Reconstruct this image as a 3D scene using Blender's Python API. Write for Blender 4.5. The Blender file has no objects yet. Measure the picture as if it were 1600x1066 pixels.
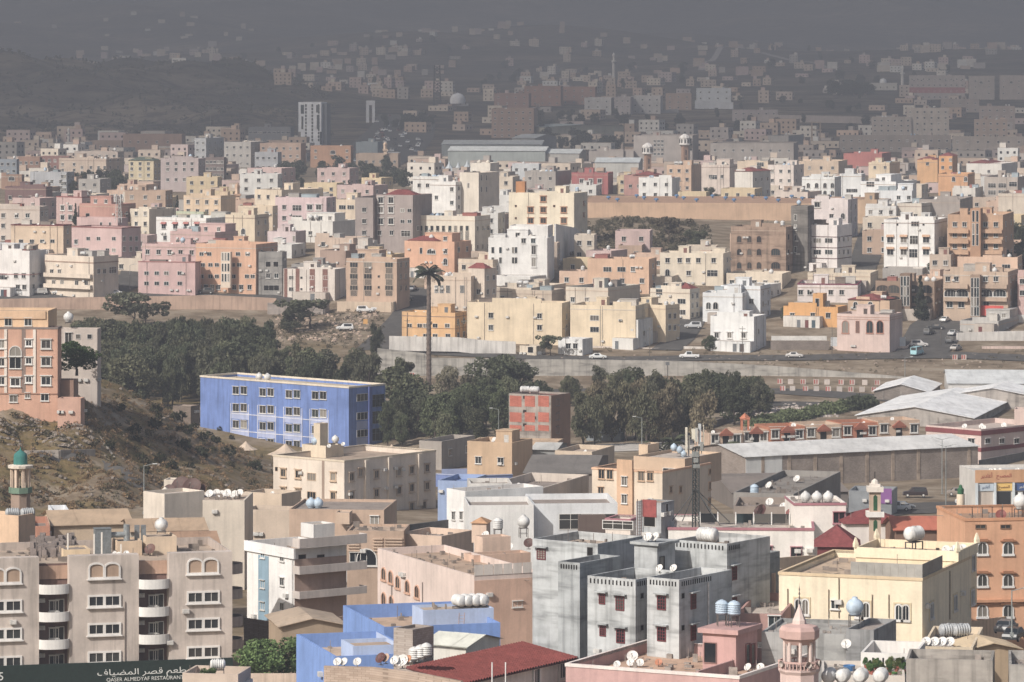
import bpy, math, random
import numpy as np
from mathutils import Vector, Matrix
R_ = math.radians
# strengths tuned against the photograph
HAZE_D, HAZE_C = 0.000185, (.60, .64, .75, 1)
CLOUD_OP = .47
SAT = .69
# ------------------------------------------------------------------ camera, world, sun, exposure
F, YH, CZ = 6800.0, 50.0, 80.0          # focal length and horizon row in photo pixels, eye height
sc = bpy.context.scene
COL = sc.collection
cam_d = bpy.data.cameras.new('camera'); cam = bpy.data.objects.new('camera', cam_d); COL.objects.link(cam)
cam.location = (0, 0, CZ); cam.rotation_euler = (R_(90), 0, 0)
cam_d.sensor_width = 36; cam_d.lens = F / 1600 * 36; cam_d.shift_y = (YH - 533) / 1600
cam_d.clip_start = 1; cam_d.clip_end = 40000
sc.camera = cam
SUN_EL, SUN_LEFT = 38.0, 43.0            # degrees: height, and how far to the left behind the viewer
ts = Vector((-math.sin(R_(SUN_LEFT)) * math.cos(R_(SUN_EL)), -math.cos(R_(SUN_LEFT)) * math.cos(R_(SUN_EL)), math.sin(R_(SUN_EL))))
world = bpy.data.worlds.new('World'); sc.world = world; world.use_nodes = True
wn = world.node_tree.nodes; wl = world.node_tree.links
sky = wn.new('ShaderNodeTexSky'); sky.sky_type = 'NISHITA'; sky.sun_disc = False
sky.sun_elevation = R_(SUN_EL); sky.sun_rotation = math.atan2(ts.x, ts.y)
sky.air_density = 1.2; sky.dust_density = 4.0
wn['Background'].inputs['Strength'].default_value = 0.072
wl.new(sky.outputs['Color'], wn['Background'].inputs['Color'])
sd = bpy.data.lights.new('sun', 'SUN'); sun = bpy.data.objects.new('sun', sd); COL.objects.link(sun)
sd.energy = 3.5; sd.angle = R_(0.6); sd.color = (1.0, 0.955, 0.895)
sun.rotation_euler = ts.to_track_quat('Z', 'Y').to_euler()
sc.view_settings.view_transform = 'Standard'; sc.view_settings.look = 'None'
sc.view_settings.exposure = 0.47; sc.view_settings.gamma = 1
sc.render.engine = 'CYCLES'
cy = sc.cycles
cy.use_denoising = True; cy.max_bounces = 5; cy.diffuse_bounces = 2; cy.glossy_bounces = 2; cy.transmission_bounces = 2
cy.volume_bounces = 0; cy.transparent_max_bounces = 10; cy.caustics_reflective = False; cy.caustics_refractive = False
rng = random.Random(7)

# ------------------------------------------------------------------ ground shape
YT = [1420, 1280, 1140, 1015, 900, 830, 800, 760, 715, 690, 655, 600, 545, 480, 420, 380, 340, 310, 290, 260, 230, 200, 170, 150, 120, 90, 70, 40, 10, -30, -60]
DT = [330, 400, 470, 570, 640, 740, 790, 850, 905, 955, 1005, 1085, 1150, 1230, 1290, 1380, 1520, 1750, 2000, 2350, 2750, 3150, 3600, 4000, 5000, 6500, 7800, 9800, 11500, 13000, 14000]
_ya = np.array(YT[::-1], float); _la = np.log(np.array(DT[::-1], float))
_ld = np.log(np.array(DT, float)); _yd = np.array(YT, float)
def Dg(y): return float(math.exp(np.interp(y, _ya, _la)))
def base_z(D):
    D = np.maximum(D, 1.0)
    y = np.interp(np.log(D), _ld, _yd)
    z = CZ - (y - YH) / F * D
    return np.where(D < 330, CZ - (1370.0 / F * 330) * np.clip(D / 330, .55, 1), z)
def sig(x): return 1 / (1 + np.exp(-np.clip(x, -40, 40)))
def terr(X, Y):
    X = np.asarray(X, float); Y = np.asarray(Y, float)
    z = base_z(Y)
    px = 800 + F * X / np.maximum(Y, 60)
    # scrubby hill beside the blue school
    z = z + 29 * sig(-(X + 66) / 12) * sig((Y - 745) / 22) * sig((880 - Y) / 14)
    z = z - 5.0 * np.exp(-((X + 50) / 26) ** 2) * np.exp(-((Y - 940) / 45) ** 2)      # school yard hollow
    z = z + (1.1 * np.sin(X * .19 + Y * .07) + .8 * np.sin(X * .41 - Y * .13) + .5 * np.sin(X * .8 + Y * .5)) * sig(-(X + 52) / 6) * sig((Y - 650) / 15) * sig((900 - Y) / 20)
    # bushy knoll below the long tan warehouse
    z = z + 4 * np.exp(-((px - 985) / 110) ** 2) * np.exp(-((Y - 1420) / 70) ** 2)
    # brown ridge behind the town, then folded hills
    z = z + 34 * sig((430 - px) / 60) * np.exp(-((Y - 3950) / 330) ** 2)
    z = z + (5 * np.sin(X / 47 + Y / 90) + 4 * np.sin(X / 26 - Y / 61 + 1) + 2.5 * np.sin(X / 13 + Y / 33)) * sig((460 - px) / 40) * sig((Y - 3150) / 60) * sig((4600 - Y) / 90)
    far = np.clip((Y - 4300) / 4000, 0, 1)
    z = z + far * (26 * np.sin(X / 420 + Y / 900) + 18 * np.sin(X / 190 - Y / 610 + 1) + 9 * np.sin(X / 77 + Y / 240))
    z = z + np.clip((Y - 8500) / 4500, 0, 1) ** 1.5 * (240 + 60 * np.sin(X / 600 + 2) + 40 * np.sin(X / 230))
    return z
def tz(X, Y): return float(terr(X, Y))
def P(px, py, D): return Vector(((px - 800) / F * D, D, CZ - (py - YH) / F * D))
def G(px, py, dz=0):                       # point of the ground seen at a photo pixel
    D = Dg(py); X = (px - 800) / F * D
    return Vector((X, D, tz(X, D) + dz))

# ------------------------------------------------------------------ colours and materials
def lin(h, k=1.0):
    h = h.lstrip('#'); o = []
    if len(h) == 3: h = ''.join(c * 2 for c in h)
    for i in (0, 2, 4):
        c = int(h[i:i + 2], 16) / 255
        o.append(min(.85, k * (c / 12.92 if c <= .04045 else ((c + .055) / 1.055) ** 2.4)))
    g = .3 * o[0] + .55 * o[1] + .15 * o[2]
    k_ = SAT * (.72 if o[1] > .28 and o[2] > .72 * o[1] and o[0] > 1.2 * o[1] else 1)      # salmon paints are faded
    o = [g + (c - g) * k_ for c in o]
    q = max(0, min(1, (o[0] - o[2]) / max(o[0], .01) * 2 - .15)) if o[0] > o[1] else 0
    return (min(.85, o[0] * (1 + .02 * q)), o[1] * (1 - .035 * q), o[2] * (1 + .02 * q), 1)
MATS = {}
class NT:
    def __init__(s, name):
        s.m = bpy.data.materials.new(name); s.m.use_nodes = True; s.t = s.m.node_tree; s.n = s.t.nodes
        s.b = s.n['Principled BSDF']; s.out = s.n['Material Output']; MATS[name] = s.m
    def new(s, t, **kw):
        n = s.n.new(t)
        for k, v in kw.items():
            if k in n.inputs: n.inputs[k].default_value = v
            else: setattr(n, k, v)
        return n
    def link(s, a, b): s.t.links.new(a, b)
    def noise(s, scale, detail=3, rough=.55, vec=None):
        n = s.new('ShaderNodeTexNoise', Scale=scale, Detail=detail, Roughness=rough)
        if vec is not None: s.link(vec, n.inputs['Vector'])
        return n.outputs['Fac']
    def ramp(s, fac, stops):
        r = s.new('ShaderNodeValToRGB'); cr = r.color_ramp
        while len(cr.elements) < len(stops): cr.elements.new(.5)
        for e, (p, c) in zip(cr.elements, stops):
            e.position = p; e.color = (c, c, c, 1) if isinstance(c, (int, float)) else c
        s.link(fac, r.inputs['Fac']); return r.outputs['Color']
    def mul(s, a, b, fac=1.0, mode='MULTIPLY'):
        m = s.new('ShaderNodeMix', data_type='RGBA', blend_type=mode); m.inputs[0].default_value = fac
        for v, i in ((a, 6), (b, 7)):
            if isinstance(v, tuple): m.inputs[i].default_value = v
            else: s.link(v, m.inputs[i])
        return m.outputs[2]
    def mixf(s, f, a, b):
        m = s.new('ShaderNodeMix', data_type='RGBA'); s.link(f, m.inputs[0])
        for v, i in ((a, 6), (b, 7)):
            if isinstance(v, tuple): m.inputs[i].default_value = v
            else: s.link(v, m.inputs[i])
        return m.outputs[2]
    def pos(s, sx=1, sy=1, sz=1, local=False):
        if local: o = s.new('ShaderNodeTexCoord').outputs['Object']
        else: o = s.new('ShaderNodeNewGeometry').outputs['Position']
        m = s.new('ShaderNodeMapping'); m.inputs['Scale'].default_value = (sx, sy, sz); s.link(o, m.inputs['Vector']); return m.outputs[0]
    def objcol(s): return s.new('ShaderNodeObjectInfo').outputs['Color']
    def objrand(s): return s.new('ShaderNodeObjectInfo').outputs['Random']
    def bump(s, h, strength=.3, dist=.05):
        b = s.new('ShaderNodeBump', Strength=strength, Distance=dist); s.link(h, b.inputs['Height']); s.link(b.outputs[0], s.b.inputs['Normal'])
    def fin(s, col, rough=.9, spec=.2, metal=0):
        if isinstance(col, tuple): s.b.inputs['Base Color'].default_value = col
        else: s.link(col, s.b.inputs['Base Color'])
        s.b.inputs['Roughness'].default_value = rough; s.b.inputs['Specular IOR Level'].default_value = spec; s.b.inputs['Metallic'].default_value = metal
        return s.m

def mk_plaster(name, patch=(.84, 1.05), streak=(.90, 1.02), rough=.92):
    t = NT(name); c = t.objcol()
    a = t.ramp(t.noise(.22, 4, .6, t.pos()), [(.3, patch[0]), (.62, patch[1])])
    b = t.ramp(t.noise(1.0, 4, .6, t.pos(1.3, 1.3, .09)), [(.34, streak[0]), (.52, streak[1])])
    e = t.ramp(t.noise(3.5, 3, .7, t.pos()), [(.25, .93), (.7, 1.03)])
    # rain-dust along the foot and grime in the pores
    t.bump(t.noise(9, 2, .6, t.pos()), .25, .03)
    return t.fin(t.mul(t.mul(t.mul(c, a), b), e), rough)
mk_plaster('plaster')
mk_plaster('stucco_worn', (.78, 1.06), (.78, 1.04))
# raw concrete with pour bands
t = NT('concrete'); c = t.objcol()
a = t.ramp(t.noise(.35, 5, .65, t.pos()), [(.28, .66), (.5, .95), (.7, 1.12)])
bnd = t.ramp(t.noise(1.0, 3, .6, t.pos(.12, .12, .75)), [(.36, .66), (.47, 1.0), (.65, 1.1)])
st = t.ramp(t.noise(1.0, 4, .6, t.pos(1.1, 1.1, .05)), [(.35, .72), (.5, 1.03)])
t.bump(t.noise(6, 3, .6, t.pos()), .35, .04); t.fin(t.mul(t.mul(t.mul(c, a), bnd), st), .93)
# concrete blockwork
t = NT('blockwork'); c = t.objcol()
br = t.new('ShaderNodeTexBrick', Scale=1.0); br.inputs['Brick Width'].default_value = .45; br.inputs['Row Height'].default_value = .22; br.inputs['Mortar Size'].default_value = .014
br.inputs['Color1'].default_value = (.8, .78, .76, 1); br.inputs['Color2'].default_value = (1, 1, 1, 1); br.inputs['Mortar'].default_value = (.62, .6, .58, 1)
g = t.new('ShaderNodeNewGeometry'); sx = t.new('ShaderNodeSeparateXYZ'); t.link(g.outputs['Position'], sx.inputs[0])
ad = t.new('ShaderNodeMath', operation='ADD'); t.link(sx.outputs[0], ad.inputs[0]); t.link(sx.outputs[1], ad.inputs[1])
cb = t.new('ShaderNodeCombineXYZ'); t.link(ad.outputs[0], cb.inputs[0]); t.link(sx.outputs[2], cb.inputs[1]); t.link(cb.outputs[0], br.inputs['Vector'])
a = t.ramp(t.noise(.3, 4, .6, t.pos()), [(.3, .74), (.65, 1.08)])
t.fin(t.mul(t.mul(c, br.outputs['Color']), a), .95)
# dusty flat roofs
t = NT('roof_dust'); c = t.objcol()
a = t.ramp(t.noise(.3, 5, .65, t.pos()), [(.3, .68), (.5, .98), (.7, 1.1)])
b = t.ramp(t.noise(1.6, 4, .7, t.pos()), [(.3, .85), (.65, 1.06)])
t.fin(t.mul(t.mul(c, a), b), .95)
# sheet metal roofs and walls (object colour)
t = NT('sheet_metal'); c = t.objcol()
a = t.ramp(t.noise(.16, 5, .7, t.pos()), [(.3, .78), (.6, 1.04)])
b = t.ramp(t.noise(1.0, 4, .7, t.pos(.8, .15, .8)), [(.3, .82), (.55, 1.03)])
t.fin(t.mul(t.mul(c, a), b), .55, .35)
t = NT('paint_gloss'); t.fin(t.objcol(), .32, .5)
t = NT('metal_paint'); c = t.objcol(); a = t.ramp(t.noise(2.2, 4, .7, t.pos()), [(.35, .72), (.6, 1.05)]); t.fin(t.mul(c, a), .6, .35)
t = NT('plastic_tank'); c = t.objcol(); a = t.ramp(t.noise(1.4, 4, .7, t.pos(1, 1, .4)), [(.33, .72), (.6, 1.03)]); t.fin(t.mul(c, a), .5, .35)
t = NT('frame_paint'); c = t.objcol(); t.fin(c, .6, .3)
t = NT('frame_white'); t.fin(t.ramp(t.objrand(), [(0, (.55, .53, .5, 1)), (1, (.74, .73, .71, 1))]), .6, .3)
t = NT('window_glass')
c = t.ramp(t.objrand(), [(0, (.012, .015, .018, 1)), (.4, (.03, .034, .038, 1)), (.62, (.06, .055, .05, 1)), (.8, (.025, .04, .045, 1)), (.93, (.16, .14, .12, 1)), (1, (.3, .28, .25, 1))])
t.fin(c, .12, .5)
t = NT('dark_opening'); t.fin((.02, .018, .017, 1), .95, .1)
t = NT('rubber'); t.fin((.02, .02, .02, 1), .85)
t = NT('lamp_lens'); t.fin((.6, .6, .58, 1), .2, .5)
# foliage (object colour times leaf noise)
t = NT('foliage'); c = t.mul(t.objcol(), (.8, .8, .78, 1))
a = t.ramp(t.noise(.9, 3, .7, t.pos()), [(.3, .5), (.5, .95), (.72, 1.5)])
r = t.ramp(t.objrand(), [(0, .62), (1, 1.3)])
cc = t.mul(t.mul(c, a), r)
t.fin(cc, .75, .15)
tr = t.new('ShaderNodeBsdfTranslucent'); t.link(cc, tr.inputs['Color'])
ms = t.new('ShaderNodeMixShader'); ms.inputs[0].default_value = .3
t.link(t.b.outputs[0], ms.inputs[1]); t.link(tr.outputs[0], ms.inputs[2]); t.link(ms.outputs[0], t.out.inputs['Surface'])
t = NT('bark'); c = t.objcol(); a = t.ramp(t.noise(3, 4, .7, t.pos(1, 1, .3)), [(.3, .55), (.7, 1.2)]); t.fin(t.mul(c, a), .95)
# asphalt, earth, rock
t = NT('asphalt'); a = t.ramp(t.noise(.35, 5, .7, t.pos()), [(.3, (.07, .066, .062, 1)), (.55, (.10, .095, .09, 1)), (.72, (.145, .135, .122, 1))])
b = t.ramp(t.noise(2.0, 3, .6, t.pos()), [(.3, .85), (.7, 1.1)]); t.fin(t.mul(a, b), .92)
t = NT('earth'); 
dirt = t.ramp(t.noise(.12, 6, .68, t.pos()), [(.28, (.115, .085, .058, 1)), (.45, (.2, .155, .11, 1)), (.6, (.3, .245, .185, 1)), (.75, (.36, .31, .25, 1))])
grass = t.ramp(t.noise(.5, 5, .7, t.pos()), [(.3, (.085, .072, .035, 1)), (.55, (.19, .14, .068, 1)), (.8, (.3, .225, .12, 1))])
msk = t.ramp(t.noise(.055, 6, .72, t.pos()), [(.44, 0), (.56, 1)])
sx_ = t.new('ShaderNodeSeparateXYZ'); t.link(t.new('ShaderNodeNewGeometry').outputs['Position'], sx_.inputs[0])
mx = t.new('ShaderNodeMapRange'); mx.inputs[1].default_value = -30; mx.inputs[2].default_value = -52; t.link(sx_.outputs[0], mx.inputs[0])
my = t.new('ShaderNodeMapRange'); my.inputs[1].default_value = 1190; my.inputs[2].default_value = 1120; t.link(sx_.outputs[1], my.inputs[0])
mm = t.new('ShaderNodeMath', operation='MULTIPLY'); t.link(mx.outputs[0], mm.inputs[0]); t.link(my.outputs[0], mm.inputs[1])
m2 = t.new('ShaderNodeMath', operation='MULTIPLY'); t.link(mm.outputs[0], m2.inputs[0]); t.link(msk, m2.inputs[1])
near = t.mixf(m2.outputs[0], dirt, grass)
fardirt = t.ramp(t.noise(.004, 8, .7, t.pos()), [(.34, (.035, .034, .028, 1)), (.5, (.1, .082, .062, 1)), (.66, (.22, .175, .13, 1))])
fardirt = t.mul(fardirt, t.ramp(t.noise(.04, 6, .75, t.pos()), [(.42, .35), (.5, .95), (.62, 1.35)]))
sy = t.new('ShaderNodeSeparateXYZ'); t.link(t.new('ShaderNodeNewGeometry').outputs['Position'], sy.inputs[0])
mr = t.new('ShaderNodeMapRange'); mr.inputs[1].default_value = 1700; mr.inputs[2].default_value = 3000; t.link(sy.outputs[1], mr.inputs[0])
t.bump(t.noise(1.2, 5, .7, t.pos()), .6, .35); t.fin(t.mixf(mr.outputs[0], near, fardirt), .97, .1)
t = NT('rock'); a = t.ramp(t.noise(.8, 5, .7, t.pos()), [(.3, .6), (.7, 1.2)]); t.bump(t.noise(2, 4, .7, t.pos()), .5, .1); t.fin(t.mul(t.objcol(), a), .95)
# clay roof tiles: rolls across, courses down
t = NT('clay_tile'); c = t.objcol(); a = t.ramp(t.noise(1.6, 4, .7, t.pos()), [(.3, .7), (.65, 1.12)]); b = t.ramp(t.noise(.3, 3, .6, t.pos()), [(.3, .82), (.7, 1.06)]); t.fin(t.mul(t.mul(c, a), b), .85, .2)
t = NT('town_walls'); g = t.new('ShaderNodeNewGeometry')
c = t.ramp(g.outputs['Random Per Island'], [(0, lin('#d6d4cf')), (.18, lin('#d2c4ab')), (.38, lin('#c2ae95')), (.55, lin('#b89c7e')), (.7, lin('#cda79b')), (.82, lin('#a8a29b')), (1, lin('#d0b090'))])
t.n[-1].color_ramp.interpolation = 'CONSTANT' if False else 'LINEAR'
a = t.ramp(t.noise(.22, 4, .6, t.pos()), [(.3, .84), (.62, 1.05)]); t.fin(t.mul(c, a), .92)
M = MATS

# ------------------------------------------------------------------ mesh building
class MB:
    def __init__(s): s.v = []; s.f = []; s.m = []
    def face(s, pts, mi=0):
        b = len(s.v); s.v += [tuple(p) for p in pts]; s.f.append(tuple(range(b, b + len(pts)))); s.m.append(mi)
    def box(s, x0, x1, y0, y1, z0, z1, mi=0, bottom=True):
        if x0 > x1: x0, x1 = x1, x0
        if y0 > y1: y0, y1 = y1, y0
        b = len(s.v)
        s.v += [(x0, y0, z0), (x1, y0, z0), (x1, y1, z0), (x0, y1, z0), (x0, y0, z1), (x1, y0, z1), (x1, y1, z1), (x0, y1, z1)]
        fs = [(0, 1, 5, 4), (1, 2, 6, 5), (2, 3, 7, 6), (3, 0, 4, 7), (4, 5, 6, 7)] + ([(3, 2, 1, 0)] if bottom else [])
        for q in fs: s.f.append(tuple(b + i for i in q)); s.m.append(mi)
    def prism(s, poly, z0, z1, mi=0):            # polygon counter-clockwise seen from above
        n = len(poly); b = len(s.v)
        s.v += [(x, y, z0) for x, y in poly] + [(x, y, z1) for x, y in poly]
        for i in range(n): j = (i + 1) % n; s.f.append((b + i, b + j, b + n + j, b + n + i)); s.m.append(mi)
        s.f.append(tuple(b + n + i for i in range(n))); s.m.append(mi)
        s.f.append(tuple(b + i for i in reversed(range(n)))); s.m.append(mi)
    def lathe(s, prof, n=12, c=(0, 0, 0), axis='z', mi=0, a0=0, a1=2 * math.pi):
        full = abs(a1 - a0 - 2 * math.pi) < 1e-6; k = n if full else n + 1; b = len(s.v)
        for r, h in prof:
            for i in range(k):
                a = a0 + (a1 - a0) * i / n; p = (r * math.cos(a), r * math.sin(a), h)
                if axis == 'x': p = (h, p[0], p[1])
                elif axis == 'y': p = (p[0], h, p[1])
                s.v.append((p[0] + c[0], p[1] + c[1], p[2] + c[2]))
        for j in range(len(prof) - 1):
            for i in range(n):
                i2 = (i + 1) % k
                s.f.append((b + j * k + i, b + j * k + i2, b + (j + 1) * k + i2, b + (j + 1) * k + i)); s.m.append(mi)
    def tube(s, p, q, r, n=6, mi=0, r2=None):
        p = Vector(p); q = Vector(q); d = (q - p)
        if d.length < 1e-6: return
        d.normalize(); u = d.orthogonal().normalized(); w = d.cross(u); b = len(s.v); r2 = r if r2 is None else r2
        for c, rr in ((p, r), (q, r2)):
            for i in range(n):
                a = 2 * math.pi * i / n; s.v.append(tuple(c + u * rr * math.cos(a) + w * rr * math.sin(a)))
        for i in range(n): j = (i + 1) % n; s.f.append((b + i, b + j, b + n + j, b + n + i)); s.m.append(mi)
        s.f.append(tuple(b + n + i for i in range(n))); s.m.append(mi)
        s.f.append(tuple(b + i for i in reversed(range(n)))); s.m.append(mi)
    def mesh(s, name, mats, smooth=False):
        me = bpy.data.meshes.new(name); me.from_pydata(s.v, [], s.f)
        for m in mats: me.materials.append(M[m])
        if len(mats) > 1: me.polygons.foreach_set('material_index', s.m)
        if smooth: me.polygons.foreach_set('use_smooth', [True] * len(s.f))
        me.update(); return me
    def build(s, name, mats, parent=None, loc=(0, 0, 0), rz=0, col=None, smooth=False):
        if isinstance(mats, str): mats = [mats]
        return obj(name, s.mesh(name, mats, smooth), parent, loc, rz, col)
def obj(name, me, parent=None, loc=(0, 0, 0), rz=0, col=None):
    o = bpy.data.objects.new(name, me); COL.objects.link(o)
    o.location = loc
    if rz: o.rotation_euler = (0, 0, rz)
    if col is not None: o.color = lin(col) if isinstance(col, str) else col
    if parent is not None: o.parent = parent
    return o
def empty(name, loc, rz=0):
    o = bpy.data.objects.new(name, None); COL.objects.link(o); o.location = loc; o.rotation_euler = (0, 0, rz); o.empty_display_size = .5; return o
USED = {}
def tag(o, label, cat, group=None, kind=None):
    if label: o['label'] = label
    if cat: o['category'] = cat
    if group: o['group'] = group
    if kind: o['kind'] = kind
    if label: USED[label] = USED.get(label, 0) + 1
    return o
def structure(o): o['kind'] = 'structure'; return o

# ------------------------------------------------------------------ windows (shared meshes)
WC = {}
SIZE = {'p': (1.2, 1.25), 's': (1.7, 1.5), 'a': (1.25, 1.9), 'd': (1.5, 1.5), 'w': (2.3, 1.3), 't': (.75, 1.7), 'g': (1.5, 2.4), 'c': (1.5, 1.4), 'q': (.6, .6), 'e': (3.0, 1.7), 'o': (1.0, 2.2), 'A': (2.6, 2.0), 'v': (1.3, 1.0)}
def win_meshes(st, w, h, joined, fm):
    k = (st, round(w, 1), round(h, 1), joined, fm)
    if k in WC: return WC[k]
    fr = MB(); pn = MB() if not joined else fr; pm = 1 if joined else 0
    hw = w / 2
    if st in 'aA':
        r = hw if st == 'a' else hw; hs = max(h - r * (1 if st == 'a' else .55), .3); ky = 1 if st == 'a' else .55; n = 8
        arc = [(r * math.cos(math.pi * i / n), hs + ky * r * math.sin(math.pi * i / n)) for i in range(n + 1)]
        poly = [(-hw, 0), (hw, 0)] + arc
        pn.face([(x, -.03, z) for x, z in poly], pm)
        t = .16; out = [((r + t) * math.cos(math.pi * i / n), hs + (ky * r + t) * math.sin(math.pi * i / n)) for i in range(n + 1)]
        inner = [(hw, 0)] + arc + [(-hw, 0)]; outer = [(hw + t, -t)] + out + [(-hw - t, -t)]
        for i in range(len(inner) - 1):
            a, b, c2, d = inner[i], inner[i + 1], outer[i + 1], outer[i]
            fr.face([(a[0], -.12, a[1]), (d[0], -.12, d[1]), (c2[0], -.12, c2[1]), (b[0], -.12, b[1])][::-1])
            fr.face([(a[0], -.02, a[1]), (a[0], -.12, a[1]), (b[0], -.12, b[1]), (b[0], -.02, b[1])][::-1])
            fr.face([(d[0], -.12, d[1]), (d[0], 0, d[1]), (c2[0], 0, c2[1]), (c2[0], -.12, c2[1])][::-1])
        fr.box(-hw - t - .08, hw + t + .08, -.2, 0, -t - .06, -t + .04 + t)
        fr.box(-.03, .03, -.07, -.02, 0, h * .97)
        if st == 'A': fr.box(-hw * .5 - .03, -hw * .5 + .03, -.07, -.02, 0, h * .8); fr.box(hw * .5 - .03, hw * .5 + .03, -.07, -.02, 0, h * .8)
    else:
        pn.face([(-hw, -.03, 0), (hw, -.03, 0), (hw, -.03, h), (-hw, -.03, h)], pm)
        b = {'s': .2, 'd': .05, 'g': .1, 'q': .05}.get(st, .09); pr = {'s': .16, 'd': .04}.get(st, .1)
        fr.box(-hw - b, -hw, -pr, 0, -b, h + b); fr.box(hw, hw + b, -pr, 0, -b, h + b)
        fr.box(-hw, hw, -pr, 0, h, h + b); fr.box(-hw, hw, -pr, 0, -b, 0)
        if st in 'psc': fr.box(-.035, .035, -.075, -.02, 0, h)
        if st == 'p': fr.box(-hw - b - .1, hw + b + .1, -pr - .14, -.001, -b - .1, -b - .003); fr.box(-hw - b - .06, hw + b + .06, -pr - .22, -.001, h + b + .003, h + b + .09)
        if st in 'sc': fr.box(-hw - b - .12, hw + b + .12, -pr - .14, -.001, -b - .12, -b - .003)
        if st == 's': fr.box(-hw - b - .15, hw + b + .15, -pr - .2, -.001, h + b + .003, h + b + .16)
        if st == 'w' or st == 'e' or st == 'v':
            for q in ((-.33, .33) if st != 'v' else (0,)): fr.box(q * hw * 1.0 - .035, q * hw + .035, -.075, -.02, 0, h)
            if st == 'e': fr.box(-hw, hw, -.07, -.02, h * .62, h * .62 + .06)
        if st == 'g':
            n = max(3, int(w / .3))
            for i in range(1, n): x = -hw + w * i / n; fr.box(x - .025, x + .025, -.09, -.03, 0, h)
            m = max(4, int(h / .3))
            for i in range(1, m): z = h * i / m; fr.box(-hw, hw, -.08, -.03, z - .025, z + .025)
        if st == 'c':
            fr.face([(-hw - .25, -.02, h + .75), (-hw - .25, -.75, h + .1), (hw + .25, -.75, h + .1), (hw + .25, -.02, h + .75)], 2 if joined else 1)
            fr.face([(-hw - .25, -.02, h + .75), (-hw - .25, -.02, h + .1), (-hw - .25, -.75, h + .1)], 2 if joined else 1)
            fr.face([(hw + .25, -.02, h + .75), (hw + .25, -.75, h + .1), (hw + .25, -.02, h + .1)], 2 if joined else 1)
    pane_mat = 'dark_opening' if st == 'd' else 'window_glass'
    if joined: res = (fr.mesh('window', [fm, pane_mat] + (['metal_paint'] if st == 'c' else [])), None)
    else: res = (fr.mesh('window', [fm] + (['metal_paint'] if st == 'c' else [])), pn.mesh('pane', [pane_mat]))
    WC[k] = res; return res

# ------------------------------------------------------------------ blocks: a box-shaped volume placed where its near corner stands
BL = []
class Block:
    """front face runs from xl to xc (turned th degrees to the left), right face from xc to xr; yt / yb: rows of the near corner's top and foot."""
    def __init__(s, xl, xc, xr, yt, yb, th, D, depth=None):
        s.th = R_(th); s.D = D; s.c = P(xc, yb, D); ct, st = math.cos(s.th), math.sin(s.th)
        tl = (xl - 800) / F
        s.w = max(1.0, (s.c.x - tl * D) / (ct + tl * st))
        if depth is None:
            tr = (xr - 800) / F; den = st - tr * ct
            depth = (tr * D - s.c.x) / den if den > .05 and xr > xc else 12
            depth = min(max(depth, 3.5), 34)
        s.d = depth; s.H = (yb - yt) / F * D; s.rz = -s.th; s.ppm = F / D; s.ex = dict(xl=xl, xr=max(xr, xc), yt=yt, yb=yb, D=D)
    def loc(s, x, y, z=0):                       # local to world
        ct, st = math.cos(s.rz), math.sin(s.rz)
        return Vector((s.c.x + x * ct - y * st, s.c.y + x * st + y * ct, s.c.z + z))
    def along(s, face, px):                      # distance from the near corner along a face, at a photo column
        t = (px - 800) / F; ct, st = math.cos(s.th), math.sin(s.th)
        if face == 'F': return (s.c.x - t * s.D) / (ct + t * st)
        return (t * s.D - s.c.x) / (st - t * ct)
    def height(s, face, u, py):
        Y = s.D + u * (math.sin(s.th) if face == 'F' else math.cos(s.th))
        return CZ - (py - YH) / F * Y - s.c.z
    def place(s, face, u, z):                    # local position and turn of something on a face
        if face == 'F': return (-u, 0, z), 0
        if face == 'R': return (0, u, z), math.pi / 2
        return (-s.w, u, z), -math.pi / 2
    def roof_xy(s, px, py, z):                   # where a photo pixel meets the level z metres above the foot
        Y = (CZ - (s.c.z + z)) * F / (py - YH); X = (px - 800) / F * Y
        dx, dy = X - s.c.x, Y - s.c.y; ct, st = math.cos(-s.rz), math.sin(-s.rz)
        return dx * ct - dy * st, dx * st + dy * ct
def shell(b, ph, skirt, t=.25, cope=.0):
    """outer walls, parapet with real thickness; the roof deck is a mesh of its own"""
    m = MB(); w, d, H = b.w, b.d, b.H; t = min(t, w * .2, d * .2)
    z0 = -skirt
    o = [(-w, 0), (0, 0), (0, d), (-w, d)]; i = [(-w + t, t), (-t, t), (-t, d - t), (-w + t, d - t)]
    for k in range(4):
        a, c = o[k], o[(k + 1) % 4]; m.face([(*a, z0), (*c, z0), (*c, H), (*a, H)])
        e, g = i[k], i[(k + 1) % 4]
        m.face([(*a, H), (*c, H), (*g, H), (*e, H)]); m.face([(*g, H - ph), (*e, H - ph), (*e, H), (*g, H)])
    rm = MB(); rm.face([(*q, H - ph + .004) for q in i])
    return m, rm
ROOFC = ['#b39a7c', '#a8968266'[:7], '#b8a48a', '#9b8d80', '#c4b199', '#a89b90']
def add_windows(b, root, face, xs, ys, st, fm='frame_white', joined=None, col=None, w=None, h=None):
    if joined is None: joined = b.ppm < 6.5
    ww, hh = SIZE[st]; ww = w or ww; hh = h or hh
    a, p = win_meshes(st, ww, hh, joined, fm)
    for x in xs:
        for y in ys:
            u = b.along(face, x); L = b.w if face == 'F' else b.d
            u = min(max(u, ww * .55 + .15), L - ww * .55 - .15) if L > ww * 1.4 else L / 2
            z = b.height(face, u, y) - hh / 2
            if z + hh > b.H - .1: z = b.H - hh - .25
            (lx, ly, lz), rz = b.place(face, u, z)
            o = obj('window', a, root, (lx + b.ox, ly + b.oy, lz + b.oz), rz + b.orz, col)
            if p is not None: obj('pane', p, o)
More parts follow.
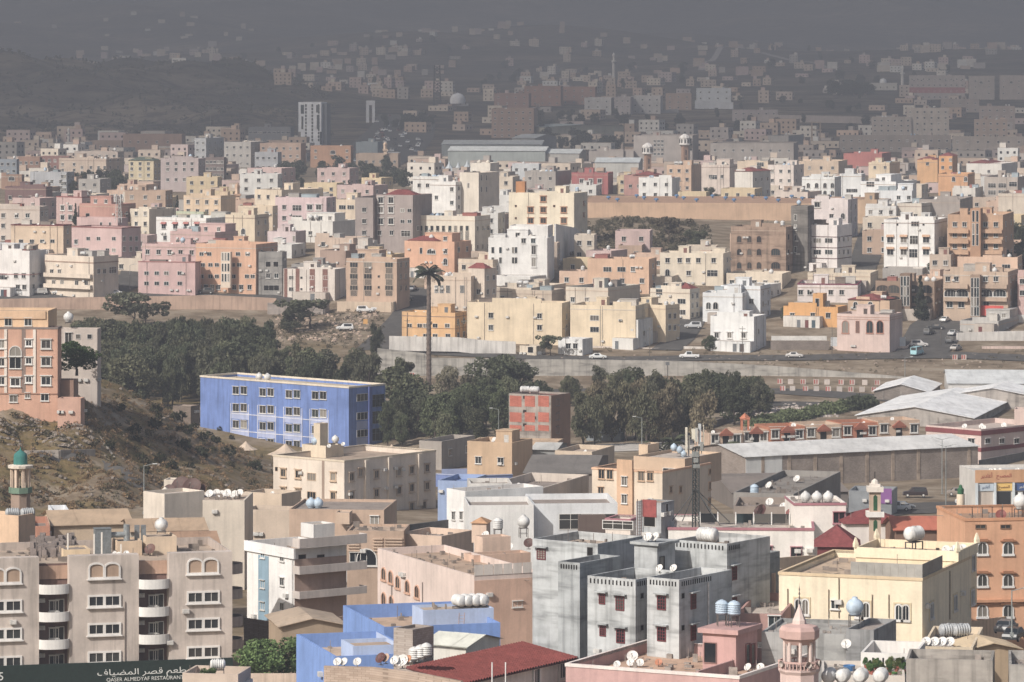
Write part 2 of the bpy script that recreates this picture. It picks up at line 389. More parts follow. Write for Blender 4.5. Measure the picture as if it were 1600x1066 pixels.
def grid(b, root, face, spec, fl, ph, fm, col):
    """'xs;ys;style' in photo pixels, or '#n style' for n even columns on every floor"""
    for sp in spec.split('|'):
        if sp[0] == '#':
            st = sp[-1] if sp[-1].isalpha() else 'p'; n = int(sp[1:].rstrip('psadwtgcqeoAv'))
            L = b.w if face == 'F' else b.d; ww, hh = SIZE[st]; ww = min(ww, L / (n + .4)); 
            fh = (b.H - ph * .6) / fl; hh = min(hh, fh * .62)
            joined = b.ppm < 6.5 or b.sub
            a, p = win_meshes(st, ww, hh, joined, fm)
            for i in range(n):
                for k in range(fl):
                    u = L * (i + .5) / n; z = b.H - ph * .6 - (k + .55) * fh - hh / 2
                    (lx, ly, lz), rz = b.place(face, u, z)
                    o = obj('window', a, root, (lx + b.ox, ly + b.oy, lz + b.oz), rz + b.orz, col)
                    if p is not None: obj('pane', p, o)
        else:
            xs, ys, st = sp.split(';'); xs = [float(q) for q in xs.split(',')]; ys = [float(q) for q in ys.split(',')]
            wh = st[1:].split('x') if len(st) > 1 else None
            add_windows(b, root, face, xs, ys, st[0], fm, b.ppm < 6.5 or b.sub, col, *(map(float, wh) if wh else ()))  if not wh else add_windows(b, root, face, xs, ys, st[0], fm, b.ppm < 6.5 or b.sub, col, float(wh[0]), float(wh[1]))
NAMES = {'h': ('house', 'house'), 'a': ('apartment_building', 'building'), 'w': ('warehouse', 'warehouse'), 's': ('school', 'building'), 'x': ('boundary_wall', 'wall')}
def B(label, xl, xc, xr, yt, yb, th=20, col='#d9c9b0', fl=None, F_=None, R_f=None, ph=.9, rc=None, trim=None, tanks=None, dish=None, room=None, name='h', mat='plaster', D=None, depth=None,
      fm='frame_white', wcol=None, skirt=7, group=None, auto=True, bal=None, bands=None, rcol=None, ac=0):
    D = D or Dg(yb)
    b = Block(xl, xc, xr, yt, yb, th, D, depth); b.sub = False; b.ox = b.oy = b.oz = b.orz = 0
    nm, cat = NAMES[name] if name in NAMES else name
    root = empty(nm, b.c, b.rz); tag(root, label, cat, group); b.root = root; b.label = label; b.ph = ph; b.wcol = col
    m, rm = shell(b, ph, skirt)
    m.build('wall', mat, root, col=col)
    rm.build('roof', 'roof_dust', root, col=rc or rng.choice(ROOFC))
    fl = fl or max(1, round(b.H / 3.4)); b.fl = fl
    if F_: grid(b, root, 'F', F_, fl, ph, fm, wcol)
    if R_f: grid(b, root, 'R', R_f, fl, ph, fm, wcol)
    if trim:
        q = MB(); e = .08
        for z0, z1 in [(b.H - .28, b.H + .05)]:
            q.box(-b.w - e, e, -e, .25, z0, z1); q.box(-b.w - e, -b.w + .25, .25, b.d + e, z0, z1); q.box(-.25, e, .25, b.d + e, z0, z1); q.box(-b.w + .25, -.25, b.d - .25, b.d + e, z0, z1)
        q.build('coping', 'plaster', root, col=trim)
    if bands:
        for z, hgt, bc in bands:
            q = MB(); e = .1
            q.box(-b.w - e, e, -e, 0, z, z + hgt); q.box(0, e, 0, b.d, z, z + hgt)
            q.build('string_course', 'plaster', root, col=bc)
    if bal:
        for f, x0, x1, ys, bc in bal: balcony(b, root, f, x0, x1, ys, bc)
    BL.append(b)
    if auto: clutter(b, tanks, dish, room)
    return b
def balcony(b, root, face, x0, x1, ys, bc, out=1.2, hh=1.0):
    u0, u1 = sorted((b.along(face, x0), b.along(face, x1))); L = b.w if face == 'F' else b.d; u0 = max(u0, .05); u1 = min(u1, L - .05)
    for y in ys:
        z = b.height(face, (u0 + u1) / 2, y) - .5; m = MB(); W = u1 - u0
        m.box(-W / 2, W / 2, -out, -.01, z - .15, z); m.box(-W / 2, W / 2, -out, -out + .12, z, z + hh); m.box(-W / 2, -W / 2 + .12, -out + .12, -.01, z, z + hh); m.box(W / 2 - .12, W / 2, -out + .12, -.01, z, z + hh)
        (lx, ly, _), rz = b.place(face, (u0 + u1) / 2, 0)
        m.build('balcony', 'plaster', root, (lx + b.ox, ly + b.oy, b.oz), rz, bc)
def wing(b, name, xl, xc, xr, yt, yb, th=None, col=None, ph=.6, on_roof=True, D=None, depth=None, F_=None, R_f=None, mat='plaster', rc=None, fl=1, fm='frame_white', wcol=None, base=None, skirt=.3):
    """another volume of the same building: on its roof (depth found from the foot row) or beside it"""
    if D is None:
        z = (b.H - b.ph) if base is None else base
        D = (CZ - (b.c.z + z)) * F / (yb - YH)
    k = Block(xl, xc, xr, yt, yb, math.degrees(b.th) if th is None else th, D, depth); k.sub = True
    dx, dy = k.c.x - b.c.x, k.c.y - b.c.y; ct, st = math.cos(-b.rz), math.sin(-b.rz)
    lp = (dx * ct - dy * st, dx * st + dy * ct, k.c.z - b.c.z); k.ox = k.oy = k.oz = 0; k.orz = 0; k.ph = ph
    m, rm = shell(k, ph, skirt, .18)
    o = m.build(name, mat, b.root, lp, k.rz - b.rz, col or b.wcol)
    rm.build('roof', 'roof_dust', o, col=rc or rng.choice(ROOFC))
    k.root = o
    if F_: grid(k, o, 'F', F_, fl, ph, fm, wcol)
    if R_f: grid(k, o, 'R', R_f, fl, ph, fm, wcol)
    return k

# ------------------------------------------------------------------ rooftop things
def _tank_v():
    m = MB(); pr = [(.05, 0), (.72, 0)]
    for k in range(5): z = .1 + k * .27; pr += [(.74, z), (.84, z + .07), (.84, z + .17), (.74, z + .22)]
    pr += [(.7, 1.5), (.45, 1.68), (.2, 1.74), (.001, 1.75)]; m.lathe(pr, 14); return m.mesh('water_tank', ['plastic_tank'], True)
def _tank_h():
    m = MB(); pr = [(.001, -1.15), (.45, -1.12), (.66, -1.0)]
    for k in range(6): x = -.9 + k * .32; pr += [(.66, x), (.78, x + .07), (.78, x + .17), (.66, x + .23)]
    pr += [(.66, 1.0), (.45, 1.12), (.001, 1.15)]; m.lathe(pr, 14, (0, 0, .85), 'x'); return m.mesh('water_tank', ['plastic_tank'], True)
def _tank_s():
    m = MB(); pr = [(.001, 0), (.6, .04)] 
    for i in range(1, 10): a = -1.2 + i * .27; pr += [(1.0 * math.cos(a), .95 + .95 * math.sin(a))]
    pr += [(.32, 1.88), (.3, 1.98), (.001, 2.0)]; m.lathe(pr, 16); return m.mesh('water_tank', ['plastic_tank'], True)
TM = {'v': _tank_v(), 'h': _tank_h(), 's': _tank_s()}
def _lid(r, z): m = MB(); m.lathe([(r, z), (r, z + .09), (.001, z + .12)], 10); return m.mesh('lid', ['plastic_tank'])
LM = {'v': _lid(.24, 1.7), 'h': _lid(.22, 1.55), 's': _lid(.3, 1.97)}
def _stand(rx, ry, h, inset=.0):
    m = MB()
    for x in (-rx, rx):
        for y in (-ry, ry): m.box(x - .05, x + .05, y - .05, y + .05, -h, .02)
    m.box(-rx - .05, rx + .05, -ry - .05, ry + .05, -.06, .0)
    m.box(-rx, rx, -ry - .03, -ry + .03, -h * .6, -h * .6 + .06); m.box(-rx, rx, ry - .03, ry + .03, -h * .6, -h * .6 + .06); return m.mesh('stand', ['metal_paint'])
SM = {('v', 0): _stand(.55, .55, .3), ('h', 0): _stand(.9, .45, .35), ('s', 0): _stand(.6, .6, .35), ('v', 1): _stand(.55, .55, 1.5), ('h', 1): _stand(.9, .45, 1.4), ('s', 1): _stand(.6, .6, 1.5)}
TCOL = {'white': '#d9d8d5', 'pale blue': '#b3cbe0', 'grey': '#a9adb0', 'cream': '#ddd3be'}
def tank(p, label, kind='v', colr='white', s_=1.0, tall=0, rz=None, group='rooftop water tanks'):
    s = s_ * .72
    hh = (.3 if kind == 'v' else .35) if not tall else (1.5 if kind != 'h' else 1.4)
    o = obj('water_tank', TM[kind], None, (p[0], p[1], p[2] + hh * s), rng.uniform(-.4, .4) if rz is None else rz, TCOL[colr]); o.scale = (s, s, s)
    tag(o, label, 'water tank', group)
    obj('lid', LM[kind], o, col=TCOL[colr]); obj('stand', SM[(kind, tall)], o, col='#6b625c'); return o
def _dish(r):
    m = MB(); n = 14; dep = r * .22
    pr = [(.001, dep), (r * .5, dep * .75), (r * .85, dep * .27), (r, 0)]
    m.lathe([(a, b) for a, b in pr], n, (0, 0, 0), 'y'); m.lathe([(a, b + .03) for a, b in pr[::-1]], n, (0, 0, 0), 'y')
    return m.mesh('satellite_dish', ['metal_paint'], True)
DM = {}
def dish(p, label, r=.5, colr='#dedad4', rz=None, tilt=35, group='rooftop satellite dishes', hz=None):
    r *= .72; k = round(r, 2)
    if k not in DM:
        a = MB(); a.tube((0, r * .05, -r * .95), (0, -r * .85, -r * .1), .018 + r * .012, 5); a.box(-.04 - r * .02, .04 + r * .02, -r * .85 - .08, -r * .85 + .02, -r * .16, -r * .04)
        s_ = MB(); s_.tube((0, 0, -r * 1.25), (0, 0, 0), .03 + .03 * r, 6); s_.box(-r * .4, r * .4, -r * .4, r * .4, -r * 1.25 - .03, -r * 1.25)
        DM[k] = (_dish(r), a.mesh('feed_arm', ['metal_paint']), s_.mesh('mast', ['metal_paint']))
    d, a, s_ = DM[k]; rz = rng.uniform(-.9, -.1) if rz is None else rz
    root = empty('satellite_dish', (p[0], p[1], p[2] + (r * 1.25 if hz is None else hz)), rz)
    tag(root, label, 'satellite dish', group)
    q = obj('reflector', d, root, col=colr); q.rotation_euler = (-R_(tilt), 0, 0); f = obj('feed_arm', a, root, col='#77726c'); f.rotation_euler = (-R_(tilt), 0, 0)
    obj('mast', s_, root, (0, r * .2, 0), col='#77726c'); return root
ORD = {1: [''], 2: ['left-hand ', 'right-hand '], 3: ['leftmost ', 'middle ', 'rightmost '], 4: ['leftmost ', 'second ', 'third ', 'fourth '], 5: ['leftmost ', 'second ', 'third ', 'fourth ', 'fifth '], 6: ['leftmost ', 'second ', 'third ', 'fourth ', 'fifth ', 'sixth ']}
_room = {}
DOORM = None
def stair_room(b, x, y, w, d, h, col, cap=None):
    m = MB(); z = b.H - b.ph; m.box(-w / 2, w / 2, -d / 2, d / 2, 0, h); o = m.build('stair_room', 'plaster', b.root, (x, y, z + .004), 0, col)
    c = MB(); c.box(-w / 2 - .12, w / 2 + .12, -d / 2 - .12, d / 2 + .12, h + .002, h + .2); c.build('roof_slab', 'plaster', o, col=cap or col)
    global DOORM
    if DOORM is None: q = MB(); q.box(-.5, .5, -.03, .0, 0, 2.0); q.box(-.58, .58, -.06, -.0, 2.0, 2.08); DOORM = q.mesh('door', ['metal_paint'])
    obj('door', DOORM, o, (w * .15, -d / 2 - .004, 0), 0, rng.choice(['#5a4a40', '#70757a', '#8b5a48', '#c9c4bb'])); return o
def roof_tanks(b, spots, colr='white', kind='v', s=1.0, tall=0, extra_z=0, noun='roof of the '):
    """spots: local roof positions; labels say which of them"""
    spots = sorted(spots, key=lambda q: b.loc(q[0], q[1]).x); n = len(spots)
    for i, q in enumerate(spots):
        p = b.loc(q[0], q[1], b.H - b.ph + extra_z); tank(p, f'{ORD[min(n,6)][i]}{colr} water tank on the {b.label}', kind, colr, s, tall)
def roof_dishes(b, spots, r=.5, colr='#dedad4', word='white'):
    spots = sorted(spots, key=lambda q: b.loc(q[0], q[1]).x); n = len(spots)
    for i, q in enumerate(spots):
        p = b.loc(q[0], q[1], b.H - b.ph); dish(p, f'{ORD[min(n,6)][i]}{word} dish on the {b.label}', r, colr)
ACM = None
def ac_units(b, n):
    global ACM
    if ACM is None: q = MB(); q.box(-.4, .4, -.45, -.01, 0, .5); q.box(-.33, .33, -.47, -.45, .08, .42); ACM = q.mesh('ac_unit', ['metal_paint'])
    for _ in range(n):
        f = 'F' if rng.random() < .7 else 'R'; L = b.w if f == 'F' else b.d; fh = b.H / max(b.fl, 1)
        (x, y, z), rz = b.place(f, rng.uniform(.08, .92) * L, b.H - b.ph * .6 - (rng.randrange(max(b.fl, 1)) + .62) * fh)
        obj('ac_unit', ACM, b.root, (x, y, z), rz, '#cfccc6')
def clutter(b, tanks, nd, room):
    far = b.D > 2100; b.label = b.root['label']
    if room is None: room = rng.random() < (.6 if b.w * b.d > 70 else .25)
    taken = []
    if room and b.w > 6 and b.d > 5:
        w, d = rng.uniform(2.8, 4.2), rng.uniform(2.6, min(3.8, b.d * .5)); x = -b.w * rng.uniform(.25, .75); y = b.d * rng.uniform(.45, .62)
        stair_room(b, x, y, w, d, rng.uniform(2.3, 2.8), b.wcol); taken.append((x, y, w * .5 + 1, d * .5 + 1))
    if tanks is None: tanks = rng.choice([0, 1, 1, 2, 2, 3]) if not far else rng.choice([0, 0, 1, 2])
    def spot(mx=.9):
        for _ in range(12):
            x = -b.w * rng.uniform(.1, .9); y = b.d * rng.uniform(.12, .8)
            x = min(max(x, -b.w + 1.2), -1.2); y = min(max(y, 1.2), max(1.2, b.d - 1.2))
            if all(abs(x - q[0]) > q[2] + .6 or abs(y - q[1]) > q[3] + .6 for q in taken): taken.append((x, y, mx, mx)); return (x, y)
        return None
    if tanks:
        s0 = spot(); 
        if s0:
            sp = [s0]; 
            for k in range(1, tanks):
                x = s0[0] + k * 2.0
                if x < -1.0 and all(abs(x - q[0]) > q[2] + .5 or abs(s0[1] - q[1]) > q[3] + .5 for q in taken if q[:2] != s0): sp.append((x, s0[1] + rng.uniform(-.2, .2)))
            for q in sp[1:]: taken.append((*q, .9, .9))
            roof_tanks(b, sp, rng.choice(['white', 'white', 'white', 'pale blue', 'cream']), rng.choice('vvshs'), rng.uniform(.85, 1.1), rng.choice([0, 1]))
    if nd is None: nd = rng.choice([0, 1, 1, 2]) if not far else 0
    sp = [q for q in (spot(.5) for _ in range(nd)) if q]
    if sp: roof_dishes(b, sp, rng.choice([.5, .6, .6, .8]))
    if b.D < 1500: ac_units(b, rng.choice([2, 3, 4, 6]))
    if 1000 < b.D < 2000 and b.w > 8:
        for _ in range(rng.choice([1, 2, 2, 3])):
            w, d, h = rng.uniform(2, b.w * .3), rng.uniform(1.6, min(3.5, b.d * .4)), rng.uniform(.9, 2.3)
            for _t in range(10):
                x = -rng.uniform(w / 2 + .4, b.w - w / 2 - .4); y = rng.uniform(b.d * .35, max(b.d * .36, b.d - d / 2 - .4))
                if all(abs(x - q[0]) > q[2] + w / 2 or abs(y - q[1]) > q[3] + d / 2 for q in taken):
                    taken.append((x, y, w / 2, d / 2)); q = MB(); q.box(-w / 2, w / 2, -d / 2, d / 2, 0, h); q.box(-w / 2 - .1, w / 2 + .1, -d / 2 - .1, d / 2 + .1, h + .002, h + .1)
                    q.build('roof_shed', rng.choice(['plaster', 'sheet_metal', 'blockwork']), b.root, (x, y, b.H - b.ph + .005), 0, rng.choice([b.wcol, '#b9b4ac', '#9fb0b8', '#c9c2b6', '#8d7f72', '#a8614f'])); break
        if rng.random() < .6:
            W = b.w * rng.uniform(.2, .55); x0 = -rng.uniform(W, b.w); hh = rng.uniform(.4, 1.3); q = MB(); q.box(x0, x0 + W, .0, .24, b.H + .002, b.H + hh); q.build('raised_parapet', 'plaster', b.root, col=b.wcol)
        if rng.random() < .4 and b.d > 8 and b.w > 9 and not room:
            W = b.w * rng.uniform(.35, .65); x0 = -rng.uniform(W + .4, b.w - .4) if b.w - .4 > W + .4 else -W - .4; y0 = b.d * rng.uniform(.4, .55); hh = 2.9; q = MB(); q.box(x0, x0 + W, y0, b.d - .3, b.H - b.ph + .003, b.H - b.ph + hh); q.box(x0 - .12, x0 + W + .12, y0 - .12, b.d - .18, b.H - b.ph + hh + .002, b.H - b.ph + hh + .25)
            up = q.build('setback_storey', 'plaster', b.root, col=b.wcol)
            for k in range(max(1, int(W / 3.2))): obj('window', win_meshes('p', 1.1, 1.1, True, 'frame_white')[0], up, (x0 + W * (k + .5) / max(1, int(W / 3.2)), y0, b.H - b.ph + .9))
        if b.D < 1700 and rng.random() < .55:        # low yard annex along the street front
            W = b.w * rng.uniform(.4, .98); x0 = -rng.uniform(W, b.w); hh = rng.uniform(2.2, 3.1); q = MB(); q.box(x0, x0 + W, -3.2, -.02, -4, hh); an = q.build('yard_annex', rng.choice(['plaster', 'stucco_worn']), b.root, col=rng.choice([b.wcol, '#d6cfc4', '#c9b8a2', '#bfae98']))
            q = MB(); q.face([(x0 + .2, -3.0, hh + .01), (x0 + W - .2, -3.0, hh + .01), (x0 + W - .2, -.1, hh + .01), (x0 + .2, -.1, hh + .01)]); q.build('roof', 'roof_dust', an, col='#b5a48e')
            for _k in range(rng.choice([1, 2, 3])): obj('door', DOORM, an, (x0 + W * rng.uniform(.1, .9), -3.205, 0), 0, rng.choice(['#5a4a40', '#70757a', '#7a3a34', '#3f5a66'])) if DOORM else None
        for _ in range(rng.choice([0, 1, 2])):
            q = MB(); hgt = rng.uniform(1.5, 3.5); q.tube((0, 0, 0), (0, 0, hgt), .04, 4); q.box(-.5, .5, -.02, .02, hgt * .9, hgt * .9 + .04); q.build('aerial', 'metal_paint', b.root, (-b.w * rng.uniform(.1, .9), b.d * rng.uniform(.2, .8), b.H - b.ph), rng.uniform(0, 3), '#6d6862')
        if rng.random() < .5:
            z = b.H - b.ph - rng.uniform(.1, .4); q = MB(); q.box(-b.w - .06, .06, -.08, 0, z, z + .16); q.box(0, .08, 0, b.d, z, z + .16); q.build('string_course', 'plaster', b.root, col=rng.choice(['#b9a48c', '#cfc6b8', '#9a7f6c', '#c9b090']))
        for _ in range(rng.choice([0, 1, 2, 3])):
            f = rng.choice('FFR'); L = b.w if f == 'F' else b.d; (x, y, _z), rz = b.place(f, L * rng.uniform(.05, .95), 0); q = MB(); q.tube((0, -.09, 0), (0, -.09, b.H - .2), .055, 5); q.build('pipe', 'metal_paint', b.root, (x, y, 0), rz, rng.choice(['#8a7d70', '#a89a8a', '#6f665e']))

# ------------------------------------------------------------------ trees
def crown_mesh(name, seed, kind):
    r = np.random.default_rng(seed); V = []; Fc = []
    if kind == 'round': n, cl, H0, H1, RX = 3200, 26, 2.0, 9.0, 4.4
    elif kind == 'gum': n, cl, H0, H1, RX = 3000, 30, 3.0, 13.0, 3.5
    elif kind == 'acacia': n, cl, H0, H1, RX = 1500, 16, 2.6, 6.0, 4.6
    elif kind == 'cypress': n, cl, H0, H1, RX = 1800, 30, .8, 11.0, 1.7
    else: n, cl, H0, H1, RX = 700, 8, .2, 1.8, 1.5
    cs = []
    for i in range(cl):
        t = (i + .5) / cl; a = r.uniform(0, 6.28)
        if kind == 'round': z = H0 + (H1 - H0) * t; rad = RX * math.sqrt(max(.05, 1 - ((t - .42) / .62) ** 2)) * r.uniform(.35, .9); cr = r.uniform(1.1, 2.0)
        elif kind == 'gum': z = H0 + (H1 - H0) * t; rad = RX * (1 - .55 * abs(t - .45)) * r.uniform(.25, .9); cr = r.uniform(.8, 1.5)
        elif kind == 'acacia': z = H0 + (H1 - H0) * (1 - r.uniform(0, 1) ** 2 * .8); rad = RX * r.uniform(.1, 1); cr = r.uniform(.7, 1.3)
        elif kind == 'cypress': z = H0 + (H1 - H0) * t; rad = RX * (1 - t) * .6; cr = max(.35, RX * (1 - t) * .75)
        else: z = H0 + r.uniform(.2, .8) * (H1 - H0); rad = RX * r.uniform(.1, .75); cr = r.uniform(.4, .7)
        cs.append((rad * math.cos(a), rad * math.sin(a), z, cr))
    w = np.array([c[3] ** 2 for c in cs]); w /= w.sum(); pick = r.choice(len(cs), n, p=w)
    ls = {'bush': .16}.get(kind, .3)
    for k in pick:
        cx, cy_, cz_, cr = cs[k]; d = r.normal(size=3); d /= np.linalg.norm(d); q = cr * r.uniform(.45, 1.0) ** .5
        p = np.array([cx, cy_, cz_]) + d * q * np.array([1, 1, .8])
        if kind == 'gum': p[2] -= abs(r.normal()) * .7
        u = r.normal(size=3) + d * .6; 
        if kind == 'gum': u = np.array([u[0] * .4, u[1] * .4, -1.0 + .3 * u[2]])
        u /= np.linalg.norm(u); v = np.cross(u, r.normal(size=3)); v /= np.linalg.norm(v)
        s1 = ls * r.uniform(.6, 1.35) * (1.5 if kind == 'gum' else 1); s2 = ls * r.uniform(.5, 1.0) * (.75 if kind == 'gum' else 1)
        b = len(V); V += [tuple(p - u * s1), tuple(p + v * s2), tuple(p + u * s1), tuple(p - v * s2)]; Fc.append((b, b + 1, b + 2, b + 3))
    me = bpy.data.meshes.new(name); me.from_pydata(V, [], Fc); me.materials.append(M['foliage']); me.update(); return me, cs
def trunk_mesh(seed, kind, cs):
    r = random.Random(seed); m = MB(); top = {'round': 4.5, 'gum': 9.0, 'acacia': 3.4, 'cypress': 8.0, 'bush': .5}[kind]; rad = {'round': .32, 'gum': .26, 'acacia': .22, 'cypress': .18, 'bush': .06}[kind]
    p = Vector((0, 0, -.6)); k = 6
    for i in range(k):
        q = Vector((r.uniform(-.18, .18) * top / 5, r.uniform(-.18, .18) * top / 5, -.6 + (top + .6) * (i + 1) / k)); m.tube(p, q, rad * (1 - .7 * i / k), 7, 0, rad * (1 - .7 * (i + 1) / k)); p = q
    for c in cs[::2]:
        h = min(top * .95, max(.4, c[2] * .55)); m.tube((0, 0, h), (c[0], c[1], c[2]), rad * .32, 5, 0, rad * .1)
    return m.mesh('trunk', ['bark'])
TREES = {}
for kd, ns in (('round', 3), ('gum', 3), ('acacia', 2), ('cypress', 1), ('bush', 3)):
    TREES[kd] = []
    for i in range(ns):
        cme, cs = crown_mesh('crown', 50 + i * 7 + len(kd), kd); TREES[kd].append((cme, trunk_mesh(i + 3, kd, cs)))
HT = {'round': 10.0, 'gum': 14.0, 'acacia': 6.8, 'cypress': 12.0, 'bush': 2.2}
def tree(px, py, h, kd, label, group=None, col='#4a5238', wide=1.0, name='tree', D=None, p=None, cat='tree', bark='#5d5046'):
    if p is None:
        if D is None: p = G(px, py)
        else: X = (px - 800) / F * D; p = Vector((X, D, tz(X, D)))
    c, t_ = TREES[kd][rng.randrange(len(TREES[kd]))]; s = h / HT[kd]
    root = empty(name, p, rng.uniform(0, 6.28)); tag(root, label, cat, group)
    a = obj('crown', c, root, col=col); b_ = obj('trunk', t_, root, col=bark)
    for o in (a, b_): o.scale = (s * wide, s * wide, s)
    return root
def palm(p, label, h, crown_r=3.0, n=26, col='#56603f', trunk_r=.3, droop=1.0, cat='palm tree', name='palm_tree', bark='#6e5b4a', skirt=False, seed=1):
    r = random.Random(seed); root = empty(name, p); tag(root, label, cat)
    m = MB(); k = max(8, int(h / 1.2)); pr = []
    for i in range(k + 1):
        z = -.6 + (h + .6) * i / k; pr += [(trunk_r * (1.12 - .25 * i / k), z), (trunk_r * (.98 - .25 * i / k), z + (h / k) * .55)]
    m.lathe(pr[:-1], 10); m.build('trunk', 'bark', root, col=bark)
    for i in range(n):
        q = MB(); el = R_(r.uniform(-25, 75)); L = crown_r * r.uniform(.85, 1.12); pts = []; seg = 7
        x, z = .1, 0; a = el
        for j in range(seg + 1):
            pts.append((x, z)); x += L / seg * math.cos(a); z += L / seg * math.sin(a); a -= droop * .24 * (.6 + j * .16)
        for j in range(seg):
            (x0, z0), (x1, z1) = pts[j], pts[j + 1]; q.tube((x0, 0, z0), (x1, 0, z1), .04, 4, 0, .03)
            for e in range(3):
                tt = (e + .5) / 3; xx = x0 + (x1 - x0) * tt; zz = z0 + (z1 - z0) * tt; ll = L * .24 * (1 - .75 * abs((j + tt) / seg - .45)); wv = L * .035
                for sgn in (-1, 1): q.face([(xx - wv, 0, zz), (xx + wv, 0, zz), (xx + wv + ll * .35, sgn * ll, zz - ll * .45), (xx + ll * .25, sgn * ll, zz - ll * .5)])
        q.build('frond', 'foliage', root, (0, 0, h), 6.28318 * i / n + r.uniform(-.1, .1), col)
    return root
# ------------------------------------------------------------------ vehicles
def _car(kind):
    L = {'sedan': 4.6, 'suv': 4.7, 'pickup': 5.2, 'van': 5.6}[kind]; h = L / 2; W = .88
    if kind == 'sedan': top = [(-h, .62, 0), (-h + .15, .9, 0), (-h + .75, 1.0, 0), (-h + 1.35, .98, 1.42), (.55, .95, 1.45), (1.25, .94, 0), (h - .2, .8, 0), (h, .6, 0)]
    elif kind == 'suv': top = [(-h, .7, 0), (-h + .08, 1.05, 0), (-h + .3, 1.08, 1.74), (.45, 1.05, 1.78), (1.2, 1.05, 0), (h - .2, .95, 0), (h, .7, 0)]
    elif kind == 'pickup': top = [(-h, .7, 0), (-h + .04, 1.05, 0), (-.75, 1.05, 0), (-.7, 1.05, 1.72), (.75, 1.02, 1.74), (1.35, 1.02, 0), (h - .2, .95, 0), (h, .7, 0)]
    else: top = [(-h, .7, 0), (-h + .05, 1.3, 0), (-h + .12, 1.32, 2.2), (1.4, 1.3, 2.25), (2.05, 1.2, 0), (h - .1, 1.0, 0), (h, .7, 0)]
    m = MB(); g = MB(); rings = []
    for x, zb, zr in top:
        k = .97 if abs(x) > h - .1 else 1.0; tw = .7 if kind != 'van' else .8
        zt = zr if zr else zb; ww = tw if zr else W * k * .93
        rings.append([(x, -W * k * .92, .32), (x, -W * k, .55), (x, -W * k, zb - .06 if zb > .62 else zb), (x, -ww, zt), (x, ww, zt), (x, W * k, zb - .06 if zb > .62 else zb), (x, W * k, .55), (x, W * k * .92, .32)])
    for a, b in zip(rings, rings[1:]):
        for i in range(7): m.face([a[i], b[i], b[i + 1], a[i + 1]][::-1])
        m.face([a[7], b[7], b[0], a[0]][::-1])
    m.face(rings[0][::-1][::-1]); m.face(rings[-1][::-1])
    # glazing: inset quads lifted 8 mm off the cabin
    for (a, b), (ta, tb) in zip(zip(rings, rings[1:]), zip(top, top[1:])):
        if ta[2] or tb[2]:
            for i, j in ((2, 3), (5, 4)):
                sg = -1 if i == 2 else 1
                q = [Vector(a[i]), Vector(b[i]), Vector(b[j]), Vector(a[j])]; c = sum(q, Vector()) / 4
                if ta[2] and tb[2]:
                    q = [c + (v - c) * .84 + Vector((0, sg * .012, 0.004)) for v in q]; g.face(q if sg < 0 else q[::-1])
                    g_split = None
            if not (ta[2] and tb[2]):
                q = [Vector(a[3]), Vector(b[3]), Vector(b[4]), Vector(a[4])]; c = sum(q, Vector()) / 4; nrm = (q[1] - q[0]).cross(q[2] - q[0]).normalized(); nrm = nrm if nrm.z > 0 else -nrm
                q = [c + (v - c) * .86 + nrm * .012 for v in q]; g.face(q)
    if kind == 'pickup':
        bed = MB(); bed.box(-h + .15, -.85, -.72, .72, 1.052, 1.058); bedm = bed.mesh('load_bed', ['rubber'])
    else: bedm = None
    wv = MB(); wv.lathe([(.001, -.11), (.24, -.11), (.33, -.09), (.34, 0), (.33, .09), (.24, .11), (.001, .11)], 12, (0, 0, 0), 'y')
    rm = MB(); rm.lathe([(.001, -.125), (.2, -.118), (.21, -.1)], 10, (0, 0, 0), 'y'); rm.lathe([(.21, .1), (.2, .118), (.001, .125)], 10, (0, 0, 0), 'y')
    hl = MB(); hl.box(-.02, .02, -.16, .16, -.08, .08)
    return dict(body=m.mesh('body', ['paint_gloss']), glass=g.mesh('glazing', ['window_glass']), wheel=wv.mesh('wheel', ['rubber']), rim=rm.mesh('rim', ['frame_white']), hl=hl.mesh('headlight', ['lamp_lens']), h=h, bed=bedm)
CARS = {k: _car(k) for k in ('sedan', 'suv', 'pickup', 'van')}
def car(p, rz, kind, colr, label, group='parked cars', detail=True):
    c = CARS[kind]; root = empty({'pickup': 'pickup_truck', 'van': 'van'}.get(kind, 'car'), p, rz); tag(root, label, {'pickup': 'pickup', 'van': 'van'}.get(kind, 'car'), group)
    obj('body', c['body'], root, col=colr); obj('glazing', c['glass'], root)
    if detail:
        if c['bed']: obj('load_bed', c['bed'], root)
        for x in (-c['h'] + .85, c['h'] - .85):
            for y in (-.8, .8): w = obj('wheel', c['wheel'], root, (x, y, .34)); obj('rim', c['rim'], w)
        for y in (-.6, .6): obj('headlight', c['hl'], root, (c['h'] - .0, y, .68))
    return root
# ------------------------------------------------------------------ street furniture
def street_lamp(p, h, label, arms=1, rz=0, col='#8d9391', group='street lamps'):
    root = empty('street_lamp', p, rz); tag(root, label, 'street lamp', group)
    m = MB(); m.tube((0, 0, -.5), (0, 0, h), .11, 8, 0, .06); m.box(-.2, .2, -.2, .2, -.3, .12); m.build('pole', 'metal_paint', root, col=col)
    for k in range(arms):
        s = 1 if k == 0 else -1; a = MB(); a.tube((0, 0, h - .1), (s * 1.4, 0, h + .25), .05, 6); ao = a.build('arm', 'metal_paint', root, col=col)
        b = MB(); b.prism([(s * 1.3, -.13), (s * 2.0, -.1), (s * 2.0, .1), (s * 1.3, .13)] if s > 0 else [(s * 1.3, .13), (s * 2.0, .1), (s * 2.0, -.1), (s * 1.3, -.13)], h + .18, h + .32); b.build('lamp_head', 'metal_paint', ao, col='#c8cac8')
    return root
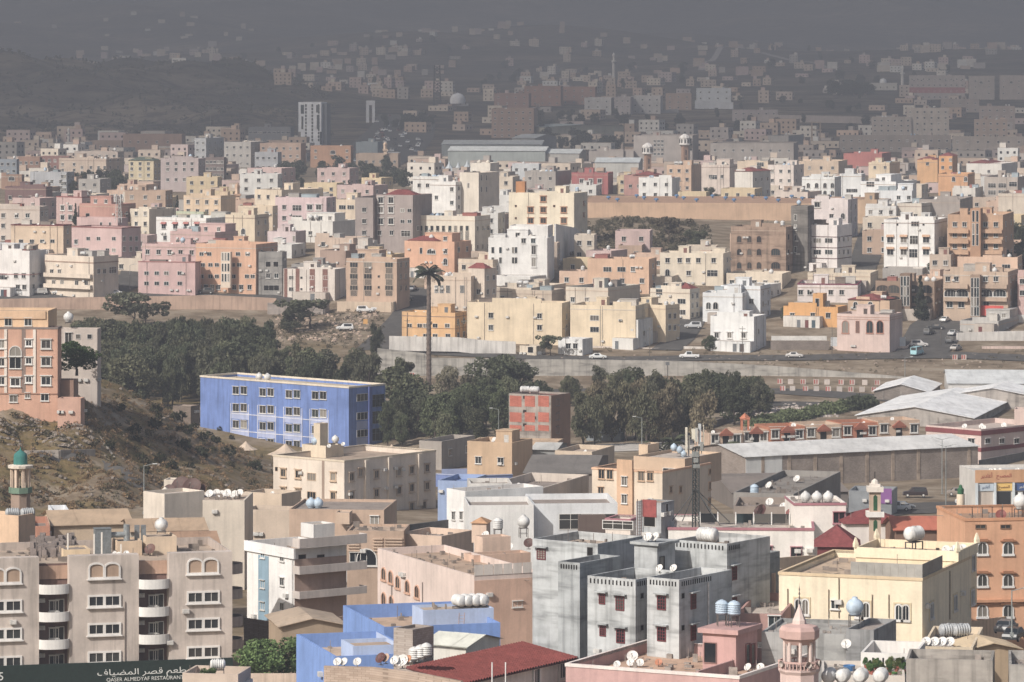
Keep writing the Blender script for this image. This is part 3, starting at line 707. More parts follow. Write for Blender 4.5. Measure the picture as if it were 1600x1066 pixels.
def pole(p, h, label, col='#6d655c', r=.1, group='utility poles', cross=True):
    root = empty('utility_pole', p); tag(root, label, 'pole', group)
    m = MB(); m.tube((0, 0, -.5), (0, 0, h), r, 7, 0, r * .6); m.build('pole', 'bark', root, col=col)
    if cross: m = MB(); m.box(-.8, .8, -.05, .05, h - .7, h - .58); m.build('crossarm', 'bark', root, col=col)
    return root
def strip(name, pts, width, mat, dz=.1, col=None, kerb=None, step=3.0):
    """ribbon following the ground along photo pixels (x, row[, width])"""
    ws = [G(q[0], q[1]) for q in pts]; wd = [q[2] if len(q) > 2 else width for q in pts]; line = []; wid = []
    for a, b, wa, wb in zip(ws, ws[1:], wd, wd[1:]):
        n = max(1, int((b - a).length / step))
        for i in range(n): line.append(a.lerp(b, i / n)); wid.append(wa + (wb - wa) * i / n)
    line.append(ws[-1]); wid.append(wd[-1]); m = MB(); rows = []; nx = 7
    for i, p in enumerate(line):
        d = (line[min(i + 1, len(line) - 1)] - line[max(i - 1, 0)]); d.z = 0; d.normalize(); nrm = Vector((d.y, -d.x, 0)); row = []
        for j in range(nx):
            q = p + nrm * wid[i] * (j / (nx - 1) - .5); row.append((q.x, q.y, tz(q.x, q.y) + dz))
        rows.append(row)
    for a, b in zip(rows, rows[1:]):
        for j in range(nx - 1): m.face([a[j], a[j + 1], b[j + 1], b[j]])
    o = m.build(name, mat, col=col); structure(o)
    # keep normals up
    return o, line
def wall_line(label, pts, hgt, col, mat='plaster', th=.3, name='boundary_wall', cat='wall', skirt=4, panels=None, tops=None, cope=None, group=None):
    """a free-standing wall through photo pixels (x, top row, D or None with foot row)"""
    W = []
    for q in pts:
        x, y = q[0], q[1]; D = q[2] if len(q) > 2 else Dg(y); W.append((P(x, y, D)))
    root = empty(name, W[0]); tag(root, label, cat, group)
    for i, (a, b) in enumerate(zip(W, W[1:])):
        d = b - a; L = math.hypot(d.x, d.y); n = max(1, int(L / (panels or 1e9)) or 1)
        nx, ny = d.y / L * th, -d.x / L * th
        for k in range(n):
            p, q = a + d * (k / n), a + d * ((k + 1) / n); g = .012 if n > 1 else 0
            p2, q2 = p + d * (g / L), q - d * (g / L); m = MB(); o = W[0]
            def pt(v, off, z): return (v.x + nx * off - o.x, v.y + ny * off - o.y, v.z + z - o.z)
            f = [pt(p2, 0, 0), pt(q2, 0, 0), pt(q2, 1, 0), pt(p2, 1, 0)]; bt = [pt(p2, 0, -hgt - skirt), pt(q2, 0, -hgt - skirt), pt(q2, 1, -hgt - skirt), pt(p2, 1, -hgt - skirt)]
            m.face(f); 
            for e in range(4): m.face([f[e], bt[e], bt[(e + 1) % 4], f[(e + 1) % 4]])
            m.build('panel', mat, root, col=col)
        if cope:
            m = MB(); o = W[0]; e = .08
            def pt2(v, off, z): return (v.x + nx * off - o.x, v.y + ny * off - o.y, v.z + z - o.z)
            lo = [pt2(a, -.3, .005), pt2(b, -.3, .005), pt2(b, 1.3, .005), pt2(a, 1.3, .005)]; hi = [pt2(a, -.3, .15), pt2(b, -.3, .15), pt2(b, 1.3, .15), pt2(a, 1.3, .15)]
            m.face(hi); 
            for e in range(4): m.face([hi[e], lo[e], lo[(e + 1) % 4], hi[(e + 1) % 4]])
            m.build('coping', 'plaster', root, col=cope)
    return root

def text_mesh(txt, size):
    cu = bpy.data.curves.new('lettering', 'FONT'); cu.body = txt; cu.size = size; cu.extrude = .02; cu.align_x = 'CENTER'; cu.align_y = 'CENTER'; cu.resolution_u = 3
    tmp = bpy.data.objects.new('lettering', cu); COL.objects.link(tmp); bpy.context.view_layer.update(); me = bpy.data.meshes.new_from_object(tmp.evaluated_get(bpy.context.evaluated_depsgraph_get())); bpy.data.objects.remove(tmp)
    me.materials.clear(); me.materials.append(M['frame_paint']); return me
# Arabic words as joined presentation forms, set right to left
AR = dict(aghadir='\u0631\ufef3\u062f\u0627\ufecf\u0623', shop='\u062d\ufe92\ufebc\ufee4\ufedf\u0627', mataam='\ufee2\ufecc\ufec4\ufee3', qasr='\ufeae\ufebc\ufed7', almedyaf='\ufed1\ufe8e\ufef4\ufec0\ufee4\ufedf\u0627')

TX = {k: text_mesh(v, 1.0) for k, v in dict(aghadir=AR['aghadir'], shop=AR['shop'], qasr=AR['almedyaf'] + ' ' + AR['qasr'] + ' ' + AR['mataam'], latin='QASER ALMEDYAF RESTAURANT', five='5').items()}

def junk(b, root, n, z, x0, x1, y0, y1):
    """small loose bits lying on a near roof: blocks, boards, pipes, crates"""
    m = MB()
    for _ in range(n):
        x, y = rng.uniform(x0, x1), rng.uniform(y0, y1); k = rng.random(); s = rng.uniform(.08, .3)
        if k < .45: m.box(x - s, x + s * rng.uniform(.6, 2), y - s, y + s, z, z + rng.uniform(.08, .5))
        elif k < .7: a = rng.uniform(0, 3.14); L = rng.uniform(.6, 2.2); m.tube((x, y, z + .06), (x + L * math.cos(a), y + L * math.sin(a), z + .08), .04, 5)
        elif k < .85: m.tube((x, y, z), (x, y, z + rng.uniform(.5, 1.6)), .035, 5)
        else: m.box(x - s * 2, x + s * 2, y - .03, y + .03, z, z + rng.uniform(.4, .9))
    o = m.build('roof_clutter', 'rock', root, col=rng.choice(['#8f8274', '#9c9186', '#7d736a'])); o['kind'] = 'stuff'; return o

# ------------------------------------------------------------------ ground, roads, haze, cloud
def ground_sheet():
    pxs = np.concatenate([np.arange(-2600, -300, 100), np.arange(-300, 1900, 14), np.arange(1900, 4300, 100)])
    Ds = [40.0]
    while Ds[-1] < 14200: Ds.append(Ds[-1] * (1.05 if Ds[-1] < 330 else 1.0095))
    Ds = np.array(Ds); PX, DD = np.meshgrid(pxs, Ds); X = (PX - 800) / F * DD
    X = np.where(DD < 330, (PX - 800) / F * 330, X)
    Z = terr(X, DD); nr, nc = X.shape
    V = np.stack([X, DD, Z], -1).reshape(-1, 3)
    i = (np.arange(nr - 1)[:, None] * nc + np.arange(nc - 1)[None, :]).ravel()
    Fa = np.stack([i, i + 1, i + nc + 1, i + nc], -1)
    me = bpy.data.meshes.new('ground'); me.vertices.add(len(V)); me.vertices.foreach_set('co', V.ravel())
    me.loops.add(Fa.size); me.loops.foreach_set('vertex_index', Fa.ravel()); me.polygons.add(len(Fa)); me.polygons.foreach_set('loop_start', np.arange(0, Fa.size, 4)); me.polygons.foreach_set('loop_total', np.full(len(Fa), 4))
    me.materials.append(M['earth']); me.polygons.foreach_set('use_smooth', np.ones(len(Fa), bool)); me.update(); me.validate()
    structure(obj('ground', me)); return float(Z.min()), float(Z.max()), float(X.min()), float(X.max())
gz0, gz1, gx0, gx1 = ground_sheet()
# haze: even, pale air round the viewer and everything
m = MB(); m.box(gx0 - 60, gx1 + 60, -40, 14500, gz0 - 12, max(gz1, CZ) + 8)
t = NT('haze'); t.n.remove(t.b); pv = t.new('ShaderNodeVolumePrincipled'); pv.inputs['Density'].default_value = HAZE_D; pv.inputs['Color'].default_value = HAZE_C; pv.inputs['Anisotropy'].default_value = 0.0
t.link(pv.outputs[0], t.out.inputs['Volume'])
hz = m.build('haze', 'haze'); hz['kind'] = 'stuff'
# rain cloud high over the far town: shades everything beyond the near quarter
def cloud():
    n = 64; rr = np.random.default_rng(5); V = []; Fc = []
    def edge(x):       # nearer on the left, farther on the right, lumpy
        return 820 + .30 * (x + 1600) + 130 * math.sin(x / 310.) + 80 * math.sin(x / 130. + 1)
    for top in (0, 1):
        for j in range(n + 1):
            for i in range(n + 1):
                x = -7500 + 12000 * i / n; y0 = edge(x); y = y0 + (17000 - y0) * (j / n) ** 1.4
                e = min(1, j / 5) * min(1, i / 3, (n - i) / 3)
                z = 1500 + ((260 + 60 * math.sin(x / 400 + y / 500) + 40 * math.sin(x / 170 - y / 230)) * e if top else -(35 * math.sin(x / 260 + y / 310) + 25 * math.sin(y / 140)) * e - 20 * e)
                V.append((x, y, z))
    k = n + 1; o = k * k
    for j in range(n):
        for i in range(n):
            a = j * k + i; Fc.append((a, a + k, a + k + 1, a + 1)); Fc.append((o + a, o + a + 1, o + a + k + 1, o + a + k))
    def side(ids):
        for a, b in zip(ids, ids[1:]): Fc.append((a, b, b + o, a + o))
    side([i for i in range(k)]); side([n * k + i for i in reversed(range(k))]); side([j * k for j in reversed(range(k))]); side([j * k + n for j in range(k)])
    me = bpy.data.meshes.new('cloud'); me.from_pydata(V, [], Fc)
    t = NT('cloud'); t.fin((.8, .8, .82, 1), 1, 0); tp = t.new('ShaderNodeBsdfTransparent'); ms = t.new('ShaderNodeMixShader'); ms.inputs[0].default_value = CLOUD_OP
    t.link(tp.outputs[0], ms.inputs[1]); t.link(t.b.outputs[0], ms.inputs[2]); t.link(ms.outputs[0], t.out.inputs['Surface'])
    me.materials.append(M['cloud']); me.polygons.foreach_set('use_smooth', [True] * len(Fc)); o_ = obj('cloud', me); o_['kind'] = 'stuff'
cloud()
# roads
strip('road', [(120, 470, 9), (160, 462, 11), (195, 445, 10), (212, 428, 9), (214, 410, 8), (206, 395, 7)], 9, 'asphalt', .12)
strip('road', [(-20, 462, 12), (100, 463, 12), (240, 464, 11), (420, 466, 9), (470, 474, 7)], 11, 'asphalt', .18)
strip('road', [(590, 548, 12), (620, 520, 12), (640, 495, 11), (652, 470, 10), (662, 450, 9)], 11, 'asphalt', .14)
strip('road', [(600, 545, 9), (680, 552, 8), (760, 556, 8), (860, 560, 8), (980, 562, 9), (1110, 560, 10), (1250, 560, 10), (1420, 556, 12), (1500, 556, 12), (1640, 562, 12)], 9, 'asphalt', .20)
strip('road', [(1440, 552, 14), (1455, 530, 15), (1465, 510, 15), (1488, 490, 12), (1500, 478, 9)], 14, 'asphalt', .26)
strip('road', [(1040, 548, 8), (1062, 530, 8), (1078, 505, 8), (1088, 480, 7)], 8, 'asphalt', .16)
strip('road', [(540, 640, 10), (700, 622, 12), (900, 612, 12), (1050, 612, 12), (1230, 612, 13), (1400, 624, 13), (1700, 640, 13)], 12, 'asphalt', .14)
strip('road', [(1150, 632, 9), (1240, 632, 10), (1330, 634, 9), (1400, 645, 9)], 10, 'asphalt', .2)
strip('road', [(560, 262, 40), (595, 240, 50), (620, 215, 50), (632, 195, 46), (630, 180, 40)], 45, 'asphalt', .5, step=12)
strip('road', [(1348, 430, 7), (1354, 400, 9), (1366, 360, 9), (1372, 345, 8)], 8, 'asphalt', .16)
strip('road', [(1405, 310, 12), (1415, 285, 16), (1440, 270, 14), (1412, 262, 10)], 12, 'asphalt', .2, step=6)
strip('road', [(1230, 820, 14), (1350, 800, 20), (1440, 795, 22), (1520, 790, 18), (1640, 800, 12)], 18, 'asphalt', .14)

# ------------------------------------------------------------------ the hillside town (rows 300 to 560)
W, CR, PK, OR, TN, YE = '#e2dfdb', '#ddd0b9', '#d9a89c', '#dcab80', '#c2a384', '#e3d09c'
# cluster above the retaining wall
B('cream flats with paired shuttered windows by photo edge', -20, 62, 76, 323, 392, 18, '#cdb8a0', 4, '5,26,43;337,353,372;p', '#2p', name='a')
B('rose house with red cornice behind the cream flats', 88, 128, 166, 308, 352, 40, '#d3a596', 3, '98,110;325,340;s', '#2p', trim='#9a4f48')
B('plain terracotta hall with flat roof and dark doorway', 124, 184, 212, 319, 366, 30, '#bf8c77', 2, '137;337;d', '190,198;335;t', tanks=0)
B('cream annex beside the green-roofed house', 203, 233, 275, 327, 366, 35, '#dfd2b6', 3, '213,227;334,350;p', None)
B('white house with four red window awnings', 244, 322, 372, 341, 386, 30, W, 3, '256,274,291,308;354;c|258;372;p', '#3q', wcol='#b9685a', rc='#9fae92')
B('pale green rooftop flat behind the awning house', 275, 318, 350, 331, 352, 30, '#b9c2a2', 1, None, '#3w', tanks=2, dish=0)
B('cream villa with slim square tower', 287, 345, 368, 306, 352, 25, '#d9bf94', 3, '#4p', None, tanks=1)
B('large cream block below the slim tower', 352, 398, 420, 336, 392, 20, '#dccba6', 3, '380;362;a', '#2p')
B('cream house with maroon tiled eaves', 17, 99, 112, 352, 402, 16, '#dcc39d', 3, '33,50,66,82;377;v', '#1p', ph=.5, tanks=0, trim='#7c3a37', room=False)
bmast = B('tall pink flats carrying a steel mast', 112, 190, 220, 356, 418, 32, '#d8aba0', 4, '119;378,394;p|138,154,178;373;v|136,168,178;391;v|133,140,168,178;405;v', '194,204,213;373,389,407;p', name='a', auto=False, trim='#9c5e56')
roomx = wing(bmast, 'penthouse', 120, 184, 200, 341, 357, col='#d2a59a', ph=.3, F_='158,172;352;t', rc='#8d4a44')
B('white house with pink floor lines by photo edge', -20, 46, 72, 392, 464, 24, '#e4dfdb', 3, '25,37;431;p|28,38;449;p|4;432;e', '52,63;430,448;p', tanks=2, bands=[(6.2, .25, '#b88a86')])
B('grey and white rooftop rooms above the pink-lined house', -10, 44, 70, 380, 402, 24, '#c9cdd2', 1, '#2p', '#2p', tanks=0)
B('cream house with ribbon balconies and brown stair screen', 70, 146, 185, 401, 470, 36, '#ddcdb4', 3, '81,93;425;p|84,97,120,135;442;p', '154,163;424;p|176;422;e', bal=[('F', 72, 145, [430, 447], '#ddcdb4')], bands=[(10.6, .3, '#a98a70')], dish=2)
B('low pink annex with four round windows', 216, 305, 314, 410, 463, 14, '#d9a69a', 2, '229,245,260,281;427,443;v', None, ph=.7, tanks=0, bands=[(9.6, .25, '#b06f66')], ac=2)
B('pink terrace block above the round-windowed annex', 222, 308, 330, 382, 440, 18, '#d9a89b', 3, '#5p', None, tanks=1)
B('upper rose house with brown side gable', 266, 336, 372, 363, 408, 30, '#d6a496', 3, '278,292,304;379;p', None, tanks=2)
b = B('orange flats with white slatted stair tower', 306, 400, 434, 382, 461, 22, '#d9aa7e', 4, '315,327,372,387;397;v|317,329,339,364,374;414;v|315,329,339,365,386,395;432;v|312,322,332,341,366,377,390;449;p', '#2p', name='a', tanks=3)
wing(b, 'stair_tower', 345, 360, 363, 394, 450, col='#e1cdb0', ph=.2, on_roof=False, D=b.D - .5 + .0, depth=1.2, F_='348,352.5,357;400,418,434;t.5x2.2', skirt=0)
# centre
B('cream row house with flat roofline near pink flats', 398, 440, 505, 297, 350, 40, '#dccbaa', 3, '#3p', '#4p', tanks=3)
B('cream block beside the orange flats', 372, 426, 434, 322, 378, 15, '#dac6a0', 3, '#3p', None)
B('pink flats with glazed centre bay', 430, 510, 525, 309, 372, 16, '#dcb6b3', 4, '444;324,341,358;p|484,498;324,341;s|464;325,341;e', '#2p', name='a', tanks=0, bands=[(13.2, .2, '#c99')] if False else None)
B('small cream house with blue shutters', 525, 556, 580, 312, 358, 20, '#d9c6a4', 3, '535,548;324;w', None, tanks=0)
b = B('mauve grey flats with red hipped roofs', 555, 583, 640, 309, 398, 14, '#a89489', 4, '569;328,346,364;p', None, name='a', auto=False)
mv = wing(b, 'wing', 586, 645, 675, 303, 398, 14, col='#ab978c', D=b.D - 3, on_roof=False, F_='595,610;313,328,345;sx1', R_f='#2p', skirt=5) if False else None
b2 = wing(b, 'wing', 588, 645, 675, 305, 399, 24, '#aa968b', .5, False, Dg(399), F_='595,611;313,328,346;s1.6x1.7|629,640;329,346;v|593,612;364;p|634;365;e', R_f='#2p', skirt=6)
B('low cream house with arched gate under the mauve flats', 492, 552, 578, 372, 408, 25, '#c9b298', 2, '505;382;p', '#2p', tanks=1)
B('white flat-roofed hut row under pink flats', 450, 520, 556, 346, 380, 28, '#d8d4cc', 1, '#3p', None, tanks=2, dish=1)
B('pale pink low house under the pink flats', 418, 462, 478, 362, 396, 16, '#dcbfbb', 2, '437;374;p|460;373;t', None, tanks=1)
b = B('big white house stepped behind red hipped roofs', 672, 712, 740, 284, 345, 28, '#e4e1dc', 4, '682;309;p|706;296,317;p', '#3p', tanks=2, ph=1.0)
B('white terrace left of the stepped white house', 645, 690, 700, 276, 330, 18, '#e2dfd9', 3, '655,668,675;290;p', None, tanks=2)
B('tall cream tower house with two roof tanks', 718, 748, 780, 270, 345, 30, '#ddd2be', 4, '732;290;t', '752,760;278,296;t', tanks=0, room=False)
bt = B('cream stair block topped by round tanks', 735, 766, 780, 255, 330, 20, '#e0d8c8', 2, '741,768;270;p', '#1p', tanks=0, room=False, dish=0)
roof_tanks(bt, [(-bt.w * .7, 3), (-bt.w * .25, 3)], 'cream', 's', 1.15)
b = B('cream hall with nine tall slotted windows', 653, 742, 766, 338, 400, 24, '#ded3bc', 2, '658,666.5,675,684,693,703,712,721,730;357;t1.0x1.6|658,666.5,675,684,693,703,712,721,730;369;g1.1x3.0', '#3p', tanks=2, ph=1.2, fm='frame_paint', wcol='#d9cfba')
B('orange villa with red hipped terrace roof', 632, 710, 736, 378, 436, 26, '#dca97c', 3, '674;393;A2.6x1.4|696;393;p|696;409;a|658;392;t', '#2p', tanks=1)
b = B('tan flats with stone panels under windows', 541, 620, 640, 405, 486, 22, '#c5a685', 4, '553,575,608;414,432,450;w|553,575,608;423,441,458;g1.9x1.5|592;432,449;q', '626,634;414,432,450;p', name='a', fm='frame_paint', wcol='#b7a48c', tanks=0)
b = B('brown and white chequered house above rubble slope', 443, 523, 540, 421, 470, 18, '#d8cdc0', 3, '455,487,509;434,452;v|471,485;434,452;q', None, tanks=2)
for x0, x1 in ((444, 449), (462, 468), (484, 492), (504, 512)):
    q = MB(); u0, u1 = b.along('F', x0), b.along('F', x1); q.box(-u0, -u1, -.06, 0, 0, b.H - .02); q.build('brick_pier', 'blockwork', b.root, col='#9a6c5a')
B('grey unfinished house with open upper storey', 404, 441, 448, 394, 462, 14, '#8f8b86', 4, '419,431;413;d|419,432;431;p|416,424,432;450;d', None, mat='concrete', tanks=0)
B('yellow low house behind the tan flats', 560, 612, 632, 398, 420, 20, '#d9bf88', 1, '570,590;402;p', None, tanks=1)
B('white shed cluster left of the orange villa', 520, 570, 600, 384, 412, 26, '#c9bfb2', 1, '#2p', '#2p', tanks=1)
B('brown roofed low house above tan flats', 500, 540, 575, 392, 420, 30, '#a98f7a', 1, None, '#2d', tanks=0)
# around the fake palm
B('beige house with round bay and balustrade', 672, 736, 742, 432, 490, 12, '#d8c3a6', 2, '682,690,700,722;452;g1.0x2.0', None, tanks=2)
B('beige house with maroon roof cap near round bay', 732, 757, 776, 420, 488, 30, '#dbcab2', 3, '738,748;456;p', '#2p', tanks=0)
B('cream stepped houses above the maroon cap', 716, 770, 800, 406, 446, 30, '#d5c2a3', 2, '#3p', '#2p')
b = B('big white flats beside the tall white retaining wall', 763, 855, 866, 372, 446, 10, '#e4e2de', 3, '770,782,802,806;391,407;t|818,833;370;p|834;391,410;s1.2x2.4', None, name='a', tanks=1)
wall_line('tall white retaining wall stepping down beside white flats', [(866, 350, 1302), (897, 356, 1345), (912, 372, 1370)], 14, '#dedbd6', 'plaster', .5, panels=9)
wing(b, 'wing', 796, 856, 864, 353, 378, 10, '#e2dfda', 1.0, D=b.D + 7, F_='818,833;371;p')
B('yellow flats with orange window hoods', 795, 897, 918, 302, 392, 20, '#e3d7b6', 4, '829,849,881;328,345;s|849;311;s|806;322,341;q|866;322;q', '912;318,336;p', name='a', tanks=3, dish=1, fm='frame_paint', wcol='#c08a5a')
# long tan warehouse with blue ventilators
bw = B('long tan warehouse with row of blue roof ventilators', 905, 1352, 1372, 318, 356, 5, '#c8a67c', 1, None, None, ph=.1, name='w', D=1500, depth=60, rc='#b58e68', auto=False)
for i in range(20):
    q = MB(); q.lathe([(.25, 0), (.25, .5), (.75, .6), (.8, 1.0), (.55, 1.25), (.001, 1.35)], 10)
    q.build('ventilator', 'metal_paint', bw.root, (-bw.w * (.03 + .047 * i + rng.uniform(-.008, .008)), 10 + (i % 3) * 18, bw.H - .1), col='#4d83b8')
B('orange villa with dark wide windows below scrub hill', 918, 1014, 1026, 405, 460, 14, '#dcb488', 3, '949,971;421;w|989;421;p|930,949,972,1003;439;p', '#1p', tanks=1, ac=2)
B('cream house with glazed porch and tanks beside', 1031, 1130, 1142, 396, 448, 14, '#ded1b4', 3, '1043,1062,1075,1091,1115;407;p|1043;426;a|1076;427;p|1113;427;e', '#1p', tanks=0)
b = B('unfinished tan block with three arched storeys', 1142, 1228, 1244, 355, 430, 18, '#a3886c', 3, '1155,1171,1186;374,394,415;a|1212;394,415;A', '#2d', name='a', mat='concrete', tanks=2, fm='frame_paint', wcol='#8a6f58')
B('dark grey concrete tower beside striped white flats', 1236, 1262, 1272, 322, 424, 20, '#7d776f', 5, '1243;340,356,372,390;t', None, mat='concrete', tanks=1, room=False)
B('cream low house under the unfinished arched block', 1135, 1222, 1236, 428, 452, 14, '#dacbae', 1, '#5p', None, tanks=1)
b = B('cream house with red hipped terrace roof', 1016, 1078, 1093, 452, 500, 26, '#ddd0b6', 3, '1030;452;w1.8x1.5|1065;471,488;w', '#2p', tanks=0)
B('white and blue villa with paired arches', 1098, 1160, 1170, 458, 505, 12, '#dfe2e4', 2, '1107,1118;478;a', None, tanks=0, dish=1)
B('white upper villa with twin arch windows', 1126, 1188, 1204, 447, 500, 18, '#dde1e4', 3, '1135,1150;471;a1.8x1.8|1174;471;p', '#2p', tanks=1)
B('white house with three hooded windows beside pickup', 1110, 1178, 1197, 495, 549, 20, '#e3e3e1', 2, '1120,1140,1162;524;s1.1x1.3', '1185;518;p', tanks=2, ph=1.6)
wall_line('white compound wall in front of three-windowed house', [(1068, 541, 1150), (1182, 544, 1150), (1200, 532, 1170)], 3.2, '#dcd4c9', 'stucco_worn', panels=4)
# yellow and beige blocks above the grey retaining wall
B('yellow house right behind the tall palm pole', 628, 711, 729, 489, 534, 22, '#e0b165', 2, '640,656,665,680,699;509;v|665,680,700;525;v', '#2p', tanks=0, ph=.8, bands=[(3.4, .15, '#b98a4a')])
wall_line('white compound wall below the yellow house', [(608, 525, 1140), (715, 527, 1140), (760, 532, 1140), (806, 534, 1140)], 3, '#dcd6ce', 'stucco_worn', panels=5, skirt=.8)
B('long plain beige block with pale sheds on top', 730, 878, 891, 474, 540, 14, '#e2cfa4', 2, '767;493;p|767,843;512;p|843;494;p', '885;495,512;p', tanks=2, ph=1.1)
B('second plain beige block behind white ruin', 891, 993, 1062, 478, 545, 16, '#e3d0a5', 2, '929;497,515;w', None, tanks=1, ph=1.0, depth=14)
B('beige block end with brown side windows', 990, 1040, 1062, 477, 536, 34, '#e2cea2', 3, None, '1046,1054;494,512;p', tanks=2)
B('weathered white house with dark picture window', 931, 997, 1020, 500, 545, 24, '#dedbd5', 2, '943;522;w3x2|963;520;p1.6x1.6|979;521;p', '1006;521;p', mat='stucco_worn', tanks=0, dish=1)
wall_line('long cream compound wall with maroon gate', [(914, 540, 1152), (1028, 544, 1150), (1064, 527, 1190), (1068, 520, 1205)], 3.2, '#d7c4ac', 'stucco_worn', panels=5)
B('ruined white hut with broken wall beside tree', 872, 910, 926, 530, 556, 26, '#dcdbd8', 1, '888,899;541;p', None, mat='stucco_worn', tanks=0, dish=0, room=False)
B('cream ruin with collapsed roof at road edge', 812, 838, 852, 541, 557, 26, '#d2c4a8', 1, '829;543;d', None, mat='stucco_worn', tanks=0, dish=0, room=False)
B('blue shed roof house above beige blocks', 884, 950, 1000, 450, 484, 28, '#cfc2ab', 1, '#3p', None, rc='#7ea0b0', tanks=1)
B('cream low block with white water tank row', 770, 830, 884, 450, 480, 24, '#d4c5aa', 1, '#2p', '#3p', tanks=3)
B('flat tan roofed yard house beside scrub slope', 800, 862, 882, 454, 482, 20, '#c7b69b', 1, None, None, tanks=0, rc='#ad9c86')
# right side
B('white balconied flats with narrow window stripes', 1255, 1308, 1331, 352, 424, 26, '#e3dad6', 4, '1277,1295;376,394;w|1262,1267;364,383,401;t.5x2.4', '1311,1318,1325;374,394;p', name='a', bands=[(3.6, .2, '#6d4b48'), (6.8, .2, '#6d4b48'), (10.0, .2, '#6d4b48')], tanks=1)
B('pink-white villa above the striped balconies', 1268, 1325, 1340, 312, 372, 18, '#ddcbc6', 3, '1277;320;s|1299;338;p|1317;338;a', '#2a', tanks=0)
B('tan rendered block with blind shaded side', 1338, 1370, 1392, 312, 350, 32, '#b79a72', 2, None, None, tanks=1)
b = B('white three-storey flats with tan awnings', 1381, 1460, 1480, 344, 432, 18, '#e5e3df', 4, '1391,1412,1447;375,394;c1.8x1.6|1428;375;e2.4x2.4|1427;396;e2.4x2.4|1402;351;q|1430;350;w|1443;351;q', '1468,1474;374,393;p', name='a', wcol='#c99f6e', tanks=1)
b = B('tan flats with slotted stair tower and balconies', 1481, 1567, 1584, 336, 432, 14, '#c9a275', 4, '1492,1507,1540,1556;351,367,385;p', '#2p', name='a', bal=[('F', 1482, 1514, [361, 377, 394], '#c9a275'), ('F', 1533, 1566, [361, 377, 394], '#c9a275')], tanks=0)
wing(b, 'stair_tower', 1516, 1532, 1537, 326, 430, col='#bb8f60', ph=.2, D=b.D - 1.6, depth=5, F_='1521,1527;338,358,375;t.6x3.2', skirt=4)
B('peach roof terrace house before tan tower flats', 1496, 1590, 1600, 402, 440, 12, '#dcb892', 2, '1512,1549,1572;417;w', None, tanks=2)
b = B('brown flats with arched loggias and stair screen', 1368, 1460, 1475, 440, 500, 16, '#9c8468', 3, '1378,1396,1428,1447;452;A3.4x2.2|1379,1397,1430,1447;468,484;A3.4x2.0', '#2p', name='a', fm='frame_paint', wcol='#8a7159', tanks=2)
wing(b, 'stair_tower', 1406, 1422, 1425, 428, 498, col='#8b735a', ph=.2, D=b.D - 1.2, depth=3, F_='1409,1414,1419;440,455,470;t.6x2.8', skirt=4)
b = B('tan flats with white arched loggias and red cloth', 1474, 1575, 1592, 425, 506, 16, '#c6ac8c', 4, '1481,1494,1540,1556;436;p|1484,1503,1541,1562;458;A3.4x2.0|1484,1502,1541;476;p1.6x1.6', '#2p', name='a', bal=[('F', 1475, 1513, [447, 467], '#bfa586'), ('F', 1533, 1574, [447, 467], '#bfa586')], tanks=1)
wing(b, 'stair_tower', 1516, 1531, 1534, 430, 498, col='#a48a6d', ph=.2, D=b.D - 1.4, depth=3, F_='1519,1524,1528;442,457,472,486;t.6x2.6', skirt=4)
q = MB(); q.box(-8.5, -1.0, -1.5, -1.44, 2.2, 5.0); cl = q.build('red_cloth', 'plaster', None, b.root.location, b.rz, '#d8452c'); tag(cl, 'bright red cloth hung under tan arched loggias', 'cloth')
B('salmon house edge beyond the red cloth flats', 1590, 1660, 1680, 428, 505, 12, '#d9a796', 3, '1597;440,458;p', None, tanks=1)
B('cream garden house below the stepped dirt lot', 1262, 1360, 1372, 427, 455, 12, '#d9c9a9', 1, '1290,1330;437;p', None, tanks=1)
B('pinkish white long house with five small windows', 1246, 1340, 1346, 444, 474, 8, '#e0d3cd', 2, '1251,1265,1298,1315;457;p', None, tanks=0, trim='#8a3a52')
b = B('mustard yellow house with stair room', 1224, 1309, 1324, 480, 512, 20, '#dca13f', 1, '1238,1270,1294;493;p', None, ph=1.0, tanks=0, dish=2, room=False)
wing(b, 'stair_room', 1270, 1286, 1292, 459, 484, col='#dca13f', ph=.2, F_='1277;473;o')
B('brown tiled house with arched windows', 1325, 1390, 1428, 470, 506, 30, '#cdae86', 2, '1337,1360;477;a', None, tanks=1, rc='#9a6a50')
b = B('pink house with arched window surrounds and stripes', 1308, 1390, 1410, 492, 552, 22, '#deb9a4', 2, '1321,1359,1375;511;a1.7x3.2|1340;511;g.9x3.0', None, tanks=0, dish=0, fm='frame_paint', wcol='#b97b5b', bands=[(9.2, .14, '#c89a7c'), (8.6, .14, '#c89a7c')])
wall_line('white sheeted fence above pinkish compound wall', [(1298, 527, 1150), (1415, 527, 1150)], 2.6, '#d3d9de', 'sheet_metal', .12, panels=3, skirt=0)
wall_line('pinkish compound wall with double brown door', [(1297, 541, 1149), (1416, 541, 1149), (1432, 528, 1175)], 3, '#dfc2ab', 'stucco_worn', panels=4.5)
wall_line('grey slatted wall with white strip and gate', [(1204, 533, 1148), (1296, 533, 1148)], 3.6, '#8f8378', 'blockwork', panels=4)
wall_line('white strip fence over the slatted grey wall', [(1205, 525, 1149), (1292, 525, 1149)], 1.2, '#dbd6ce', 'sheet_metal', .12, panels=4, skirt=0)
wall_line('peeling white and grey yard wall beside steep road', [(1494, 520, 1165), (1560, 518, 1165), (1640, 516, 1165)], 4.0, '#cfcac4', 'stucco_worn', panels=5)
wall_line('low pink wall along the yard at photo edge', [(1534, 541, 1150), (1650, 541, 1150)], 2.2, '#dcb8a2', 'stucco_worn', panels=4.6)
wall_line('upper white yard wall with rusty posts', [(1522, 494, 1200), (1660, 490, 1200)], 3.0, '#d6d2cc', 'stucco_worn', panels=5)
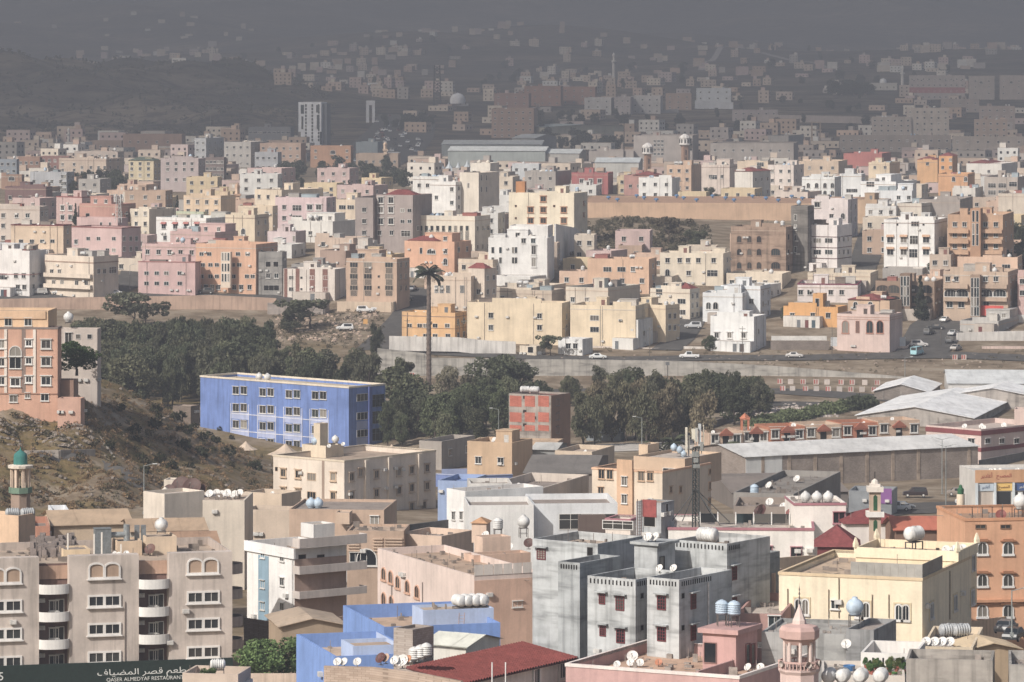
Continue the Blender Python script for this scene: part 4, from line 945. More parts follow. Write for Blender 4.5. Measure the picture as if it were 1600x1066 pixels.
B('grey flat shed inside the right yard', 1500, 1560, 1620, 502, 522, 20, '#b5b1ab', 1, None, None, rc='#a9a59f', tanks=0, dish=0, room=False)
# white cluster farther right
B('white villa with pediment and arch windows', 1253, 1304, 1314, 277, 318, 14, '#e3e4e2', 3, '1263,1276,1289,1303;290,302;a', None, tanks=2)
B('white flats with ribbon balconies', 1312, 1346, 1352, 272, 312, 14, '#e1e2e1', 3, '1327,1335;298;w', None, tanks=1)
B('white terrace house with blue glass room', 1345, 1400, 1432, 284, 330, 26, '#e3e4e3', 3, '1360;284;e|1404,1418;309;p', '#2p', tanks=0)
B('long white house under the blue glass room', 1366, 1425, 1432, 298, 335, 12, '#dfe2e4', 2, '1404,1420;309;p', None, tanks=1)
B('bright orange villa with red tiled roof', 1467, 1488, 1496, 244, 296, 18, '#df9f4a', 4, '1473,1486;250,262,274;p', None, tanks=0, rc='#a4503c', D=1950)
B('orange and cream villa with turret', 1433, 1465, 1470, 250, 290, 10, '#e0ac60', 3, '1449;256;p', None, tanks=0, rc='#a4503c', D=1980)
B('low orange house with crenellated roofline', 1466, 1512, 1523, 272, 306, 14, '#dba25c', 2, '1490,1512;280;a', None, tanks=1)
B('brick red block with flat roof', 1318, 1378, 1392, 240, 272, 14, '#b9695a', 2, '1340;262;p', None, tanks=1)
B('cream shop house on corner of dark street', 1357, 1390, 1406, 254, 292, 24, '#ddc99f', 2, '1367,1383;262;p', None, tanks=1)
B('white house with red hipped roofs on the rise', 1510, 1565, 1590, 256, 284, 20, '#dcd6cc', 2, '1520,1545;268;p', None, tanks=0, rc='#8e4038')
B('beige modern block with grey glass fins', 1538, 1590, 1640, 277, 315, 16, '#b9a894', 3, '1550,1566;290,301;e|1583;288;e', None, tanks=1)
B('beige wall house at the bend in the dark street', 1560, 1650, 1680, 303, 340, 12, '#d2c4ac', 1, None, None, tanks=0)
B('grey-brown workshop beside the dark street', 1436, 1500, 1520, 312, 350, 14, '#a8998a', 1, '1444;320;w', None, tanks=1)
B('white gate house with car outside', 1488, 1524, 1536, 294, 316, 14, '#d9d3c8', 1, '#2p', None, tanks=0)
# behind the long warehouse
B('brick red two-storey house with white windows', 893, 950, 958, 270, 304, 10, '#b5625a', 2, '909,923,937;283;s', None, tanks=0, dish=1)
B('rose brown house with hipped roofs', 975, 1024, 1034, 274, 306, 14, '#b98878', 2, '985,998,1010;291;p|1021;281;p', None, tanks=0)
B('white low house beside rose brown house', 998, 1050, 1062, 278, 312, 20, '#dfdeda', 2, '#3p', None, tanks=1)
B('pale cream flats with brown pyramid roof', 1148, 1176, 1204, 268, 310, 30, '#d9d3c8', 2, None, '#3p', tanks=0, rc='#83564a')
B('peach house with arched upper windows', 1096, 1140, 1152, 258, 304, 16, '#dbc4ac', 3, '1110,1128;276;p|1115;277;e', None, tanks=2)
B('tan flats with stair tower behind warehouse', 1042, 1080, 1096, 258, 300, 20, '#cfae88', 3, '#3p', None, tanks=2)
B('cream flats with black barred gallery', 1152, 1200, 1210, 252, 296, 14, '#d9c4a2', 3, '1188;257;e|1172;268;p', None, tanks=2)
B('grey shed house beside the brick red house', 820, 868, 892, 268, 304, 20, '#a59d94', 2, '#3p', None, tanks=2)
B('white house with blue roof near roof tents', 800, 842, 846, 256, 286, 10, '#c9ccce', 2, '#3p', None, tanks=1)
B('pink-white houses by the white cluster', 1200, 1240, 1256, 258, 304, 20, '#ddcfc2', 3, '#3p', '#2p', tanks=2)
B('tan and white row beneath brick red block', 1238, 1310, 1324, 252, 286, 14, '#d3bb98', 2, '#4p', None, tanks=1)
B('long peach terrace beside the dark street', 1210, 1262, 1284, 300, 336, 24, '#cbbba8', 2, '#4d', '#2p', tanks=1)
B('cream terrace above the striped flats', 1402, 1440, 1462, 318, 352, 24, '#cfc4b0', 1, '#2p', None, tanks=1)
B('tall white parapet house beside tan warehouse end', 1352, 1400, 1412, 322, 352, 14, '#d8d6d2', 2, '#3p', None, tanks=1)

# ------------------------------------------------------------------ far quarters in the haze (rows 80 to 300)
def minaret(p, label, h, r, col='#d9d2c6', cap='#e6e2da', square=False, n=10):
    root = empty('minaret', p); tag(root, label, 'minaret'); k = 4 if square else n
    m = MB(); m.lathe([(r, -4), (r * .95, h * .62)], k); m.build('shaft', 'plaster', root, rz=R_(45) if square else 0, col=col)
    g = MB(); g.lathe([(r * .95, h * .62), (r * 1.55, h * .65), (r * 1.6, h * .70), (r * .9, h * .702)], k); g.build('gallery', 'plaster', root, rz=R_(45) if square else 0, col=cap)
    u = MB(); u.lathe([(r * .75, h * .70), (r * .72, h * .86), (r * .95, h * .865), (r * .95, h * .885)], k); u.build('lantern', 'plaster', root, col=col)
    c = MB(); c.lathe([(r * .85, h * .885), (r * .75, h * .92), (r * .35, h * .96), (.05, h)], k); c.build('spire', 'plaster', root, col=cap)
# white-headed twin minarets behind the long warehouse
for px, yb, who in ((1012, 276, 'tall brown minaret with white ringed head, nearer one'), (1070, 262, 'brown minaret with white ringed head, behind its twin')):
    p = G(px, yb); D = p.y; k = D / F; root = empty('minaret', p); tag(root, who, 'minaret')
    m = MB(); s = 4.2 * k; m.box(-s, s, -s, s, -3, 34 * k); m.build('shaft', 'plaster', root, rz=.4, col='#a9825f')
    for z in (8, 20): 
        q = MB(); q.box(-.8 * k, .8 * k, -s - .15, -s, z * k, (z + 8) * k); q.build('slot', 'dark_opening', root, rz=.4)
    h = MB(); h.lathe([(s * .9, 33 * k), (9 * k, 36 * k), (8.6 * k, 37 * k), (8.2 * k, 46 * k), (9 * k, 46.5 * k), (7.5 * k, 49 * k), (3 * k, 52 * k), (.1, 53 * k)], 10); ho = h.build('head', 'plaster', root, col='#dcd6cf')
    for i in range(10):
        a = 6.283 * (i + .5) / 10; q = MB(); q.box(-.9 * k, .9 * k, -.2, .12, 38.5 * k, 44.5 * k)
        o = q.build('slot', 'dark_opening', ho, (8.15 * k * math.cos(a), 8.15 * k * math.sin(a), 0), a + math.pi / 2)
minaret(G(107, 232), 'slender pale minaret before the brown ridge', 13, .9)
minaret(G(959, 122), 'tall thin minaret deep in the haze', 32, 1.8)
minaret(G(1410, 140), 'pale minaret beside small domed mosque', 24, 1.6)
minaret(G(602, 262), 'cream square minaret before the highway', 14, 1.3, '#cbb08a', '#cbb08a', True)
minaret(G(371, 344), 'slim peach square minaret among cream houses', 13, 1.1, '#dcbb93', '#caa27a', True)
# white tower with slotted windows
b = B('white high-rise with vertical dark slots', 466, 502, 511, 160, 232, 14, '#dfe0e6', 12, '478,488,498;' + ','.join(str(165 + 5.4 * i) for i in range(11)) + ';q1.1x1.6', None, name='a', auto=False, ph=.6)
for x0, x1, y0, y1 in ((470, 475, 164, 178), (471, 474, 182, 202), (494, 499, 164, 176), (495, 499, 180, 202), (466, 470, 206, 226), (500, 503, 206, 226)):
    q = MB(); u0, u1 = b.along('F', x0), b.along('F', x1); q.box(-u0, -u1, -.15, -.01, b.height('F', u0, y1), b.height('F', u0, y0)); q.build('glazing_strip', 'window_glass', b.root)
q = MB(); q.box(-b.w - .3, -b.w, -.3, 8, -3, b.H * .98); q.build('side_fin', 'plaster', b.root, col='#55565c')
q = MB(); q.box(.05, 2.6, 3, 12, -3, b.H * .97); q.build('side_core', 'plaster', b.root, col='#7d7f86')
# domed mosque, memorial arch, dark mast
def dome_mosque(px, yb, w, h, dr, label, col):
    p = G(px, yb); root = empty('mosque', p); tag(root, label, 'mosque')
    m = MB(); m.box(-w / 2, w / 2, 0, w * .6, -3, h); m.build('wall', 'plaster', root, col=col)
    d = MB(); d.lathe([(dr, 0), (dr * 1.02, dr * .4)] + [(dr * math.cos(a), dr * .4 + dr * .95 * math.sin(a)) for a in [i * .157 for i in range(1, 10)]] + [(.05, dr * 1.42)], 18, (0, w * .3, h - .05)); d.build('dome', 'plaster', root, col='#dedde0', smooth=True)
    for i in range(4): q = MB(); q.box(-.5, .5, -.08, 0, .8, 2.6); q.build('window', 'window_glass', root, (-w / 2 + w * (i + .5) / 4, 0, h * .15))
dome_mosque(715, 166, 18, 2.0, 6.6, 'pale domed shrine beside dark mast in haze', '#9b9698')
dome_mosque(1381, 141, 26, 7, 3.4, 'small white mosque with low dome and blue awning', '#c9c2b4')
p = G(683, 168); root = empty('lattice_mast', p); tag(root, 'dark lattice mast rising in the haze', 'mast'); H = 65 * p.y / F
for sx in (-1, 1):
    for sy in (-1, 1): q = MB(); q.tube((sx * 3.2, sy * 3.2, -2), (sx * 2.2, sy * 2.2, H), .5, 5); q.build('leg', 'metal_paint', root, col='#3b3a3d')
for k in range(12):
    z0, z1 = H * k / 12, H * (k + 1) / 12; q = MB()
    for sx, sy, ex, ey in ((-1, -1, 1, -1), (1, -1, 1, 1), (1, 1, -1, 1), (-1, 1, -1, -1)):
        a = 3.2 - k / 12; q.tube((sx * a, sy * a, z0), (ex * a, ey * a, z1), .32, 4); q.tube((sx * a, sy * a, z1), (ex * a, ey * a, z0), .32, 4)
    q.build('brace', 'metal_paint', root, col='#3b3a3d')
p = G(579, 192); root = empty('memorial_arch', p); tag(root, 'white tall twin-legged arch beside highway', 'arch')
for s in (-1, 1): q = MB(); q.box(s * 2.2 - 1.1, s * 2.2 + 1.1, -1, 1, -2, 13); q.build('leg', 'plaster', root, col='#d5d5da')
q = MB(); q.box(-3.3, 3.3, -1, 1, 13.01, 16.5); q.build('lintel', 'plaster', root, col='#d5d5da')
q = MB(); q.box(-12, 5, -8, -4, -2, 3); q.build('base_block', 'plaster', root, (0, 0, -8), col='#b9bac0')
street_lamp(G(329, 222), 22, 'very tall floodlight pole before brown ridge', 2, group='floodlights')
# long pale industrial sheds
def shed(label, xl, xc, xr, yt, yb, th, col, roof, D=None, rise=2.0, depth=24, name=('warehouse', 'warehouse'), mat='plaster'):
    D = D or Dg(yb); b = Block(xl, xc, xr, yt, yb, th, D, depth); root = empty(name[0], b.c, b.rz); tag(root, label, name[1]); b.root = root; b.label = label; b.ph = 0; b.wcol = col; b.sub = False; b.ox = b.oy = b.oz = b.orz = 0
    m = MB(); w, d, H = b.w, b.d, b.H; m.box(-w, 0, 0, d, -6, H, bottom=False)
    m.face([(0, 0, H), (0, d, H), (0, d / 2, H + rise)]); m.face([(-w, d, H), (-w, 0, H), (-w, d / 2, H + rise)]); m.build('wall', mat, root, col=col)
    n = max(3, int(w / 6)); e = .4
    for k in range(n):
        for s in (0, 1):
            q = MB(); x0, x1 = -w - e + (w + 2 * e) * k / n, -w - e + (w + 2 * e) * (k + 1) / n - .03
            y0, y1 = (-e, d / 2) if s == 0 else (d + e, d / 2); sl = rise * (1 + 2 * e / d); z = .03 + .02 * (k % 2)
            a = [(x0, y0, H - rise * 2 * e / d + z), (x1, y0, H - rise * 2 * e / d + z), (x1, y1, H + rise + z), (x0, y1, H + rise + z)]
            q.face(a if s == 0 else a[::-1]); q.face([(v[0], v[1], v[2] - .08) for v in (a[::-1] if s == 0 else a)])
            q.build('roof_sheet', 'sheet_metal', root, col=roof)
    BL.append(b); return b
shed('long pale shed with white roof beside highway', 690, 846, 856, 226, 250, 4, '#98a0a0', '#c8ccca', depth=40)
shed('second white roofed shed below the long pale shed', 700, 852, 862, 236, 262, 6, '#9aa29f', '#cdd0ce', depth=30)
shed('green-white shed on slope under brown flats', 806, 850, 930, 199, 216, 52, '#a7a48c', '#a9b6b2', depth=70, rise=1.5)
shed('low white roofed shed row beside green shed', 800, 836, 862, 216, 236, 20, '#9b9a97', '#bfc3c2', depth=40)
shed('flat pale shed before the grey palace', 845, 905, 910, 240, 262, 8, '#a8a49c', '#c9ccca', depth=30)
shed('white low factory left of striped minarets', 930, 998, 1004, 254, 280, 6, '#b9b7b0', '#c6cccd', depth=26)
# grey-beige palace and others, right
B('grey-beige palace with two roof turrets', 990, 1082, 1092, 212, 262, 8, '#a7998d', 4, '1023,1029,1035;221,227,234,241;p|1072,1083;218,226,234;p', None, name='a', tanks=0)
B('low beige wings before the grey-beige palace', 920, 990, 1000, 236, 262, 8, '#a5978a', 1, '#4p', None, tanks=0)
B('grey beige villas beside the palace', 1110, 1240, 1256, 224, 262, 8, '#a09386', 2, '#9p', None)
B('low pale house with square tank tower', 1200, 1232, 1258, 212, 236, 20, '#aaa49d', 1, '#2w', None)
B('tan flats before the long retaining wall', 1362, 1424, 1430, 183, 216, 6, '#b7a48e', 4, '#6p', None, name='a', tanks=2)
B('pale flats with maroon roof hoods', 1417, 1483, 1486, 169, 216, 4, '#c2b4a2', 5, '#6p', None, name='a', tanks=1)
B('brown flats on slope left of ornate blocks', 1522, 1574, 1580, 187, 226, 6, '#b29a83', 4, '#5p', None, name='a', tanks=1)
B('tan flats behind the brown slope flats', 1530, 1586, 1592, 166, 208, 6, '#ad9481', 4, '#5p', None, name='a', tanks=2)
B('school block with red banner across its middle', 1421, 1508, 1514, 118, 156, 4, '#b7a596', 4, '1428,1440,1450,1478,1490,1502;126;p|#10p', None, name='a', tanks=1, bands=[(6.0, 5.0, '#b5605c')])
B('ornate tan block with tall arched bays', 1514, 1554, 1560, 119, 156, 4, '#b5a28e', 4, '1524,1545;127,136,146;p|1533;129;A', None, name='a')
B('second ornate tan block cut by photo edge', 1562, 1625, 1640, 118, 156, 4, '#b5a08c', 4, '1568,1592;127,136,146;p|1580;129;A', None, name='a')
B('long tan terrace wall house under pale flats', 1312, 1486, 1494, 212, 238, 4, '#a3917f', 2, '#14p', None, tanks=2)
B('low tan row with pale roof on slope', 1470, 1530, 1560, 155, 176, 8, '#a8927f', 2, '#5p', None)
B('beige villa cluster beneath brown flats', 1488, 1600, 1620, 214, 240, 8, '#b2a494', 2, '#7p', None)
for args in (('brown flats with flat roof in haze', 819, 876, 880, 135, 166, '#a5785a'), ('second brown flats beside cypress trees', 877, 930, 933, 136, 164, '#a87b5e'), ('tan block at the shed hill', 768, 834, 840, 170, 216, '#a98b72'), ('brown roofed block above the tan block', 772, 826, 830, 146, 176, '#a07a66'),
    ('white twin house on terrace wall', 913, 955, 960, 153, 180, '#c3bdb8'), ('white house with red gable in haze', 960, 985, 990, 152, 180, '#b7a9a3'), ('white wide house with balcony in haze', 987, 1032, 1040, 150, 178, '#c4bdb7'), ('tan house beside white wide house', 1040, 1080, 1084, 146, 172, '#b09378'),
    ('long white building with curved wall in haze', 1088, 1142, 1148, 138, 168, '#cdd0d4'), ('pink roofed long house on slope', 1144, 1215, 1220, 172, 190, '#ad9a94')):
    B(args[0], *args[1:4], *args[4:6], 5, args[6], max(2, round((args[5] - args[4]) / 9)), '#%dp' % max(3, (args[2] - args[1]) // 11), None, name='a', tanks=rng.choice([0, 1]), dish=0)
wall_line('white curved boundary wall below long white building', [(1086, 157, 3600), (1146, 160, 3590)], 5, '#c9cacf')
wall_line('long pink and pale terrace wall on brown slope', [(1150, 178, 3300), (1340, 182, 3250), (1400, 190, 3150)], 4, '#a8958a', panels=25)
wall_line('pale terrace wall under the white twin houses', [(905, 172, 3500), (985, 176, 3480), (1060, 170, 3500)], 5, '#b3aca8', panels=22)
# left shaded quarter
B('tan compound with roof bays before brown ridge', 192, 284, 290, 210, 238, 6, '#a3846c', 2, '203,216,228,245,262;222;p', None, tanks=0)
B('low tan house beside the tan compound', 138, 190, 196, 220, 236, 8, '#a68d76', 1, '#4p', None, tanks=0)
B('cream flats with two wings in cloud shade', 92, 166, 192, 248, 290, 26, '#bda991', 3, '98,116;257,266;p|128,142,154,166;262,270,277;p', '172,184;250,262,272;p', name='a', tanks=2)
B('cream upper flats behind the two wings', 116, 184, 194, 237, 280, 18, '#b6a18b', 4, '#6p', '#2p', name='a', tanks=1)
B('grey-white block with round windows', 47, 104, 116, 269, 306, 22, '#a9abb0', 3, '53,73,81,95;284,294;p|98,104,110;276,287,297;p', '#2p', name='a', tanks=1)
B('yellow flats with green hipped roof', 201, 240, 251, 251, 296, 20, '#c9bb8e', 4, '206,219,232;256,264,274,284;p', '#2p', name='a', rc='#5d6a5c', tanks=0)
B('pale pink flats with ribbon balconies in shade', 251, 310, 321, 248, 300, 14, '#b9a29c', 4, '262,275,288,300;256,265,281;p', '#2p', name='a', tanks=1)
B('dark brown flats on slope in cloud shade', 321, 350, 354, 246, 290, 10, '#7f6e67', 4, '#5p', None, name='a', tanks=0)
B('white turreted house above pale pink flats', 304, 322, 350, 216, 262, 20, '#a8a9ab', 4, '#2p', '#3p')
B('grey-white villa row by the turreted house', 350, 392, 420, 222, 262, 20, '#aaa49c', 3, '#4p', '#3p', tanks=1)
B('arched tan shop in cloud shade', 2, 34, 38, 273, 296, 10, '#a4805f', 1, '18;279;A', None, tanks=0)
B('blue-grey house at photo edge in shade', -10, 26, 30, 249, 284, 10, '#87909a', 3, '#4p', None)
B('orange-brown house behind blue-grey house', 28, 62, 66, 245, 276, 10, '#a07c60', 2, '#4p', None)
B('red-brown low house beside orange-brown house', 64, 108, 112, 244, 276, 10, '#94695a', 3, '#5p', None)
B('maroon roofed low house by photo edge', 8, 72, 82, 292, 322, 16, '#7d5f5a', 1, '#4p', None, rc='#6a3434', tanks=0)
B('orange villa with arched portal before highway', 485, 548, 552, 228, 262, 8, '#ad8258', 3, '493,542;236,246;p|520;238;A|527;248;o', None, tanks=1)
B('peach villa beside the arched portal villa', 406, 470, 478, 224, 262, 14, '#aa8e74', 3, '#6p', None, tanks=0)
B('pale white house row before peach villa', 398, 434, 440, 238, 268, 10, '#a9aaae', 2, '#4p', None)
B('grey colonnade hall left of white high-rise', 388, 454, 460, 199, 226, 6, '#7c7c80', 2, '#9w', None, tanks=0)
B('long tan mosque hall with parapet', 556, 622, 626, 240, 262, 6, '#a48e74', 1, '#6p', None, tanks=0)
B('grey blue hall behind the cream minaret', 556, 590, 598, 222, 250, 10, '#97a4aa', 1, None, None, rc='#8ea6b0', tanks=0)
B('white blank block beside the cream minaret', 606, 624, 626, 238, 254, 4, '#c3c6ca', 1, None, None, tanks=0)
# festival tents
def tent(px, yb, r, h, label):
    p = G(px, yb); root = empty('tent', p); tag(root, label, 'tent', 'pale peaked tents behind the white houses')
    m = MB(); n = 8; prof = [(r, 2.2), (r * .55, 2.2 + h * .28), (r * .22, 2.2 + h * .62), (.1, 2.2 + h)]; m.lathe(prof, n); m.build('canopy', 'plaster', root, col='#b9c2c8')
    for i in range(4): q = MB(); a = .8 + i * 1.57; q.tube((r * .92 * math.cos(a), r * .92 * math.sin(a), -1), (r * .92 * math.cos(a), r * .92 * math.sin(a), 2.3), .1, 5); q.build('pole', 'metal_paint', root, col='#8a8d90')
for i, (x, y) in enumerate(((648, 274), (660, 276), (674, 277), (688, 274), (702, 276), (716, 278), (730, 275))): tent(x, y, 4.2, 5.5, 'pale peaked tent in row behind stepped white house')
# highway traffic: tiny cars
for i in range(90):
    y = rng.uniform(183, 258); lane = rng.choice((-1, 1)) * rng.uniform(1, 21); c0 = np.interp(y, [180, 195, 215, 240, 262], [630, 632, 620, 595, 560]); p = G(c0 + lane * F / Dg(y), y, .6)
    car(p, rng.choice((1.57, -1.57)) + .25, rng.choice(['sedan', 'suv', 'suv', 'van']), rng.choice(['#e4e4e4', '#e4e4e4', '#c9c9c9', '#3a3a3c', '#6d2a26', '#9aa4ae']), 'tiny car on the distant highway', 'cars on the far highway', detail=False)
# winding pale tracks on the far slope
strip('path', [(1096, 112, 9), (1100, 100, 9), (1112, 95, 9), (1122, 88, 9), (1134, 79, 8), (1145, 78, 8)], 9, 'roof_dust', 1.0, '#b0a69c', step=20)
strip('path', [(1190, 90, 8), (1220, 95, 8), (1260, 104, 8), (1290, 116, 8)], 9, 'roof_dust', 1.0, '#a89e95', step=20)

def ridge_scrub():
    r = np.random.default_rng(3); C = []; S = []
    for i in range(1500):
        px, D = rng.uniform(-100, 520), rng.uniform(2950, 4400); X = (px - 800) / F * D; C.append((X, D, tz(X, D) + .8)); S.append(rng.uniform(.8, 2.6))
    n = 12; C = np.repeat(np.array(C), n, 0); S = np.repeat(np.array(S), n)[:, None]; N = len(C); nz = lambda a: a / np.linalg.norm(a, axis=1, keepdims=True)
    q = C + r.normal(size=(N, 3)) * S * .5; u = nz(r.normal(size=(N, 3))); v = nz(np.cross(u, r.normal(size=(N, 3)))); e = S * .45
    V = np.stack([q - u * e, q + v * e, q + u * e, q - v * e], 1).reshape(-1, 3); me = bpy.data.meshes.new('ridge_scrub'); me.from_pydata(V.tolist(), [], np.arange(N * 4).reshape(-1, 4).tolist()); me.materials.append(M['foliage']); o = obj('ridge_scrub', me, col='#5a5844'); o['kind'] = 'stuff'; o['label'] = 'sparse dark scrub dotting the brown ridge'
ridge_scrub()

# ------------------------------------------------------------------ houses that fill the quarters between the ones picked out above
def occ(xl, xr, yt, D):
    for b in BL:
        e = b.ex
        if e['D'] > D and xl < e['xr'] and xr > e['xl'] and yt < e['yt'] + .55 * (e['yb'] - e['yt']): return True
    return False
def clash(X, Y, r):
    for b in BL:
        c = b.loc(-b.w / 2, b.d / 2); rr = max(b.w, b.d) * .42
        if abs(X - c.x) < r + rr * .8 and abs(Y - c.y) < r + rr * .8: return True
    return False
PALE = [('white', '#d6d4cf'), ('cream', '#d2c4ab'), ('beige', '#c2ae95'), ('tan', '#b89c7e'), ('pink', '#cda79b'), ('grey', '#a8a29b'), ('peach', '#d0b090'), ('yellow', '#d3bf8c')]
def filler(n, x0, x1, y0, y1, wm, hm, where, group, win=True, dark=1.0, cond=None):
    c = 0
    for _ in range(n * 14):
        if c >= n: break
        px = rng.uniform(x0, x1); yb = rng.uniform(y0, y1) 
        if cond and not cond(px, yb): continue
        D = Dg(yb); w = rng.uniform(*wm); fl = rng.choice(hm); H = fl * 3.3 + .9; ppm = F / D; th = rng.choice([6, 12, 18, 26])
        xl, xr = px - w * ppm, px + 4 * ppm
        X = (px - w * ppm / 2 - 800) / F * D
        if occ(xl, xr, yb - H * ppm, D) or clash(X, D + 5, w * .55): continue
        nm, col = rng.choice(PALE); depth = rng.uniform(8, 13)
        z = tz(X, D); yb2 = YH + (CZ - z) * F / D
        b = B(f'{nm} {["", "one-storey ", "two-storey ", "three-storey ", "four-storey ", "five-storey "][fl]}house {where}', xl, px, xr, yb2 - H * ppm, yb2, th, col, fl, ('#%dp' % max(2, int(w / 4))) if win else None, '#2p' if win else None, D=D, depth=depth, group=group, auto=False)
        if rng.random() < .5 and D < 2600: stair_room(b, -b.w * rng.uniform(.3, .7), b.d * .55, 3, 3, 2.4, col)
        if rng.random() < .35 and D < 2300:
            q = b.loc(-b.w * .3, b.d * .3, b.H - .9); tank(q, 'white water tank on a plain roof between larger houses', 'v', 'white', 1.0, 1, group='small roof tanks of the infill houses')
        c += 1
    return c
FAR = MB()
def mass(n, x0, x1, y0, y1, wm, hm, win, cond=None):
    """houses too many and too small to pick out one by one: boxes with roofs and window openings in one mesh"""
    c = 0
    for _ in range(n * 12):
        if c >= n: break
        px = rng.uniform(x0, x1); yb = rng.uniform(y0, y1)
        if cond and not cond(px, yb): continue
        D = Dg(yb); w = rng.uniform(*wm); fl = rng.choice(hm); H = fl * 3.3 + .9; ppm = F / D; X = (px - 800) / F * D
        if occ(px - w * ppm / 2 - 3, px + w * ppm / 2 + 3, yb - H * ppm, D) or clash(X, D + 5, w * .55): continue
        z = tz(X, D); d = rng.uniform(8, 14); th = -R_(rng.choice([6, 12, 18, 26])); ct, st = math.cos(th), math.sin(th); b0 = len(FAR.v)
        FAR.box(-w / 2, w / 2, 0, d, -8, H, 0); FAR.face([(-w / 2 + .4, .4, H + .03), (w / 2 - .4, .4, H + .03), (w / 2 - .4, d - .4, H + .03), (-w / 2 + .4, d - .4, H + .03)], 1)
        if rng.random() < .5: q = rng.uniform(-.3, .3) * w; FAR.box(q - 1.7, q + 1.7, d * .4, d * .4 + 3.2, H, H + 2.6, 0)
        if win:
            nx = max(2, int(w / 3.6))
            for f in range(fl):
                for k in range(nx):
                    xx = -w / 2 + w * (k + .5) / nx; zz = f * 3.3 + 1.1; FAR.face([(xx - .6, -.04, zz), (xx + .6, -.04, zz), (xx + .6, -.04, zz + 1.3), (xx - .6, -.04, zz + 1.3)], 2)
                for k in (.3, .7): FAR.face([(w / 2 + .04, d * k - .6, f * 3.3 + 1.1), (w / 2 + .04, d * k + .6, f * 3.3 + 1.1), (w / 2 + .04, d * k + .6, f * 3.3 + 2.4), (w / 2 + .04, d * k - .6, f * 3.3 + 2.4)], 2)
        for i in range(b0, len(FAR.v)): vx, vy, vz = FAR.v[i]; FAR.v[i] = (X + vx * ct - vy * st, D + vx * st + vy * ct, z + vz)
        class O: pass
        o = O(); o.ex = dict(xl=px - w * ppm / 2, xr=px + w * ppm / 2, yt=yb - H * ppm, yb=yb, D=D); o.w, o.d = w, d; o.loc = lambda a, b, c=0, X=X, D=D, d=d: Vector((X, D + d / 2, 0)); BL2.append(o); BL.append(o); c += 1
BL2 = []
filler(95, 0, 1600, 302, 400, (8, 15), [1, 2, 2, 3], 'filling a gap in the hillside town', 'infill houses of the hillside town', cond=lambda x, y: not (880 < x < 1400 and y > 318 and y < 405) and not (1330 < x < 1380))
filler(40, 0, 1600, 400, 470, (6, 12), [1, 1, 2], 'low between the hillside houses', 'low infill houses of the hillside town', cond=lambda x, y: not (150 < x < 225) and not (x < 700 and y > 440) and not (880 < x < 920) and not (1300 < x < 1390) and not (600 < x < 700))
mass(200, 0, 1600, 255, 302, (9, 18), [1, 2, 2, 3], True, lambda x, y: not (380 < x < 640))
mass(70, 0, 470, 222, 262, (10, 20), [1, 2, 3], True)
mass(66, 860, 1600, 210, 262, (10, 22), [1, 2, 3], True)
mass(56, 640, 1600, 140, 212, (9, 18), [1, 2, 3], True, lambda x, y: rng.random() < .6 and not (930 < x < 1360 and y > 165))
mass(210, 0, 1600, 84, 158, (8, 16), [1, 2, 2, 3], True, lambda x, y: (math.sin(x * .021 + 2) + math.sin(y * .11 + x * .006) + rng.uniform(-.5, .5)) > 0 and not (x < 430 and y > 150))
for i in range(520):
    px = rng.uniform(-200, 1800); y = rng.uniform(58, 120)
    if math.sin(px * .013 + y * .07) + math.sin(px * .004 - y * .19) + rng.uniform(-.7, .7) < .1: continue
    p = G(px, y); w = rng.uniform(7, 15); d = rng.uniform(8, 14); h = rng.choice([4, 7, 7, 10]); FAR.box(p.x - w / 2, p.x + w / 2, p.y, p.y + d, p.z - 8, p.z + h)
o = FAR.build('far_town', ['town_walls', 'roof_dust', 'dark_opening'], col='#a89882'); o['kind'] = 'stuff'; o['label'] = 'countless pale houses packed and scattered into the haze'
BL[:] = [b for b in BL if b not in BL2]
FT = {}; FTV = []
for kd in ('round', 'gum'):
    me = TREES[kd][0][0]; a = np.empty(len(me.vertices) * 3); me.vertices.foreach_get('co', a); a = a.reshape(-1, 4, 3)[::4]; c = a.mean(1, keepdims=True); FT[kd] = (c + (a - c) * 1.8).reshape(-1, 3)
